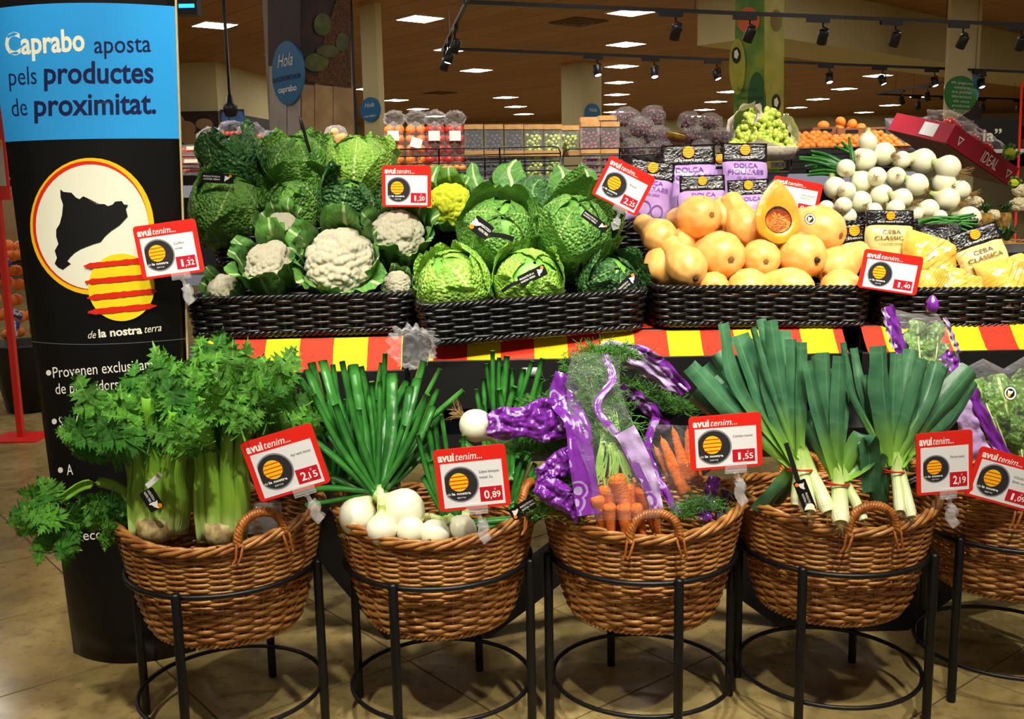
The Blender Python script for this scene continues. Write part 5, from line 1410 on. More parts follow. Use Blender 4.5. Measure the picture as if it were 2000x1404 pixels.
leek_bunch('right bunch of leeks with a red band spreading its leaves widely', (1746, 922), 2.54, [(1758, 1000, 2.46, 11, 11), (1780, 1010, 2.46, 11, 11)],
    [(1648, 668, 16, (1670, 780)), (1666, 680, 20, (1690, 790)), (1722, 675, 50), (1748, 690, 34), (1785, 682, 40), (1808, 702, 34), (1830, 708, 30), (1850, 718, 24), (1900, 722, 54, (1835, 800)), (1905, 745, 44, (1850, 830)), (1660, 852, 24, (1690, 850)), (1770, 720, 36), (1700, 730, 34), (1740, 730, 40), (1820, 750, 36), (1870, 740, 40)], 19, 3)
black_tag('black produce tag hanging on the left leek bunch', 1572, 968, 66, 25, 2.435, -68)
ob = MB(); ribbon(ob, bez([P(1535, 865, Y=2.46), P(1548, 905, Y=2.45), P(1560, 945, Y=2.44)], 8), np.full(8, .012), (1, 0, 0), 0, 0, 1, 3)
tag(obj('paper_band', ob, M_['black']), 'black paper band running up from the leek tag', 'paper band')
black_tag('black produce tag half hidden behind the 2,19 sign', 1778, 940, 54, 22, 2.60, 24)

# ================================================================== bags of chard at the right
M_['chard'] = leafmat('chard_leaf', '#2f6420', '#6a9a34', '#b9cf7a', 7, .9, (60, .5), .35, .12, .04)
def chard_bag(label, outline, Y, leaves, bands, seed, lift=.03):
    rg = random.Random(seed); xs, ys = [p[0] for p in outline], [p[1] for p in outline]
    o = P(sum(xs) / len(xs), max(ys), Y=Y); t = thing('chard_bag', label, 'chard bag', o)
    for i, (a, b, wpx) in enumerate(leaves):
        q = bez([P(a[0], a[1], Y=Y + .03), P((a[0] + b[0]) / 2, (a[1] + b[1]) / 2, Y=Y + rg.uniform(-.01, .03)), P(b[0], b[1], Y=Y + rg.uniform(.0, .05))], 16) - o
        s = mpp(a[0], a[1], Y); mb = MB()
        ribbon(mb, q, wpx * s * leafw(16, .6, .4, .2), unit((1, rg.uniform(-.6, .6), rg.uniform(-.4, .4))), rg.uniform(-.2, .2), .010, 4, 9, i + seed, .02)
        obj('leaf', mb, M_['chard'], t)
        obj('leaf_stalk', MB().tube(q[:12] + np.array([0, -.003, 0]), np.linspace(.005, .002, 12), 6), M_['onstem'], t)
    cx, cy = sum(xs) / len(xs), sum(ys) / len(ys); g = []
    for k, dz in ((1.0, .0), (.9, .035), (.65, .06), (.35, .07), (.02, .075)):
        g.append([P(cx + (x - cx) * k, cy + (y - cy) * k, Y=Y - dz + .008 * math.sin(j * 2.1 + k * 9)) - o for j, (x, y) in enumerate(outline + outline[:1])])
    obj('clear_film', MB().grid(np.array(g)), M_['wrap'], t)
    for i, (pts, wpx) in enumerate(bands): px_ribbon(t, o, pts, [Y - .05] * len(pts), wpx, M_['purple'] if i % 2 == 0 else M_['lilacfilm'], 'printed_band', seed=i + seed, rough=.008)
    return t
t = chard_bag('clear and purple bag of chard standing behind the leeks', [(1732, 600), (1780, 612), (1830, 612), (1850, 640), (1872, 690), (1880, 730), (1850, 800), (1820, 890), (1770, 890), (1752, 780), (1745, 680)], 2.96,
    [((1800, 760), (1790, 625), 60), ((1820, 760), (1835, 630), 56), ((1780, 760), (1765, 650), 46), ((1810, 760), (1812, 640), 60), ((1840, 770), (1850, 670), 40), ((1800, 770), (1800, 690), 60), ((1790, 930), (1800, 760), 60), ((1780, 930), (1775, 760), 50)],
    [([(1734, 598), (1748, 640), (1762, 690), (1770, 735)], 22), ([(1728, 600), (1736, 640), (1748, 680)], 12), ([(1842, 690), (1860, 710), (1880, 735)], 26), ([(1846, 620), (1862, 660), (1874, 690)], 8)], 1)
kn = MB().lathe([(0, 0), (.012, .004), (.020, .02), (.016, .035), (.006, .05), (0, .055)], 12, 5, .25)
obj('knot', kn, M_['purple'], t, M=TR(*(P(1820, 612, Y=2.94) - P(sum([1732, 1780, 1830, 1850, 1872, 1880, 1850, 1820, 1770, 1752, 1745]) / 11, 890, Y=2.96))))
chard_bag('large clear bag of chard in the basket at the right edge', [(1880, 720), (1920, 700), (1960, 720), (2010, 690), (2060, 720), (2060, 900), (1985, 900), (1945, 880), (1915, 820), (1890, 770)], 2.78,
    [((1990, 920), (1950, 730), 90), ((2000, 920), (2010, 720), 90), ((1980, 920), (1930, 780), 70), ((2030, 920), (2040, 740), 80), ((1990, 920), (1975, 790), 90), ((1970, 900), (1905, 740), 60), ((2000, 930), (1990, 850), 80)],
    [([(1884, 730), (1905, 780), (1935, 840), (1965, 895)], 24), ([(1868, 760), (1885, 810), (1900, 850), (1920, 890)], 40)], 21)
sticker('round black sticker on the bag of chard', 1973, 768, 14, 2.70)

# ================================================================== signs on the front baskets
sign('price sign showing 2,15 on the celery basket', (475, 862), (612, 826), (641, 940), (502, 986), 2.42, '2,15', ['Api verd manat'], (.62, .05))
sign('price sign showing 0,89 on the onion basket', (842, 880), (982, 867), (1003, 985), (862, 1000), 2.42, '0,89', ['Cebes blanques', 'manat 3u.'], (.52, .05))
sign('price sign showing 1,55 on the carrot basket', (1340, 815), (1478, 806), (1498, 907), (1354, 920), 2.50, '1,55', ['Carlota manat'], (.62, .06))
sign('price sign showing 2,19 on the leek basket', (1782, 848), (1892, 840), (1908, 958), (1798, 968), 2.50, '2,19', ['Porros manat'], (.55, .05))
sign('price sign showing 1,09 cut off by the right edge', (1905, 868), (2035, 905), (2022, 1002), (1894, 968), 2.58, '1,09', ['ACELGAS', 'Bleda verda'], None)

# ================================================================== fruit gondola behind
SY = 5.2
M_['shelfdark'] = mat('dark_shelf_metal', '#17181c', .4)
M_['lip'] = mat('grey_shelf_lip', '#8c90a8', .35)
M_['wire'] = mat('black_wire', '#0a0a0a', .35)
zs_ = P(1000, 352, Y=SY)[2]
xl, xr = P(300, 352, Y=SY)[0], P(1800, 330, Y=SY)[0]
go = np.array([(xl + xr) / 2, SY, 0]); gt = thing('fruit_gondola', 'long dark metal fruit shelf behind the vegetable display', 'shelf', go)
def gbox(name, lo, hi, m):
    lo, hi = np.array(lo), np.array(hi); return obj(name, MB().box((lo + hi) / 2 - go, hi - lo), m, gt, False)
gbox('top_shelf', (xl, SY, zs_ - .05), (xr, SY + .75, zs_ - .02), M_['shelfdark'])
gbox('shelf_lip', (xl, SY - .015, zs_ - .055), (xr, SY, zs_ + .005), M_['lip'])
for q in (.45, .85): gbox('lower_shelf', (xl, SY - .05, zs_ - q - .03), (xr, SY + .7, zs_ - q), M_['shelfdark']); gbox('shelf_lip', (xl, SY - .065, zs_ - q - .04), (xr, SY - .05, zs_ - q + .01), M_['lip'])
gbox('rear_step', (P(1575, 300, Y=SY + .38)[0], SY + .38, zs_ - .02), (P(1760, 300, Y=SY + .38)[0], SY + .72, P(1640, 268, Y=SY + .4)[2]), M_['shelfdark'])
gbox('rear_step', (P(560, 300, Y=SY)[0], SY + .02, zs_ - .02), (P(700, 300, Y=SY)[0], SY + .4, P(656, 279, Y=SY + .05)[2]), M_['shelfdark'])
gbox('plinth', (xl, SY + .1, 0), (xr, SY + .7, .15), M_['shelfdark'])
gbox('back_panel', (xl, SY + .72, .1), (xr, SY + .75, zs_ + .02), M_['shelfdark'])
for i, (x, s) in enumerate(((925, ' 2,19'), (1042, ' 2,65'), (1520, ' 7,1'))):
    c = P(x, 352 if i < 2 else 322, Y=SY - .03) - go
    lb_ = obj('shelf_label', MB().box(c, (.075, .003, .03)), M_['paper'], gt, False)
    text_to(lambda a, b: (c[0] + a, c[1] - .0022, c[2] - b), s, M_['darkink'], lb_, -.02, .007, .025, .007, .014)
def fence(label, x0, x1, ys, Yf=SY - .02):
    """wire fence panel with rounded ends, between pixel columns, horizontal wires at the pixel rows ys"""
    o = P(x0, ys[-1], Y=Yf); t = thing('wire_fence', label, 'wire fence', o)
    z = [P((x0 + x1) / 2, y, Y=Yf)[2] - o[2] for y in ys]; X0, X1 = 0.0, P(x1, ys[-1], Y=Yf)[0] - o[0]
    r = .03
    top = [(X0, 0, z[-1]), (X0, 0, z[0] - r), (X0 + r * .3, 0, z[0] - r * .3), (X0 + r, 0, z[0]), (X1 - r, 0, z[0]), (X1 - r * .3, 0, z[0] - r * .3), (X1, 0, z[0] - r), (X1, 0, z[-1])]
    obj('frame_wire', MB().tube(top, .0045, 6), M_['wire'], t)
    for q in z[1:]: obj('wire', MB().tube([(X0, 0, q), (X1, 0, q)], .0035, 6), M_['wire'], t)
    n = max(2, int((X1 - X0) / .30))
    for k in range(1, n): obj('upright', MB().tube([(X0 + (X1 - X0) * k / n, 0, z[-1] - .01), (X0 + (X1 - X0) * k / n, 0, z[0])], .0045, 6), M_['wire'], t)
fence('black wire fence in front of the strawberry punnets', 345, 440, (305, 320, 328, 343))
fence('long black wire fence in front of the nectarine bags and grape cartons', 740, 1095, (289, 303, 318, 336))
fence('black wire fence in front of the red grape cartons', 1100, 1320, (289, 303, 322, 336))
fence('black wire fence under the mandarins', 1545, 1790, (288, 300, 314, 328))

# --- fruit in cartons and bags
def ball_cluster(r, box, n, seed, lo=1):
    """n small balls packed in a box, as one mesh"""
    v, f = ico(lo); rg = random.Random(seed); mb = MB(); P_ = []
    tries = 0
    while len(P_) < n and tries < n * 60:
        tries += 1
        p = np.array([rg.uniform(-box[i] / 2 + r, box[i] / 2 - r) if box[i] > 2 * r else 0 for i in range(3)])
        if all(np.sum((p - q) ** 2) > (1.55 * r) ** 2 for q in P_): P_.append(p)
    for p in P_: mb.add(v * r * rg.uniform(.9, 1.08) + p, f)
    return mb
GR = {'green': mat('green_grape', '#9db43a', .3, .5, c2='#c3d05c', ns=20, sss=.1), 'red': mat('red_grape', '#8e2030', .3, .5, c2='#5c1424', ns=14), 'black': mat('black_grape', '#1c1a2c', .3, .5, c2='#34304a', ns=14), 'purple': mat('purple_grape', '#3c1020', .25, .6, c2='#5e1a2c', ns=14)}
M_['kraft'] = mat('kraft_card_band', '#b98a52', .6, c2='#a67842', ns=30)
CW, CH, CD = .092, .15, .10
cartons = {}
for c, m in GR.items():
    cartons[c] = ball_cluster(.0115, (CW - .006, CD - .006, CH - .03), 110, 5).mesh('grapes'); cartons[c].materials.append(m)
bx = MB().box((0, 0, 0), (CW, CD, CH)).mesh('clear_box', False); bx.materials.append(M_['clear'])
kb = MB().box((0, -.001, CH / 2 - .009), (CW + .003, CD + .004, .024))
kbm = kb.mesh('card_lid', False); kbm.materials.append(M_['kraft'])
kb2 = MB().box((0, -.001, -CH / 2 + .012), (CW + .003, CD + .004, .027)).mesh('card_band', False); kb2.materials.append(M_['kraft'])
pos = {'black': 'dark grapes', 'green': 'green grapes', 'red': 'red grapes'}
seq = [(926, 'black', 'leftmost carton'), (965, 'black', 'second carton from the nectarine bags'), (1004, 'black', 'dark carton beside the green ones'), (1042, 'green', 'left green carton'), (1079, 'green', 'right green carton'), (1152, 'red', 'left red carton'), (1190, 'red', 'right red carton')]
for x, c, w_ in seq:
    p = P(x, 275 if c != 'red' else 270, Y=SY + .07)
    t = thing('grape_carton', 'carton of %s above the fence, %s' % (pos[c], w_), 'grape carton', TR(*p), 'grape cartons on the top shelf')
    obj('grapes', cartons[c], None, t, stuff=True); obj('clear_box', bx, None, t); obj('card_lid', kbm, None, t); obj('card_band', kb2, None, t)
    p = P(x + 2, 326, Y=SY + .07)
    t = thing('grape_carton', 'carton of %s behind the fence, under the %s' % (pos[c], w_), 'grape carton', TR(*p), 'grape cartons behind the wire fence')
    obj('grapes', cartons[c], None, t, stuff=True); obj('clear_box', bx, None, t)
for x, y, lab in ((1112, 262, 'back carton of green grapes between green and red ones'), (1150, 246, 'back carton with card lid above the red grapes, left'), (1185, 243, 'back carton with card lid above the red grapes, right')):
    t = thing('grape_carton', lab, 'grape carton', TR(*P(x, y + 14, Y=SY + .22)), 'grape cartons in the back row')
    obj('grapes', cartons['green' if x < 1120 else 'red'], None, t, stuff=True); obj('clear_box', bx, None, t); obj('card_lid', kbm, None, t); obj('card_band', kb2, None, t)
M_['nect'] = mat('nectarine_skin', '#c8321e', .35, .4, c2='#f0a030', ns=22, nd=2)
M_['nectd'] = mat('dark_nectarine_skin', '#8a1420', .35, .4, c2='#c8402c', ns=22, nd=2)
M_['apricot'] = mat('apricot_skin', '#e88a1e', .45, c2='#f2aa3c', ns=20)
v2, f2 = ico(2)
def ballmesh(name, m, sq=.92):
    me = MB().add(v2 * np.array([1, 1, sq]), f2).mesh(name); me.materials.append(m); return me
NE, ND, AP = ballmesh('nectarine', M_['nect']), ballmesh('nectarine', M_['nectd']), ballmesh('apricot', M_['apricot'])
def crumple(w_, h_, d, seed, amp=.012):
    v, f = ico(4); rg = Vector((seed * 3.3, seed, 0))
    p = np.array([np.array(q) * (1 + amp * 14 * abs(noise.noise(Vector(q) * 3.1 + rg)) + amp * 8 * abs(noise.noise(Vector(q) * 7 + rg))) for q in v]) * np.array([w_ / 2, d / 2, h_ / 2])
    return MB().add(p, f)
for i, (x, kind, lab) in enumerate(((770, NE, 'leftmost'), (812, NE, 'second'), (850, ND, 'third'), (888, ND, 'rightmost'))):
    s = mpp(x, 280, SY); o = P(x, 290, Y=SY + .08)
    t = thing('nectarine_bag', 'clear bag of nectarines with a white label, %s of the four' % lab, 'fruit bag', TR(*o), 'nectarine bags on the shelf')
    k = 0
    for yy in (312, 292, 272, 254):
        for dx in (-10, 10):
            c = P(x + dx, yy, Y=SY + .06 + .02 * (k % 2)) - o; obj('nectarine', kind, None, t, M=TR(*c) @ RZ(k) @ RX(k * .7) @ SC(10.5 * s)); k += 1
    obj('film', crumple(40 * s, 84 * s, .09, i), M_['wrap'], t, M=TR(*(P(x, 283, Y=SY + .07) - o)))
    obj('film_ends', crumple(36 * s, 26 * s, .06, i + 9, .04), M_['wrap'], t, M=TR(*(P(x, 232, Y=SY + .08) - o)))
    c = P(x - 2 + 3 * (i % 2), 265 if i != 1 else 279, Y=SY + .015) - o
    obj('label', MB().box((0, 0, 0), (22 * s, .001, 19 * s), np.array(TR(*c) @ RY([0, .3, 0, 0][i]))), M_['white'], t, False)
for i, x in enumerate((765, 812, 858, 892)):
    s = mpp(x, 325, SY); t = thing('apricot_punnet', 'punnet of apricots behind the wire fence, number %s from the left' % ('one', 'two', 'three', 'four')[i], 'fruit punnet', TR(*P(x, 328, Y=SY + .05)), 'apricot punnets behind the fence')
    for dx, dz in ((-12, 0), (0, 2), (12, 0)): obj('apricot', AP, None, t, M=TR(dx * s, 0, dz * s) @ SC(8.5 * s))
    obj('film', crumple(42 * s, 24 * s, .08, i + 3), M_['wrap'], t)
tag(obj('crumpled_bag', crumple(.11, .10, .07, 93, .05), M_['wrap'], M=TR(*P(806, 678, Y=3.03))), 'crumpled clear plastic bag between the cauliflower and cabbage trays', 'plastic bag')
# bags of purple grapes
gbag = []
for sd in (1, 2, 3):
    me = ball_cluster(.13, (1.5, 1.2, 1.1), 60, sd).mesh('grapes'); me.materials.append(GR['purple']); gbag.append(me)
fl_me = crumple(2.0, 1.5, 1.6, 4, .014).mesh('film'); fl_me.materials.append(M_['wrap'])
for i, (x, y, r, lab) in enumerate(((1222, 232, 30, 'top left bag of the left pile'), (1276, 228, 30, 'top right bag of the left pile'), (1250, 252, 32, 'middle bag of the left pile'), (1214, 266, 26, 'left bag under the middle one'), (1288, 266, 28, 'right bag under the middle one'), (1236, 292, 32, 'lowest left bag of the left pile'), (1288, 294, 28, 'lowest right bag of the left pile'),
        (1346, 238, 28, 'top left bag of the right pile'), (1386, 240, 26, 'top right bag of the right pile'), (1360, 266, 30, 'middle bag of the right pile'), (1406, 270, 27, 'right middle bag of the right pile'), (1424, 290, 24, 'lowest right bag of the right pile'), (1372, 294, 28, 'lowest left bag of the right pile'))):
    s = mpp(x, y, SY) * r; Yy = SY + .12 + .05 * (i % 2) + (300 - y) * .001
    t = thing('grape_bag', 'clear bag of dark purple grapes, ' + lab, 'grape bag', TR(*P(x, y, Y=Yy)) @ RZ(i * 1.1) @ RX(.2 * (i % 3)) @ SC(s), 'bags of purple grapes')
    obj('grapes', gbag[i % 3], None, t, stuff=True); obj('film', fl_me, None, t)
# melon slice
o = P(1322, 268, Y=SY); s = mpp(1322, 268, SY); t = thing('melon_piece', 'cut yellow melon piece between the two piles of grape bags', 'melon', axes(o, unit((1, 0, -.25)), unit((0, 1, 0)), unit((.25, 0, 1))))
A = np.linspace(0, 2 * PI, 25)
obj('flesh', MB().grid(np.array([[(k * 24 * s * math.cos(a), k * 10 * s * math.sin(a) * 2, 5 * s + 3 * s * (1 - k)) for a in A] for k in (0.02, .5, 1)])), mat('melon_flesh', '#e8b84a', .4), t)
obj('rind', MB().grid(np.array([[(k * 24 * s * math.cos(a), k * 20 * s * math.sin(a), z * s) for a in A] for k, z in ((1, 5), (.9, -3), (.6, -8), (.02, -10))])), mat('melon_rind', '#a97a28', .5, c2='#6e5020', ns=30), t)
# heap of green grapes on a white basket
o = P(1490, 290, Y=SY); s = mpp(1490, 270, SY); t = thing('white_grape_basket', 'shallow white basket heaped with green grapes', 'fruit basket', o)
obj('basket', MB().lathe([(.10, -.06), (.15, -.055), (.17, 0), (.165, .005), (.15, -.04), (.02, -.045)], 28), mat('white_wicker', '#cfc8b4', .5, c2='#a89f88', ns=60), t)
rg = random.Random(8); v1, f1 = ico(2); mb = MB(); pl = []
hill = lambda x: 80 * math.exp(-((x - 1488) / 50.0) ** 4) if 1425 < x < 1560 else 0
while len(pl) < 230:
    x = rg.uniform(1428, 1556); h = hill(x); y = 292 - rg.uniform(0, h); Yy = SY + .02 + (292 - y) * .0035 + rg.uniform(-.02, .05)
    p = P(x, y, Y=Yy) - o
    if all(np.sum((p - q) ** 2) > .015 ** 2 for q in pl): pl.append(p)
for p in pl: mb.add(v1 * 6.2 * s * np.array([1, 1, 1.15]) * rg.uniform(.85, 1.1) + p, f1)
obj('grapes', mb, GR['green'], t, stuff=True)
for i, pts in enumerate(([(1430, 270), (1428, 240), (1445, 215), (1475, 206)], [(1476, 204), (1480, 222), (1472, 240)], [(1545, 300), (1556, 270), (1545, 240), (1530, 225)], [(1450, 290), (1480, 280), (1500, 288), (1520, 292)])):
    q = bez([P(x, y, Y=SY + (.0 if i == 3 else .10)) for x, y in pts], 14) - o; b = MB(); ribbon(b, q, np.full(14, 22 * s), (.3, -.6, .4), .1, .004, 4, 7, i, .01); obj('tissue_paper', b, mat('white_tissue', '#d8d2c0', .6) if i == 0 else bpy.data.materials['white_tissue'], t)
# mandarins
OR = mat('mandarin_peel', '#e8701a', .42, .4, c2='#f28a2c', ns=10, bump=(160, .25, .004))
ORm = ballmesh('peel', OR, .86)
cal = MB().lathe([(0, .88), (.08, .875), (.12, .84), (0, .83)], 8).mesh('calyx'); cal.materials.append(M_['cauleaf'])
rg = random.Random(10); k = 0
for row in range(5):
    n = 17 - row
    for i in range(n):
        x = 1560 + (i + .5 * (row % 2)) * 13.3 + rg.uniform(-2, 2); y = 286 - row * 6.5 + rg.uniform(-1.5, 1.5) + (0 if row < 3 else 2)
        if 1620 < x < 1700 and row > 3: continue
        if x > 1775 - row * 8: continue
        Yy = SY + .05 + row * .055
        c = P(x, y, Y=Yy)
        t = thing('mandarin', 'orange mandarin in the heap below the cardboard crates', 'mandarin', TR(*c) @ RX(rg.uniform(-1, 1)) @ RY(rg.uniform(-1, 1)) @ SC(7.6 * mpp(x, y, Yy)), 'mandarins on the slanted shelf')
        obj('peel', ORm, None, t); obj('calyx', cal, None, t)
M_['card'] = mat('brown_cardboard', '#8a5430', .7, c2='#74421f', ns=12)
def crate(label, x0, x1, y0, y1, Y):
    a, b = P(x0, y1, Y=Y), P(x1, y1, Y=Y); w_ = b[0] - a[0]; h_ = P(x0, y0, Y=Y)[2] - a[2]
    t = thing('cardboard_crate', label, 'crate', (a + b) / 2)
    obj('front', MB().box((0, 0, h_ / 2), (w_, .008, h_)), M_['card'], t, False); obj('back', MB().box((0, .28, h_ / 2), (w_, .008, h_)), M_['card'], t, False)
    for s in (-1, 1): obj('side', MB().box((s * w_ / 2, .14, h_ / 2), (.008, .28, h_)), M_['card'], t, False)
    obj('bottom', MB().box((0, .14, .004), (w_, .28, .008)), M_['card'], t, False)
    obj('handle_slot', MB().plate(rrect(.07, .018, .008), -.001, .001, np.array(axes((0, -.005, h_ * .62), (1, 0, 0), (0, 0, 1), (0, -1, 0)))), M_['black'], t, False)
crate('brown cardboard crate with oranges on top, in the middle of the mandarins', 1636, 1690, 250, 268, SY + .40)
crate('brown cardboard crate left of the middle one', 1588, 1636, 248, 266, SY + .42)
crate('brown cardboard crate right of the middle one', 1694, 1746, 248, 268, SY + .42)
for i, (x, y, r, lab) in enumerate(((1608, 246, 12, 'yellowish orange on the left crate'), (1642, 238, 11, 'highest orange on the middle crate, left'), (1664, 243, 11, 'orange on the middle crate beside the highest one'), (1681, 250, 11, 'orange at the right end of the middle crate'), (1640, 252, 10, 'orange low at the left end of the middle crate'), (1658, 256, 9, 'small orange low in the middle of the crate'))):
    Yy = SY + .52; t = thing('orange', lab, 'orange', TR(*P(x, y, Y=Yy)) @ RY(i) @ SC(r * mpp(x, y, Yy)), 'oranges on the cardboard crates'); obj('peel', ORm, None, t); obj('calyx', cal, None, t)
tag(obj('grey_bag', pillow(.20, .20, .05, 60)[0], mat('grey_plastic', '#5a5a60', .4), M=axes(P(1766, 268, Y=SY + .3), (1, 0, 0), (0, .1, 1), (0, -1, .1))), 'grey plastic sack standing right of the mandarins', 'sack')

# --- red tomato box
O = P(1848, 280, Y=4.55); a = P(1970, 362, Y=4.74) - O; b_ = P(1788, 284, Y=4.92) - O; cN = unit(np.cross(a, b_)); cN = cN if cN[2] > 0 else -cN
La, Lb = np.linalg.norm(a), np.linalg.norm(b_); ax = a / La; by_ = unit(b_ - ax * np.dot(b_, ax))
MT = axes(O, ax, by_, np.cross(ax, by_)); t = thing('tomato_box', 'red cardboard box tilted down to the right with wrapped tomatoes', 'box', MT)
zsg = 1 if np.cross(ax, by_)[2] > 0 else -1; hB = .085 * zsg
M_['redcard'] = mat('red_cardboard', '#b81f38', .45, c2='#a0182e', ns=5)
obj('long_side', MB().box((La / 2, 0, hB / 2), (La, .008, abs(hB))), M_['redcard'], t, False); obj('long_side', MB().box((La / 2, Lb, hB / 2), (La, .008, abs(hB))), M_['redcard'], t, False)
obj('short_side', MB().box((0, Lb / 2, hB / 2), (.008, Lb, abs(hB))), M_['redcard'], t, False); obj('short_side', MB().box((La, Lb / 2, hB / 2), (.008, Lb, abs(hB))), M_['redcard'], t, False)
obj('bottom', MB().box((La / 2, Lb / 2, 0), (La, Lb, .008)), M_['card'], t, False)
text_to(lambda x, y: (x, -.006, -y * zsg), 'IDEAL', M_['white'], t, La * .48, -.018, La * .72, -.018, .05, .0)
for q in (.13, .90): obj('logo', MB().grid(np.array([[(La * q + k * .022 * math.cos(w_), -.006, hB * .5 + zsg * k * .026 * math.sin(w_)) for w_ in np.linspace(-PI / 2, 1.5 * PI, 4)] for k in (.6, 1)])), M_['white'], t, False)
obj('label', MB().box((-.006, Lb * .35, hB * .5), (.002, .09, .06)), M_['paper'], t, False)
rg = random.Random(5); TOM = ballmesh('tomato', mat('tomato_skin', '#b81c1c', .25, .6), .95)
for i in range(16): obj('tomato', TOM, None, t, M=TR(rg.uniform(.12, La - .06), rg.uniform(.05, Lb - .06), hB * rg.uniform(.9, 1.45)) @ SC(.034))
for i in range(3): obj('film', crumple(La * .4, .10, Lb * .6, i + 30, .03), M_['wrap'], t, M=TR(La * (.28 + .25 * i), Lb * .45, hB * 1.35))

# --- pineapples and squashes at the right end
rg = random.Random(14); M_['pine'] = leafmat('pineapple_leaf', '#1c4a22', '#3a7030', '#5c8c4c', 2, .05, (40, .1))
M_['pineskin'] = mat('pineapple_skin', '#b98a2c', .6, c2='#7a5a1c', ns=40, bump=(60, .8, .01))
for i, (x, y, r, lab) in enumerate(((1966, 446, 24, 'pineapple with a dark crown at the right edge, in front'), (1925, 400, 16, 'pineapple further back among the pale vegetables'), (1962, 398, 17, 'pineapple behind the dark crowned one'))):
    Yy = 4.15 + .12 * i; o = P(x, y + r, Y=Yy); s = mpp(x, y, Yy); t = thing('pineapple', lab, 'pineapple', o)
    obj('fruit', MB().lathe([(0, -r * 2.2 * s), (r * .7 * s, -r * 2 * s), (r * .9 * s, -r * s), (r * .7 * s, 0), (0, .02 * s)], 16), M_['pineskin'], t)
    for k in range(22):
        az = k * 2.4; d = np.array([math.cos(az), math.sin(az), 0]); L = r * s * rg.uniform(1.0, 1.9)
        mb = MB(); ribbon(mb, bez([d * .1 * r * s, d * .4 * L + (0, 0, .5 * L), d * (.75 + .25 * (k % 3)) * L * .8 + (0, 0, (1.0 - .3 * (k % 3)) * L)], 8), r * .5 * s * np.linspace(1, .05, 8), np.cross(d, (0, 0, 1)), .3, 0, 1, 3); obj('crown_leaf', mb, M_['pine'], t)
PALE = mat('pale_vegetable', '#e0cf94', .5, c2='#f0e8c4', ns=12)
for i, (x, y, r) in enumerate(((1905, 395, 14), (1922, 425, 16), (1900, 445, 13), (1940, 420, 13), (1885, 385, 11), (1990, 400, 18), (1945, 455, 12), (1915, 465, 12), (1994, 372, 16))):
    Yy = 4.3 + .05 * (i % 3); me = curd_mesh(60 + i) if i < 2 else CURDS[i % 2]
    t = thing('pale_cauliflower', 'pale cream vegetable in the background heap, %s' % ('topmost left', 'middle', 'lowest left', 'right of the middle one', 'small one at the far left', 'at the right edge by the crown', 'beside the crown of leaves', 'at the bottom by the bag header', 'at the right edge, highest')[i], 'vegetable', TR(*P(x, y, Y=Yy)) @ SC(r * mpp(x, y, Yy)), 'pale vegetables at the right')
    m2 = me.copy(); m2.materials.clear(); m2.materials.append(PALE); obj('head', m2, None, t)
cx = P(1990, 480, Y=4.1); t = thing('wicker_basket', 'low brown wicker basket under the pineapples at the right edge', 'basket', TR(cx[0], cx[1] + .1, cx[2] - .10)); pp = ellipse_path(.2, .14)
obj('weave', weave(pp, 26, 10, .0, .10, lambda u: .9 + .1 * u, .006, .005, 4, 5), M_['wicker'], t, stuff=True); obj('rim', rope(pp, 1.0, .104, .006, .005, 3, 14), M_['wicker'], t)
sb = thing('side_shelf', 'dark shelf under the pineapples at the right', 'shelf', P(1960, 520, Y=4.3)); obj('board', MB().box((0.2, .1, -.02), (1.0, .7, .04)), M_['shelfdark'], sb, False)
obj('support', MB().box((0.2, .25, -.62), (.9, .3, 1.2)), M_['shelfdark'], sb, False)
cauliflower('small yellow-green cauliflower below the end of the red box', 1972, 300, 12, 4.6, (0, -.8, .6), 31, True, 7)
cauliflower('yellow-green cauliflower piece beneath the corner of the red box', 1980, 358, 9, 4.2, (0, -.8, .6), 33, True, 6)

# --- left end: strawberries and wrapped fruit
STR = ballmesh('strawberry', mat('strawberry_skin', '#c01818', .35, c2='#e03020', ns=20), 1.15)
for i, (x, y, lab) in enumerate(((384, 300, 'upper punnet of strawberries beside the totem'), (380, 325, 'lower punnet of strawberries behind the wire fence'))):
    s = mpp(x, y, SY); t = thing('strawberry_punnet', lab, 'fruit punnet', TR(*P(x, y, Y=SY + .08)))
    for k in range(14): obj('strawberry', STR, None, t, M=TR(((k % 7) - 3) * 8 * s, -.01, ((k // 7) - .5) * 14 * s) @ RY(k) @ SC(5.2 * s))
    obj('clear_box', MB().box((0, 0, 0), (64 * s, .1, 34 * s)), M_['clear'], t, False); obj('label', MB().box((0, -.055, 10 * s), (26 * s, .001, 7 * s)), M_['cream'], t, False)
for i, (x, y, w_, h_) in enumerate(((415, 268, 50, 34), (455, 256, 50, 36), (490, 262, 50, 40), (530, 276, 56, 36), (560, 288, 40, 26), (430, 290, 60, 30))):
    s = mpp(x, y, SY); t = thing('wrapped_fruit', 'shiny wrapped tray of red fruit behind the cabbages, %s' % ('leftmost', 'second from the totem', 'highest', 'rightmost large one', 'small one at the right end', 'lowest one')[i], 'fruit tray', TR(*P(x, y, Y=SY + .1)))
    for k in range(5): obj('fruit', ND, None, t, M=TR((k - 2) * 9 * s, 0, -6 * s) @ SC(7 * s))
    obj('film', crumple(w_ * s, h_ * s, .14, i + 50, .03), M_['wrap'], t)
o = P(656, 262, Y=SY + .05); s = mpp(656, 262, SY); t = thing('orange_dome', 'clear domed tub with orange fruit above the cabbages', 'fruit tub', TR(*o))
for dx, dz in ((-8, -4), (5, -6), (14, -5), (-2, 5)): obj('apricot', AP, None, t, M=TR(dx * s, 0, dz * s) @ SC(8 * s))
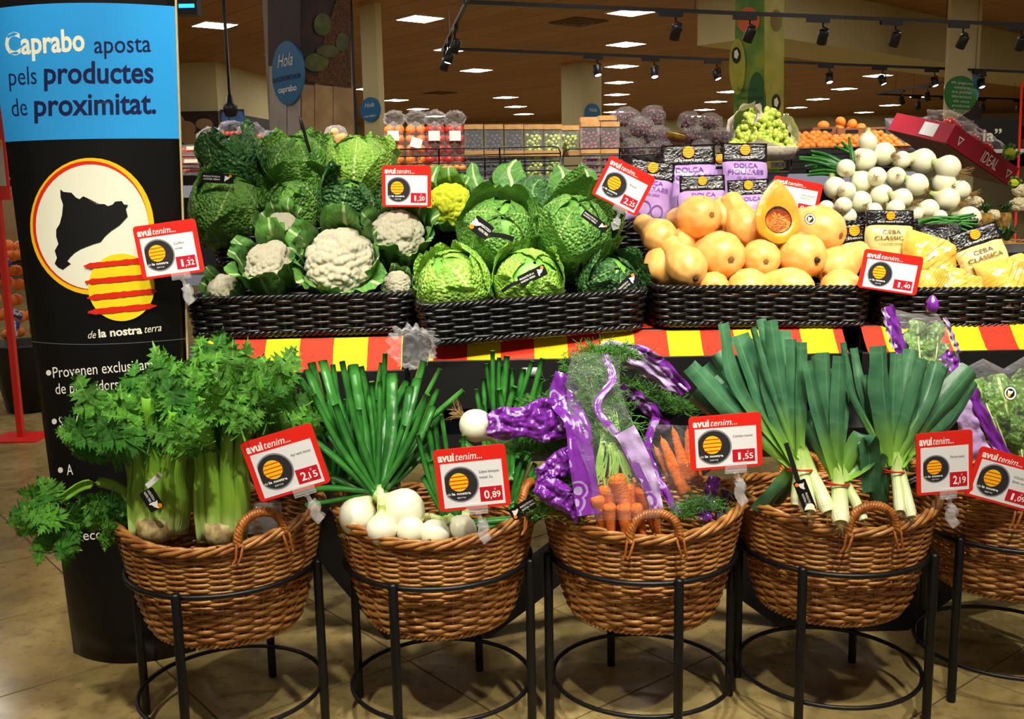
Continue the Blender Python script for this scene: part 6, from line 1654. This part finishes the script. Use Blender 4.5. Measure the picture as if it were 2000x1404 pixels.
obj('dome', MB().lathe([(23 * s, -14 * s), (23 * s, 2 * s), (18 * s, 13 * s), (8 * s, 17 * s), (0.001, 17.5 * s)], 20), M_['clear'], t); obj('card_rim', MB().box((0, -.03, -14 * s), (44 * s, .06, 8 * s)), M_['kraft'], t, False)
tag(obj('pen', MB().lathe([(0, 0), (.004, 0), (.0055, .01), (.0055, .085), (.007, .09), (.006, .115), (.002, .13), (0, .131)], 10), M_['black'], M=TR(*P(606, 298, Y=3.70)) @ zto((-.25, .0, 1))), 'dark pen-like marker stuck upright between the top cabbages', 'marker')

# --- red sign stand and tub of oranges at the far left
base = P(42, 855, z=0.0); t = thing('sign_stand', 'red metal sign stand with a square foot plate left of the totem', 'sign stand', TR(base[0], base[1], 0))
obj('foot_plate', MB().plate(rrect(.30, .26, .01), 0, .008), M_['red'], t, False)
top = P(2, 250, Y=base[1])
obj('pole', MB().box((0, 0, top[2] / 2), (.035, .035, top[2])), M_['red'], t, False)
pw = top[2]
obj('panel', MB().box((-.10, 0, pw - .1), (.36, .012, .62)), M_['red'], t, False)
obj('picture', MB().box((-.10, -.008, pw - .20), (.33, .004, .26)), mat('pale_picture', '#c8c0b4', .5), t, False)
zz = P(10, 215, Y=base[1])[2]
text_to(lambda x, y: (x, -.009, zz - y), 'n', M_['white'], t, .0, 0, .055, 0, .085, 0, .3)
for q, r in ((.035, .03), (.0, .035)): obj('picture_fruit', MB().plate(circ(q, zz - .22 + q, r, 20), .0, .012, np.array(axes((0, 0, 0), (1, 0, 0), (0, 0, 1), (0, -1, 0)))), M_['apricot'], t, False)
cb = P(45, 835, z=0.0); cb[1] += .55; sc_ = mpp(40, 660, cb[1]); cb[0] = P(50, 700, Y=cb[1])[0]
tubh = P(45, 668, Y=cb[1])[2]
t = thing('black_tub', 'black round plastic tub full of oranges behind the totem', 'tub', TR(cb[0], cb[1], 0))
obj('wall', MB().lathe([(.0, .01), (.15, .01), (.22, tubh - .03), (.24, tubh - .02), (.24, tubh), (.205, tubh), (.145, .03), (0, .03)], 30), M_['black'], t)
rg = random.Random(21); k = 0
for y in (650, 615, 585, 555, 525, 500, 482):
    for x in range(-14, 100, 25):
        if y < 560 and x < 8: continue
        xx, yy = x + rg.uniform(-5, 5) + (k % 2) * 8, y + rg.uniform(-5, 5); Yy = cb[1] - .05 + rg.uniform(-.08, .08); k += 1
        o_ = thing('orange', 'bright orange in a net bag piled on the black tub', 'orange', TR(*P(xx, yy, Y=Yy)) @ RX(rg.uniform(-1, 1)) @ SC(13 * mpp(xx, yy, Yy)), 'oranges piled on the black tub'); obj('peel', ORm, None, o_); obj('calyx', cal, None, o_)
M_['bluelabel'] = mat('blue_white_label', '#e8e8f0', .3, c2='#2c4a9c', ns=30, lo=.45, hi=.55)
for i, (x, y, r) in enumerate(((10, 520, 40), (30, 612, -30), (30, 640, 70))):
    mb, _ = pillow(.10, .05, .008, i + 5, .004); tag(obj('net_label', mb, M_['bluelabel'], M=axes(P(x, y, Y=cb[1] - .2), (1, 0, 0), (0, 0, 1), (0, -1, 0)) @ RZ(math.radians(r))), 'blue and white plastic label on the orange nets, %s' % ('highest', 'middle', 'lowest')[i], 'label')
for i, (x, y, w_, h_) in enumerate(((14, 430, 44, 130), (40, 440, 36, 110))):
    Yy = 9.0; s = mpp(x, y, Yy); t = thing('paper_sack', 'tall brown paper sack in the background left of the totem, %s' % ('left one', 'right one')[i], 'sack', TR(*P(x, y, Y=Yy)))
    mb, _ = pillow(w_ * s, h_ * s, .05, i + 70, .01); obj('paper', mb, mat('brown_paper%d' % i, '#a98a62', .8), t, M=RX(PI / 2))
o = P(10, 347, Y=8.5); s = mpp(10, 347, 8.5); t = thing('shop_board', 'small black shelf board with white script left of the totem', 'sign', TR(*o)); obj('board', MB().box((0, 0, 0), (60 * s, .01, 18 * s)), M_['black'], t, False); text_to(lambda x, y: (x, -.007, -y), 'Bellvis', M_['white'], t, -5 * s, 5 * s, 18 * s, 5 * s, 9 * s, 0, .2)

# ================================================================== pillars
def pillar(name, label, corner, Y, wl, wr, m, z1=CZ):
    c = P(corner, 250, Y=Y); c[2] = 0
    a = -e1; b = e2
    t = thing(name, label, 'pillar', TR(c[0], c[1], 0))
    pts = [np.zeros(2), (b * wr)[:2], (b * wr + a * wl)[:2], (a * wl)[:2]]
    obj('shaft', MB().plate([tuple(p) for p in pts], 0, z1), m, t, False)
    return t, c, a, b
def on_face(c, d, nrm, off=.012):
    """pixel -> point on the pillar face through c along d"""
    def f(x, y):
        dr = ray(x, y); # plane: (p-c).nrm = off
        tt = (np.dot(c - CAM, nrm) + off) / np.dot(dr, nrm); return CAM + dr * tt - c
    return f
def face_patch(parent, f, poly, m, name, off=.0):
    mb = MB().add([f(x, y) for x, y in poly], [tuple(range(len(poly)))]); return obj(name, mb, m, parent, False)
def oval(cx, cy, rx, ry, n=28, rot=0): return [(cx + rx * math.cos(a) * math.cos(rot) - ry * math.sin(a) * math.sin(rot), cy + rx * math.cos(a) * math.sin(rot) + ry * math.sin(a) * math.cos(rot)) for a in np.linspace(0, 2 * PI, n, endpoint=False)]
PM = mat('pillar_grey_plank', '#8c8478', .7)
t, c, a, b = pillar('picture_pillar', 'pillar with a food picture on dark wood and a blue oval sign', 588, 9.0, .60, .53, PM)
nl, nr_ = -e2, e1     # outward normals of the left and right face
fR = on_face(c, b, nr_, .008); fR2 = on_face(c, b, nr_, .014); fL = on_face(c, a, nl, .008)
tan = mat('tan_plank_picture', '#b89a70', .7, c2='#9c8058', ns=6); wood = mat('burlap_picture', '#6b4426', .8, c2='#3a2414', ns=50, nd=4); dkw = mat('dark_food_picture', '#1c0f0a', .6, c2='#3a1a0e', ns=6)
grn = mat('dull_green_picture', '#5a6420', .6, c2='#39421a', ns=9); grey = mat('grey_plank_picture', '#b4aea8', .7, c2='#a09a94', ns=5)
face_patch(t, fR, [(588, -60), (683, -60), (686, 170), (588, 165)], dkw, 'dark_picture')
face_patch(t, fR2, [(636, 60), (660, -10), (684, -30), (686, 172), (600, 160), (592, 140), (620, 150)], wood, 'burlap_picture')
for x0, x1 in ((589, 614), (615, 650), (651, 690)): face_patch(t, fR, [(x0, 162), (x1, 168), (x1, 330), (x0, 330)], tan, 'plank_picture')
fR3 = on_face(c, b, nr_, .02)
for q in ((630, 48, 17, 22), (618, 122, 24, 18), (640, 100, 22, 12), (668, 82, 12, 18)): face_patch(t, fR3, oval(*q), grn, 'leaf_picture')
for x0, x1 in ((527, 560), (561, 587)): face_patch(t, fL, [(x0, 130), (x1, 130), (x1, 330), (x0, 330)], grey, 'plank_picture')
face_patch(t, fL, [(522, -60), (587, -60), (587, 129), (524, 129)], dkw, 'dark_picture')
M_['ovalblue'] = mat('blue_oval_print', '#2a72a8', .4)
def face_sign(name, label, cx, cy, rx, ry, c, d, nrm, m, lines):
    f = on_face(c, d, nrm, .03); L, R, T, B = f(cx - rx, cy), f(cx + rx, cy), f(cx, cy - ry), f(cx, cy + ry)
    o = f(cx, cy) + c; w2, h2 = np.linalg.norm(R - L) / 2, (T - B)[2] / 2
    X = unit((R - L) * np.array([1, 1, 0])); t = thing(name, label, 'sign', axes(o, X, (0, 0, 1), np.cross(X, (0, 0, 1))))
    obj('plate', MB().plate([(p[0] * w2, p[1] * h2) for p in oval(0, 0, 1, 1, 40)], -.025, 0), m, t, False)
    for st, mm_, x0, x1, yb, h, bo, sh in lines: text_to(lambda x, y: (x * w2, -y * h2, .004), st, M_[mm_], t, x0, yb, x1, yb, h, bo, sh)
def oval_sign(label, cx, cy, rx, ry, Y, lines):
    o = P(cx, cy, Y=Y); s = mpp(cx, cy, Y); t = thing('oval_sign', label, 'sign', axes(o, (1, 0, 0), (0, 0, 1), (0, -1, 0)))
    obj('plate', MB().plate([(p[0] * s, p[1] * s) for p in oval(0, 0, rx, ry, 40)], -.012, 0), M_['ovalblue'], t, False)
    for st, m, x0, x1, yb, h, bo, sh in lines: text_to(lambda x, y: (x, -y, .002), st, M_[m], t, x0 * rx * s, yb * ry * s, x1 * rx * s, yb * ry * s, h * ry * s, bo, sh)
face_sign('oval_sign', 'large blue oval hanging sign on the picture pillar', 560, 143, 30, 63, c, a, nl, M_['ovalblue'], [('Hola', 'cream', -.55, .45, -.22, .42, 0, .4), ("LLAGRUMTAUR", 'navy', -.92, .92, .22, .16, .01, 0), ('caprabo', 'white', -.6, .6, .58, .2, .02, 0)])
def plain_pillar(label, corner, Y, wl, wr, top=CZ): return pillar('pillar', label, corner, Y, wl, wr, M_['creamwall'], top)
t, c, a, b = plain_pillar('cream pillar behind the picture pillar', 742, 16.0, .45, .1)
struct('trim_5', MB().box(P(692, 200, Y=15.6) * np.array([1, 1, 0]) + np.array([0, 0, CZ / 2]), (.06, .06, CZ)), M_['black'])
face_sign('oval_sign', 'small blue oval sign on the cream pillar behind', 722, 214, 19, 24, c, a, nl, M_['ovalblue'], [('Hola', 'cream', -.5, .5, -.2, .4, 0, .4), ('caprabo', 'white', -.6, .6, .6, .2, .0, 0)])
t, c, a, b = plain_pillar('cream pillar in the middle of the shop', 1137, 24.0, .70, .62)
face_sign('oval_sign', 'blue oval sign on the middle cream pillar', 1158, 222, 15, 20, c, b, nr_, M_['ovalblue'], [('Hola', 'cream', -.5, .5, -.2, .4, 0, .4)])
gm = mat('green_leaf_picture', '#3c7a22', .5, c2='#8aa02a', ns=3.0)
t, c, a, b = pillar('fruit_pillar', 'tall pillar wrapped in a bright green fruit picture', 1492, 12.0, .44, .32, gm)
fL, fR = on_face(c, a, nl, .01), on_face(c, b, nr_, .01); fL2 = on_face(c, a, nl, .016)
yg = mat('yellow_green_picture', '#9aa024', .5, c2='#b8b03a', ns=5); og_ = mat('orange_picture', '#d8622a', .5)
face_patch(t, fR, [(1493, -40), (1532, -40), (1530, 330), (1493, 330)], yg, 'yellow_picture')
face_patch(t, fL, oval(1440, 130, 16, 55, 24), yg, 'leaf_picture'); face_patch(t, fL, oval(1478, 200, 18, 60, 24), mat('deep_green_picture', '#1f5a1c', .5), 'leaf_picture')
face_patch(t, fL, oval(1462, 40, 22, 26, 24), og_, 'fruit_picture'); face_patch(t, fR, oval(1516, 40, 12, 22, 24), og_, 'fruit_picture')
face_patch(t, fL2, oval(1438, 108, 9, 16, 24), M_['black'], 'black_badge'); face_patch(t, on_face(c, a, nl, .02), oval(1438, 106, 5, 10, 5), M_['cream'], 'badge_mark')
face_patch(t, fR, oval(1516, 200, 9, 17, 24), M_['black'], 'black_badge'); face_patch(t, on_face(c, b, nr_, .02), oval(1516, 200, 5, 10, 5), M_['cream'], 'badge_mark')
for i, s_ in enumerate(('Segurem', 'comercial', 'local')): text_to(on_face(c, a, nl, .022), s_, M_['darkink'], t, 1440, 178 + i * 16, 1440 + 5.5 * len(s_), 178 + i * 16, 8)
pt, c, a, b = plain_pillar('cream pillar at the right with a green round sign', 1846, 16.0, .05, .95)
face_sign('round_sign', 'green round sign with white lettering at the right', 1878, 184, 31, 36, c, b, nr_, mat('green_sign', '#1f7a2a', .45),
    [(s_, 'cream', -.062 * len(s_), .062 * len(s_), -.55 + i * .25, .15, .0, 0) for i, s_ in enumerate(('els pagesos', 'catalans', 'ens porten', 'diàriament', 'els seus', 'productes', 'frescos.'))])
fB = on_face(c, b, nr_, .012)
face_patch(pt, fB, [(1848, 250), (1870, 232), (1895, 215), (1902, 195), (1909, 195), (1914, 212), (1918, 232), (1918, 270), (1848, 270)], mat('brown_bottle_picture', '#2c1a14', .5), 'bottle_picture')
face_patch(pt, fB, [(1900, 136), (1912, 136), (1912, 190), (1900, 190)], mat('blue_bottle_neck', '#4a7a9c', .5), 'bottle_neck_picture')
o = P(1900, 262, Y=14.0); s = mpp(1900, 262, 14.0); t = thing('black_sign_board', 'black sign board with cream letters behind the red box', 'sign', axes(o, (1, 0, 0), (0, 0, 1), (0, -1, 0)))
obj('board', MB().plate(rrect(184 * s, 58 * s, .01), -.04, 0), M_['black'], t, False)
text_to(lambda x, y: (x, -y, .004), 'ia”', M_['cream'], t, 20 * s, 14 * s, 56 * s, 14 * s, 24 * s, .02)
struct('trim_6', MB().box(P(1950, 295, Y=14.0), (1.2, .05, .05)), mat('pale_shelf_edge', '#dfe6ea', .4))  # plain pale edge strip, no emission
o = P(1987, 240, Y=7.0); t = thing('red_hanger', 'thin red metal frame stand at the right edge', 'stand', o); s = mpp(1987, 240, 7.0)
obj('upright', MB().tube([P(1996, 160, Y=7.0) - o, P(1990, 300, Y=7.0) - o, P(1990, 420, Y=7.0) * np.array([1, 1, 0]) - o * np.array([1, 1, 1])], .008, 6), M_['red'], t)
obj('upright', MB().tube([P(2004, 160, Y=7.0) - o, P(2002, 300, Y=7.0) - o], .008, 6), M_['red'], t)

# --- pictures on the left wall block, pendant lamp, hanging device
yw = c0[1] - .2
def wpanel(name, label, x0, x1, y0, y1, m, Y):
    o = P((x0 + x1) / 2, (y0 + y1) / 2, Y=Y); s = mpp(x0, y0, Y); t = thing(name, label, 'picture', axes(o, (1, 0, 0), (0, 0, 1), (0, -1, 0))); obj('panel', MB().plate(rrect((x1 - x0) * s, (y1 - y0) * s, .02), -.03, 0), m, t, False); return t, s
t, s = wpanel('wall_picture', 'dark wall picture of cut potatoes', 344, 428, 218, 292, dkw, yw)
for i, q in enumerate(((-22, 4, 19, 15), (14, 12, 17, 11), (-14, -16, 20, 12), (16, -14, 20, 12), (-38, 16, 14, 16))): obj('potato_print', MB().plate([(p[0] * s, p[1] * s) for p in oval(*q)], 0, .01 + .004 * i), mat('potato_print%d' % i, '#9a7a50', .6), t, False)
t, s = wpanel('wall_picture', 'grey wall picture with three blue petals', 430, 478, 214, 262, mat('slate_picture', '#3c3c48', .5), yw - 1.0)
for dx in (-14, 2, 16): obj('petal_print', MB().plate([(p[0] * s, p[1] * s) for p in oval(dx, 6, 7, 14)], 0, .02), mat('petal_blue%d' % dx, '#5a8ade', .4), t, False)
o = P(450, 210, Y=12.0); s = mpp(450, 210, 12.0); t = thing('pendant_lamp', 'black pendant lamp hanging on a rod from the ceiling', 'pendant lamp', o)
obj('rod', MB().tube([(0, 0, .1), (0, 0, CZ - o[2])], .02, 8), M_['black'], t); obj('rose', MB().lathe([(0, 0), (.09, 0), (.09, .03), (0, .03)], 16, M=np.array(TR(0, 0, CZ - o[2] - .03))), M_['black'], t)
obj('shade', MB().lathe([(.0, .14), (.03, .14), (.045, .05), (.075, .03), (.085, -.03), (.06, -.1), (.0, -.11)], 20), M_['black'], t)
o = P(369, 14, Y=7.0); s = mpp(369, 14, 7.0); t = thing('hanging_device', 'black hanging box with a bright blue light strip', 'device', o)
obj('housing', MB().box((0, 0, .05), (40 * s, .1, 62 * s)), M_['black'], t, False); obj('light_strip', MB().box((0, -.052, 0), (30 * s, .004, 7 * s)), mat('blue_led', '#1a90ff', .4, emit=3.0), t, False)

# ================================================================== ceiling spotlight tracks
M_['lens'] = mat('lit_spot_lens', '#f4f6ff', .3, emit=14.0)
TZ = 3.1
hd_me = MB().lathe([(0, .075), (.035, .075), (.05, .06), (.052, -.07), (.046, -.075), (.044, -.055), (0, -.055)], 18).mesh('head'); hd_me.materials.append(M_['black'])
ln_me = MB().lathe([(0, -.062), (.043, -.062), (.04, -.052), (0, -.052)], 18).mesh('lens'); ln_me.materials.append(M_['lens'])
ad_me = MB().box((0, 0, 0), (.26, .04, .05)).mesh('adapter', False); ad_me.materials.append(M_['black'])
yk_me = MB().tube([(0, 0, -.02), (0, 0, -.07), (.062, 0, -.09), (.062, 0, -.16)], .010, 6).mesh('yoke'); yk_me.materials.append(M_['black'])
def track(label, pa, pb, cables=()):
    a, b = P(*pa, z=TZ), P(*pb, z=TZ); d = b - a; L = np.linalg.norm(d); d /= L
    t = thing('spotlight_track', label, 'light track', axes(a, d, np.cross((0, 0, 1), d), (0, 0, 1)))
    obj('rail', MB().box((L / 2, 0, 0), (L, .035, .035)), M_['black'], t, False)
    for q in cables: obj('cable', MB().tube([(L * q, 0, 0), (L * q, 0, CZ - TZ)], .004, 5), M_['wire'], t)
    return a, b, d
def heads(tr, xs, lit, tilt, word):
    a, b, d = tr
    for i, x in enumerate(xs):
        # find the place on the rail under this pixel column
        lo, hi = 0.0, 1.0
        pxx = lambda q: 1000 + FPX * np.dot(a + (b - a) * q - CAM, _R) / np.dot(a + (b - a) * q - CAM, _F)
        for _ in range(40):
            m_ = (lo + hi) / 2
            if (pxx(m_) < x) == (pxx(1) > pxx(0)): lo = m_
            else: hi = m_
        p = a + (b - a) * lo; ang = math.atan2(d[1], d[0])
        t = thing('track_spotlight', '%s black spotlight on %s, number %s from the left' % ('lit' if lit else 'unlit', word, ('one', 'two', 'three', 'four', 'five', 'six', 'seven', 'eight', 'nine')[i]), 'spotlight', TR(*p) @ RZ(ang), 'track spotlights')
        obj('adapter', ad_me, None, t, M=TR(-.06, 0, -.035)); obj('yoke', yk_me, None, t, M=TR(0, 0, -.03))
        M = TR(0, 0, -.20) @ RX(tilt) @ RY(.15 * math.sin(i * 2.1))
        h = obj('head', hd_me, None, t, M=M)
        if lit: obj('lens', ln_me, None, h)
t1 = track('nearest black spotlight track along the top of the picture', (905, 4), (2040, 50), (.35, .8))
t2 = track('second black spotlight track with lit heads', (880, 95), (2040, 142), (.0, .85))
t3 = track('short black track joining the two long ones at the left', (916, -6), (864, 100))
t4 = track('far black track at the right, upper arm of the corner', (1712, 183), (1925, 147), (.2, .8))
t5 = track('far black track at the right, lower arm of the corner', (1712, 184), (2040, 196), (.2, .8))
heads(t1, (1320, 1465, 1608, 1750, 1882, 1996), False, .5, 'the nearest track')
heads(t2, (1166, 1278, 1400, 1514, 1620, 1724, 1826, 1918), True, -.45, 'the second track')
heads(t3, (868, 876, 888), True, .3, 'the short joining track')
heads(t4, (1762, 1812), False, .4, 'the upper arm of the far track')
heads(t5, (1794, 1850, 1920, 1990), True, -.1, 'the lower arm of the far track')
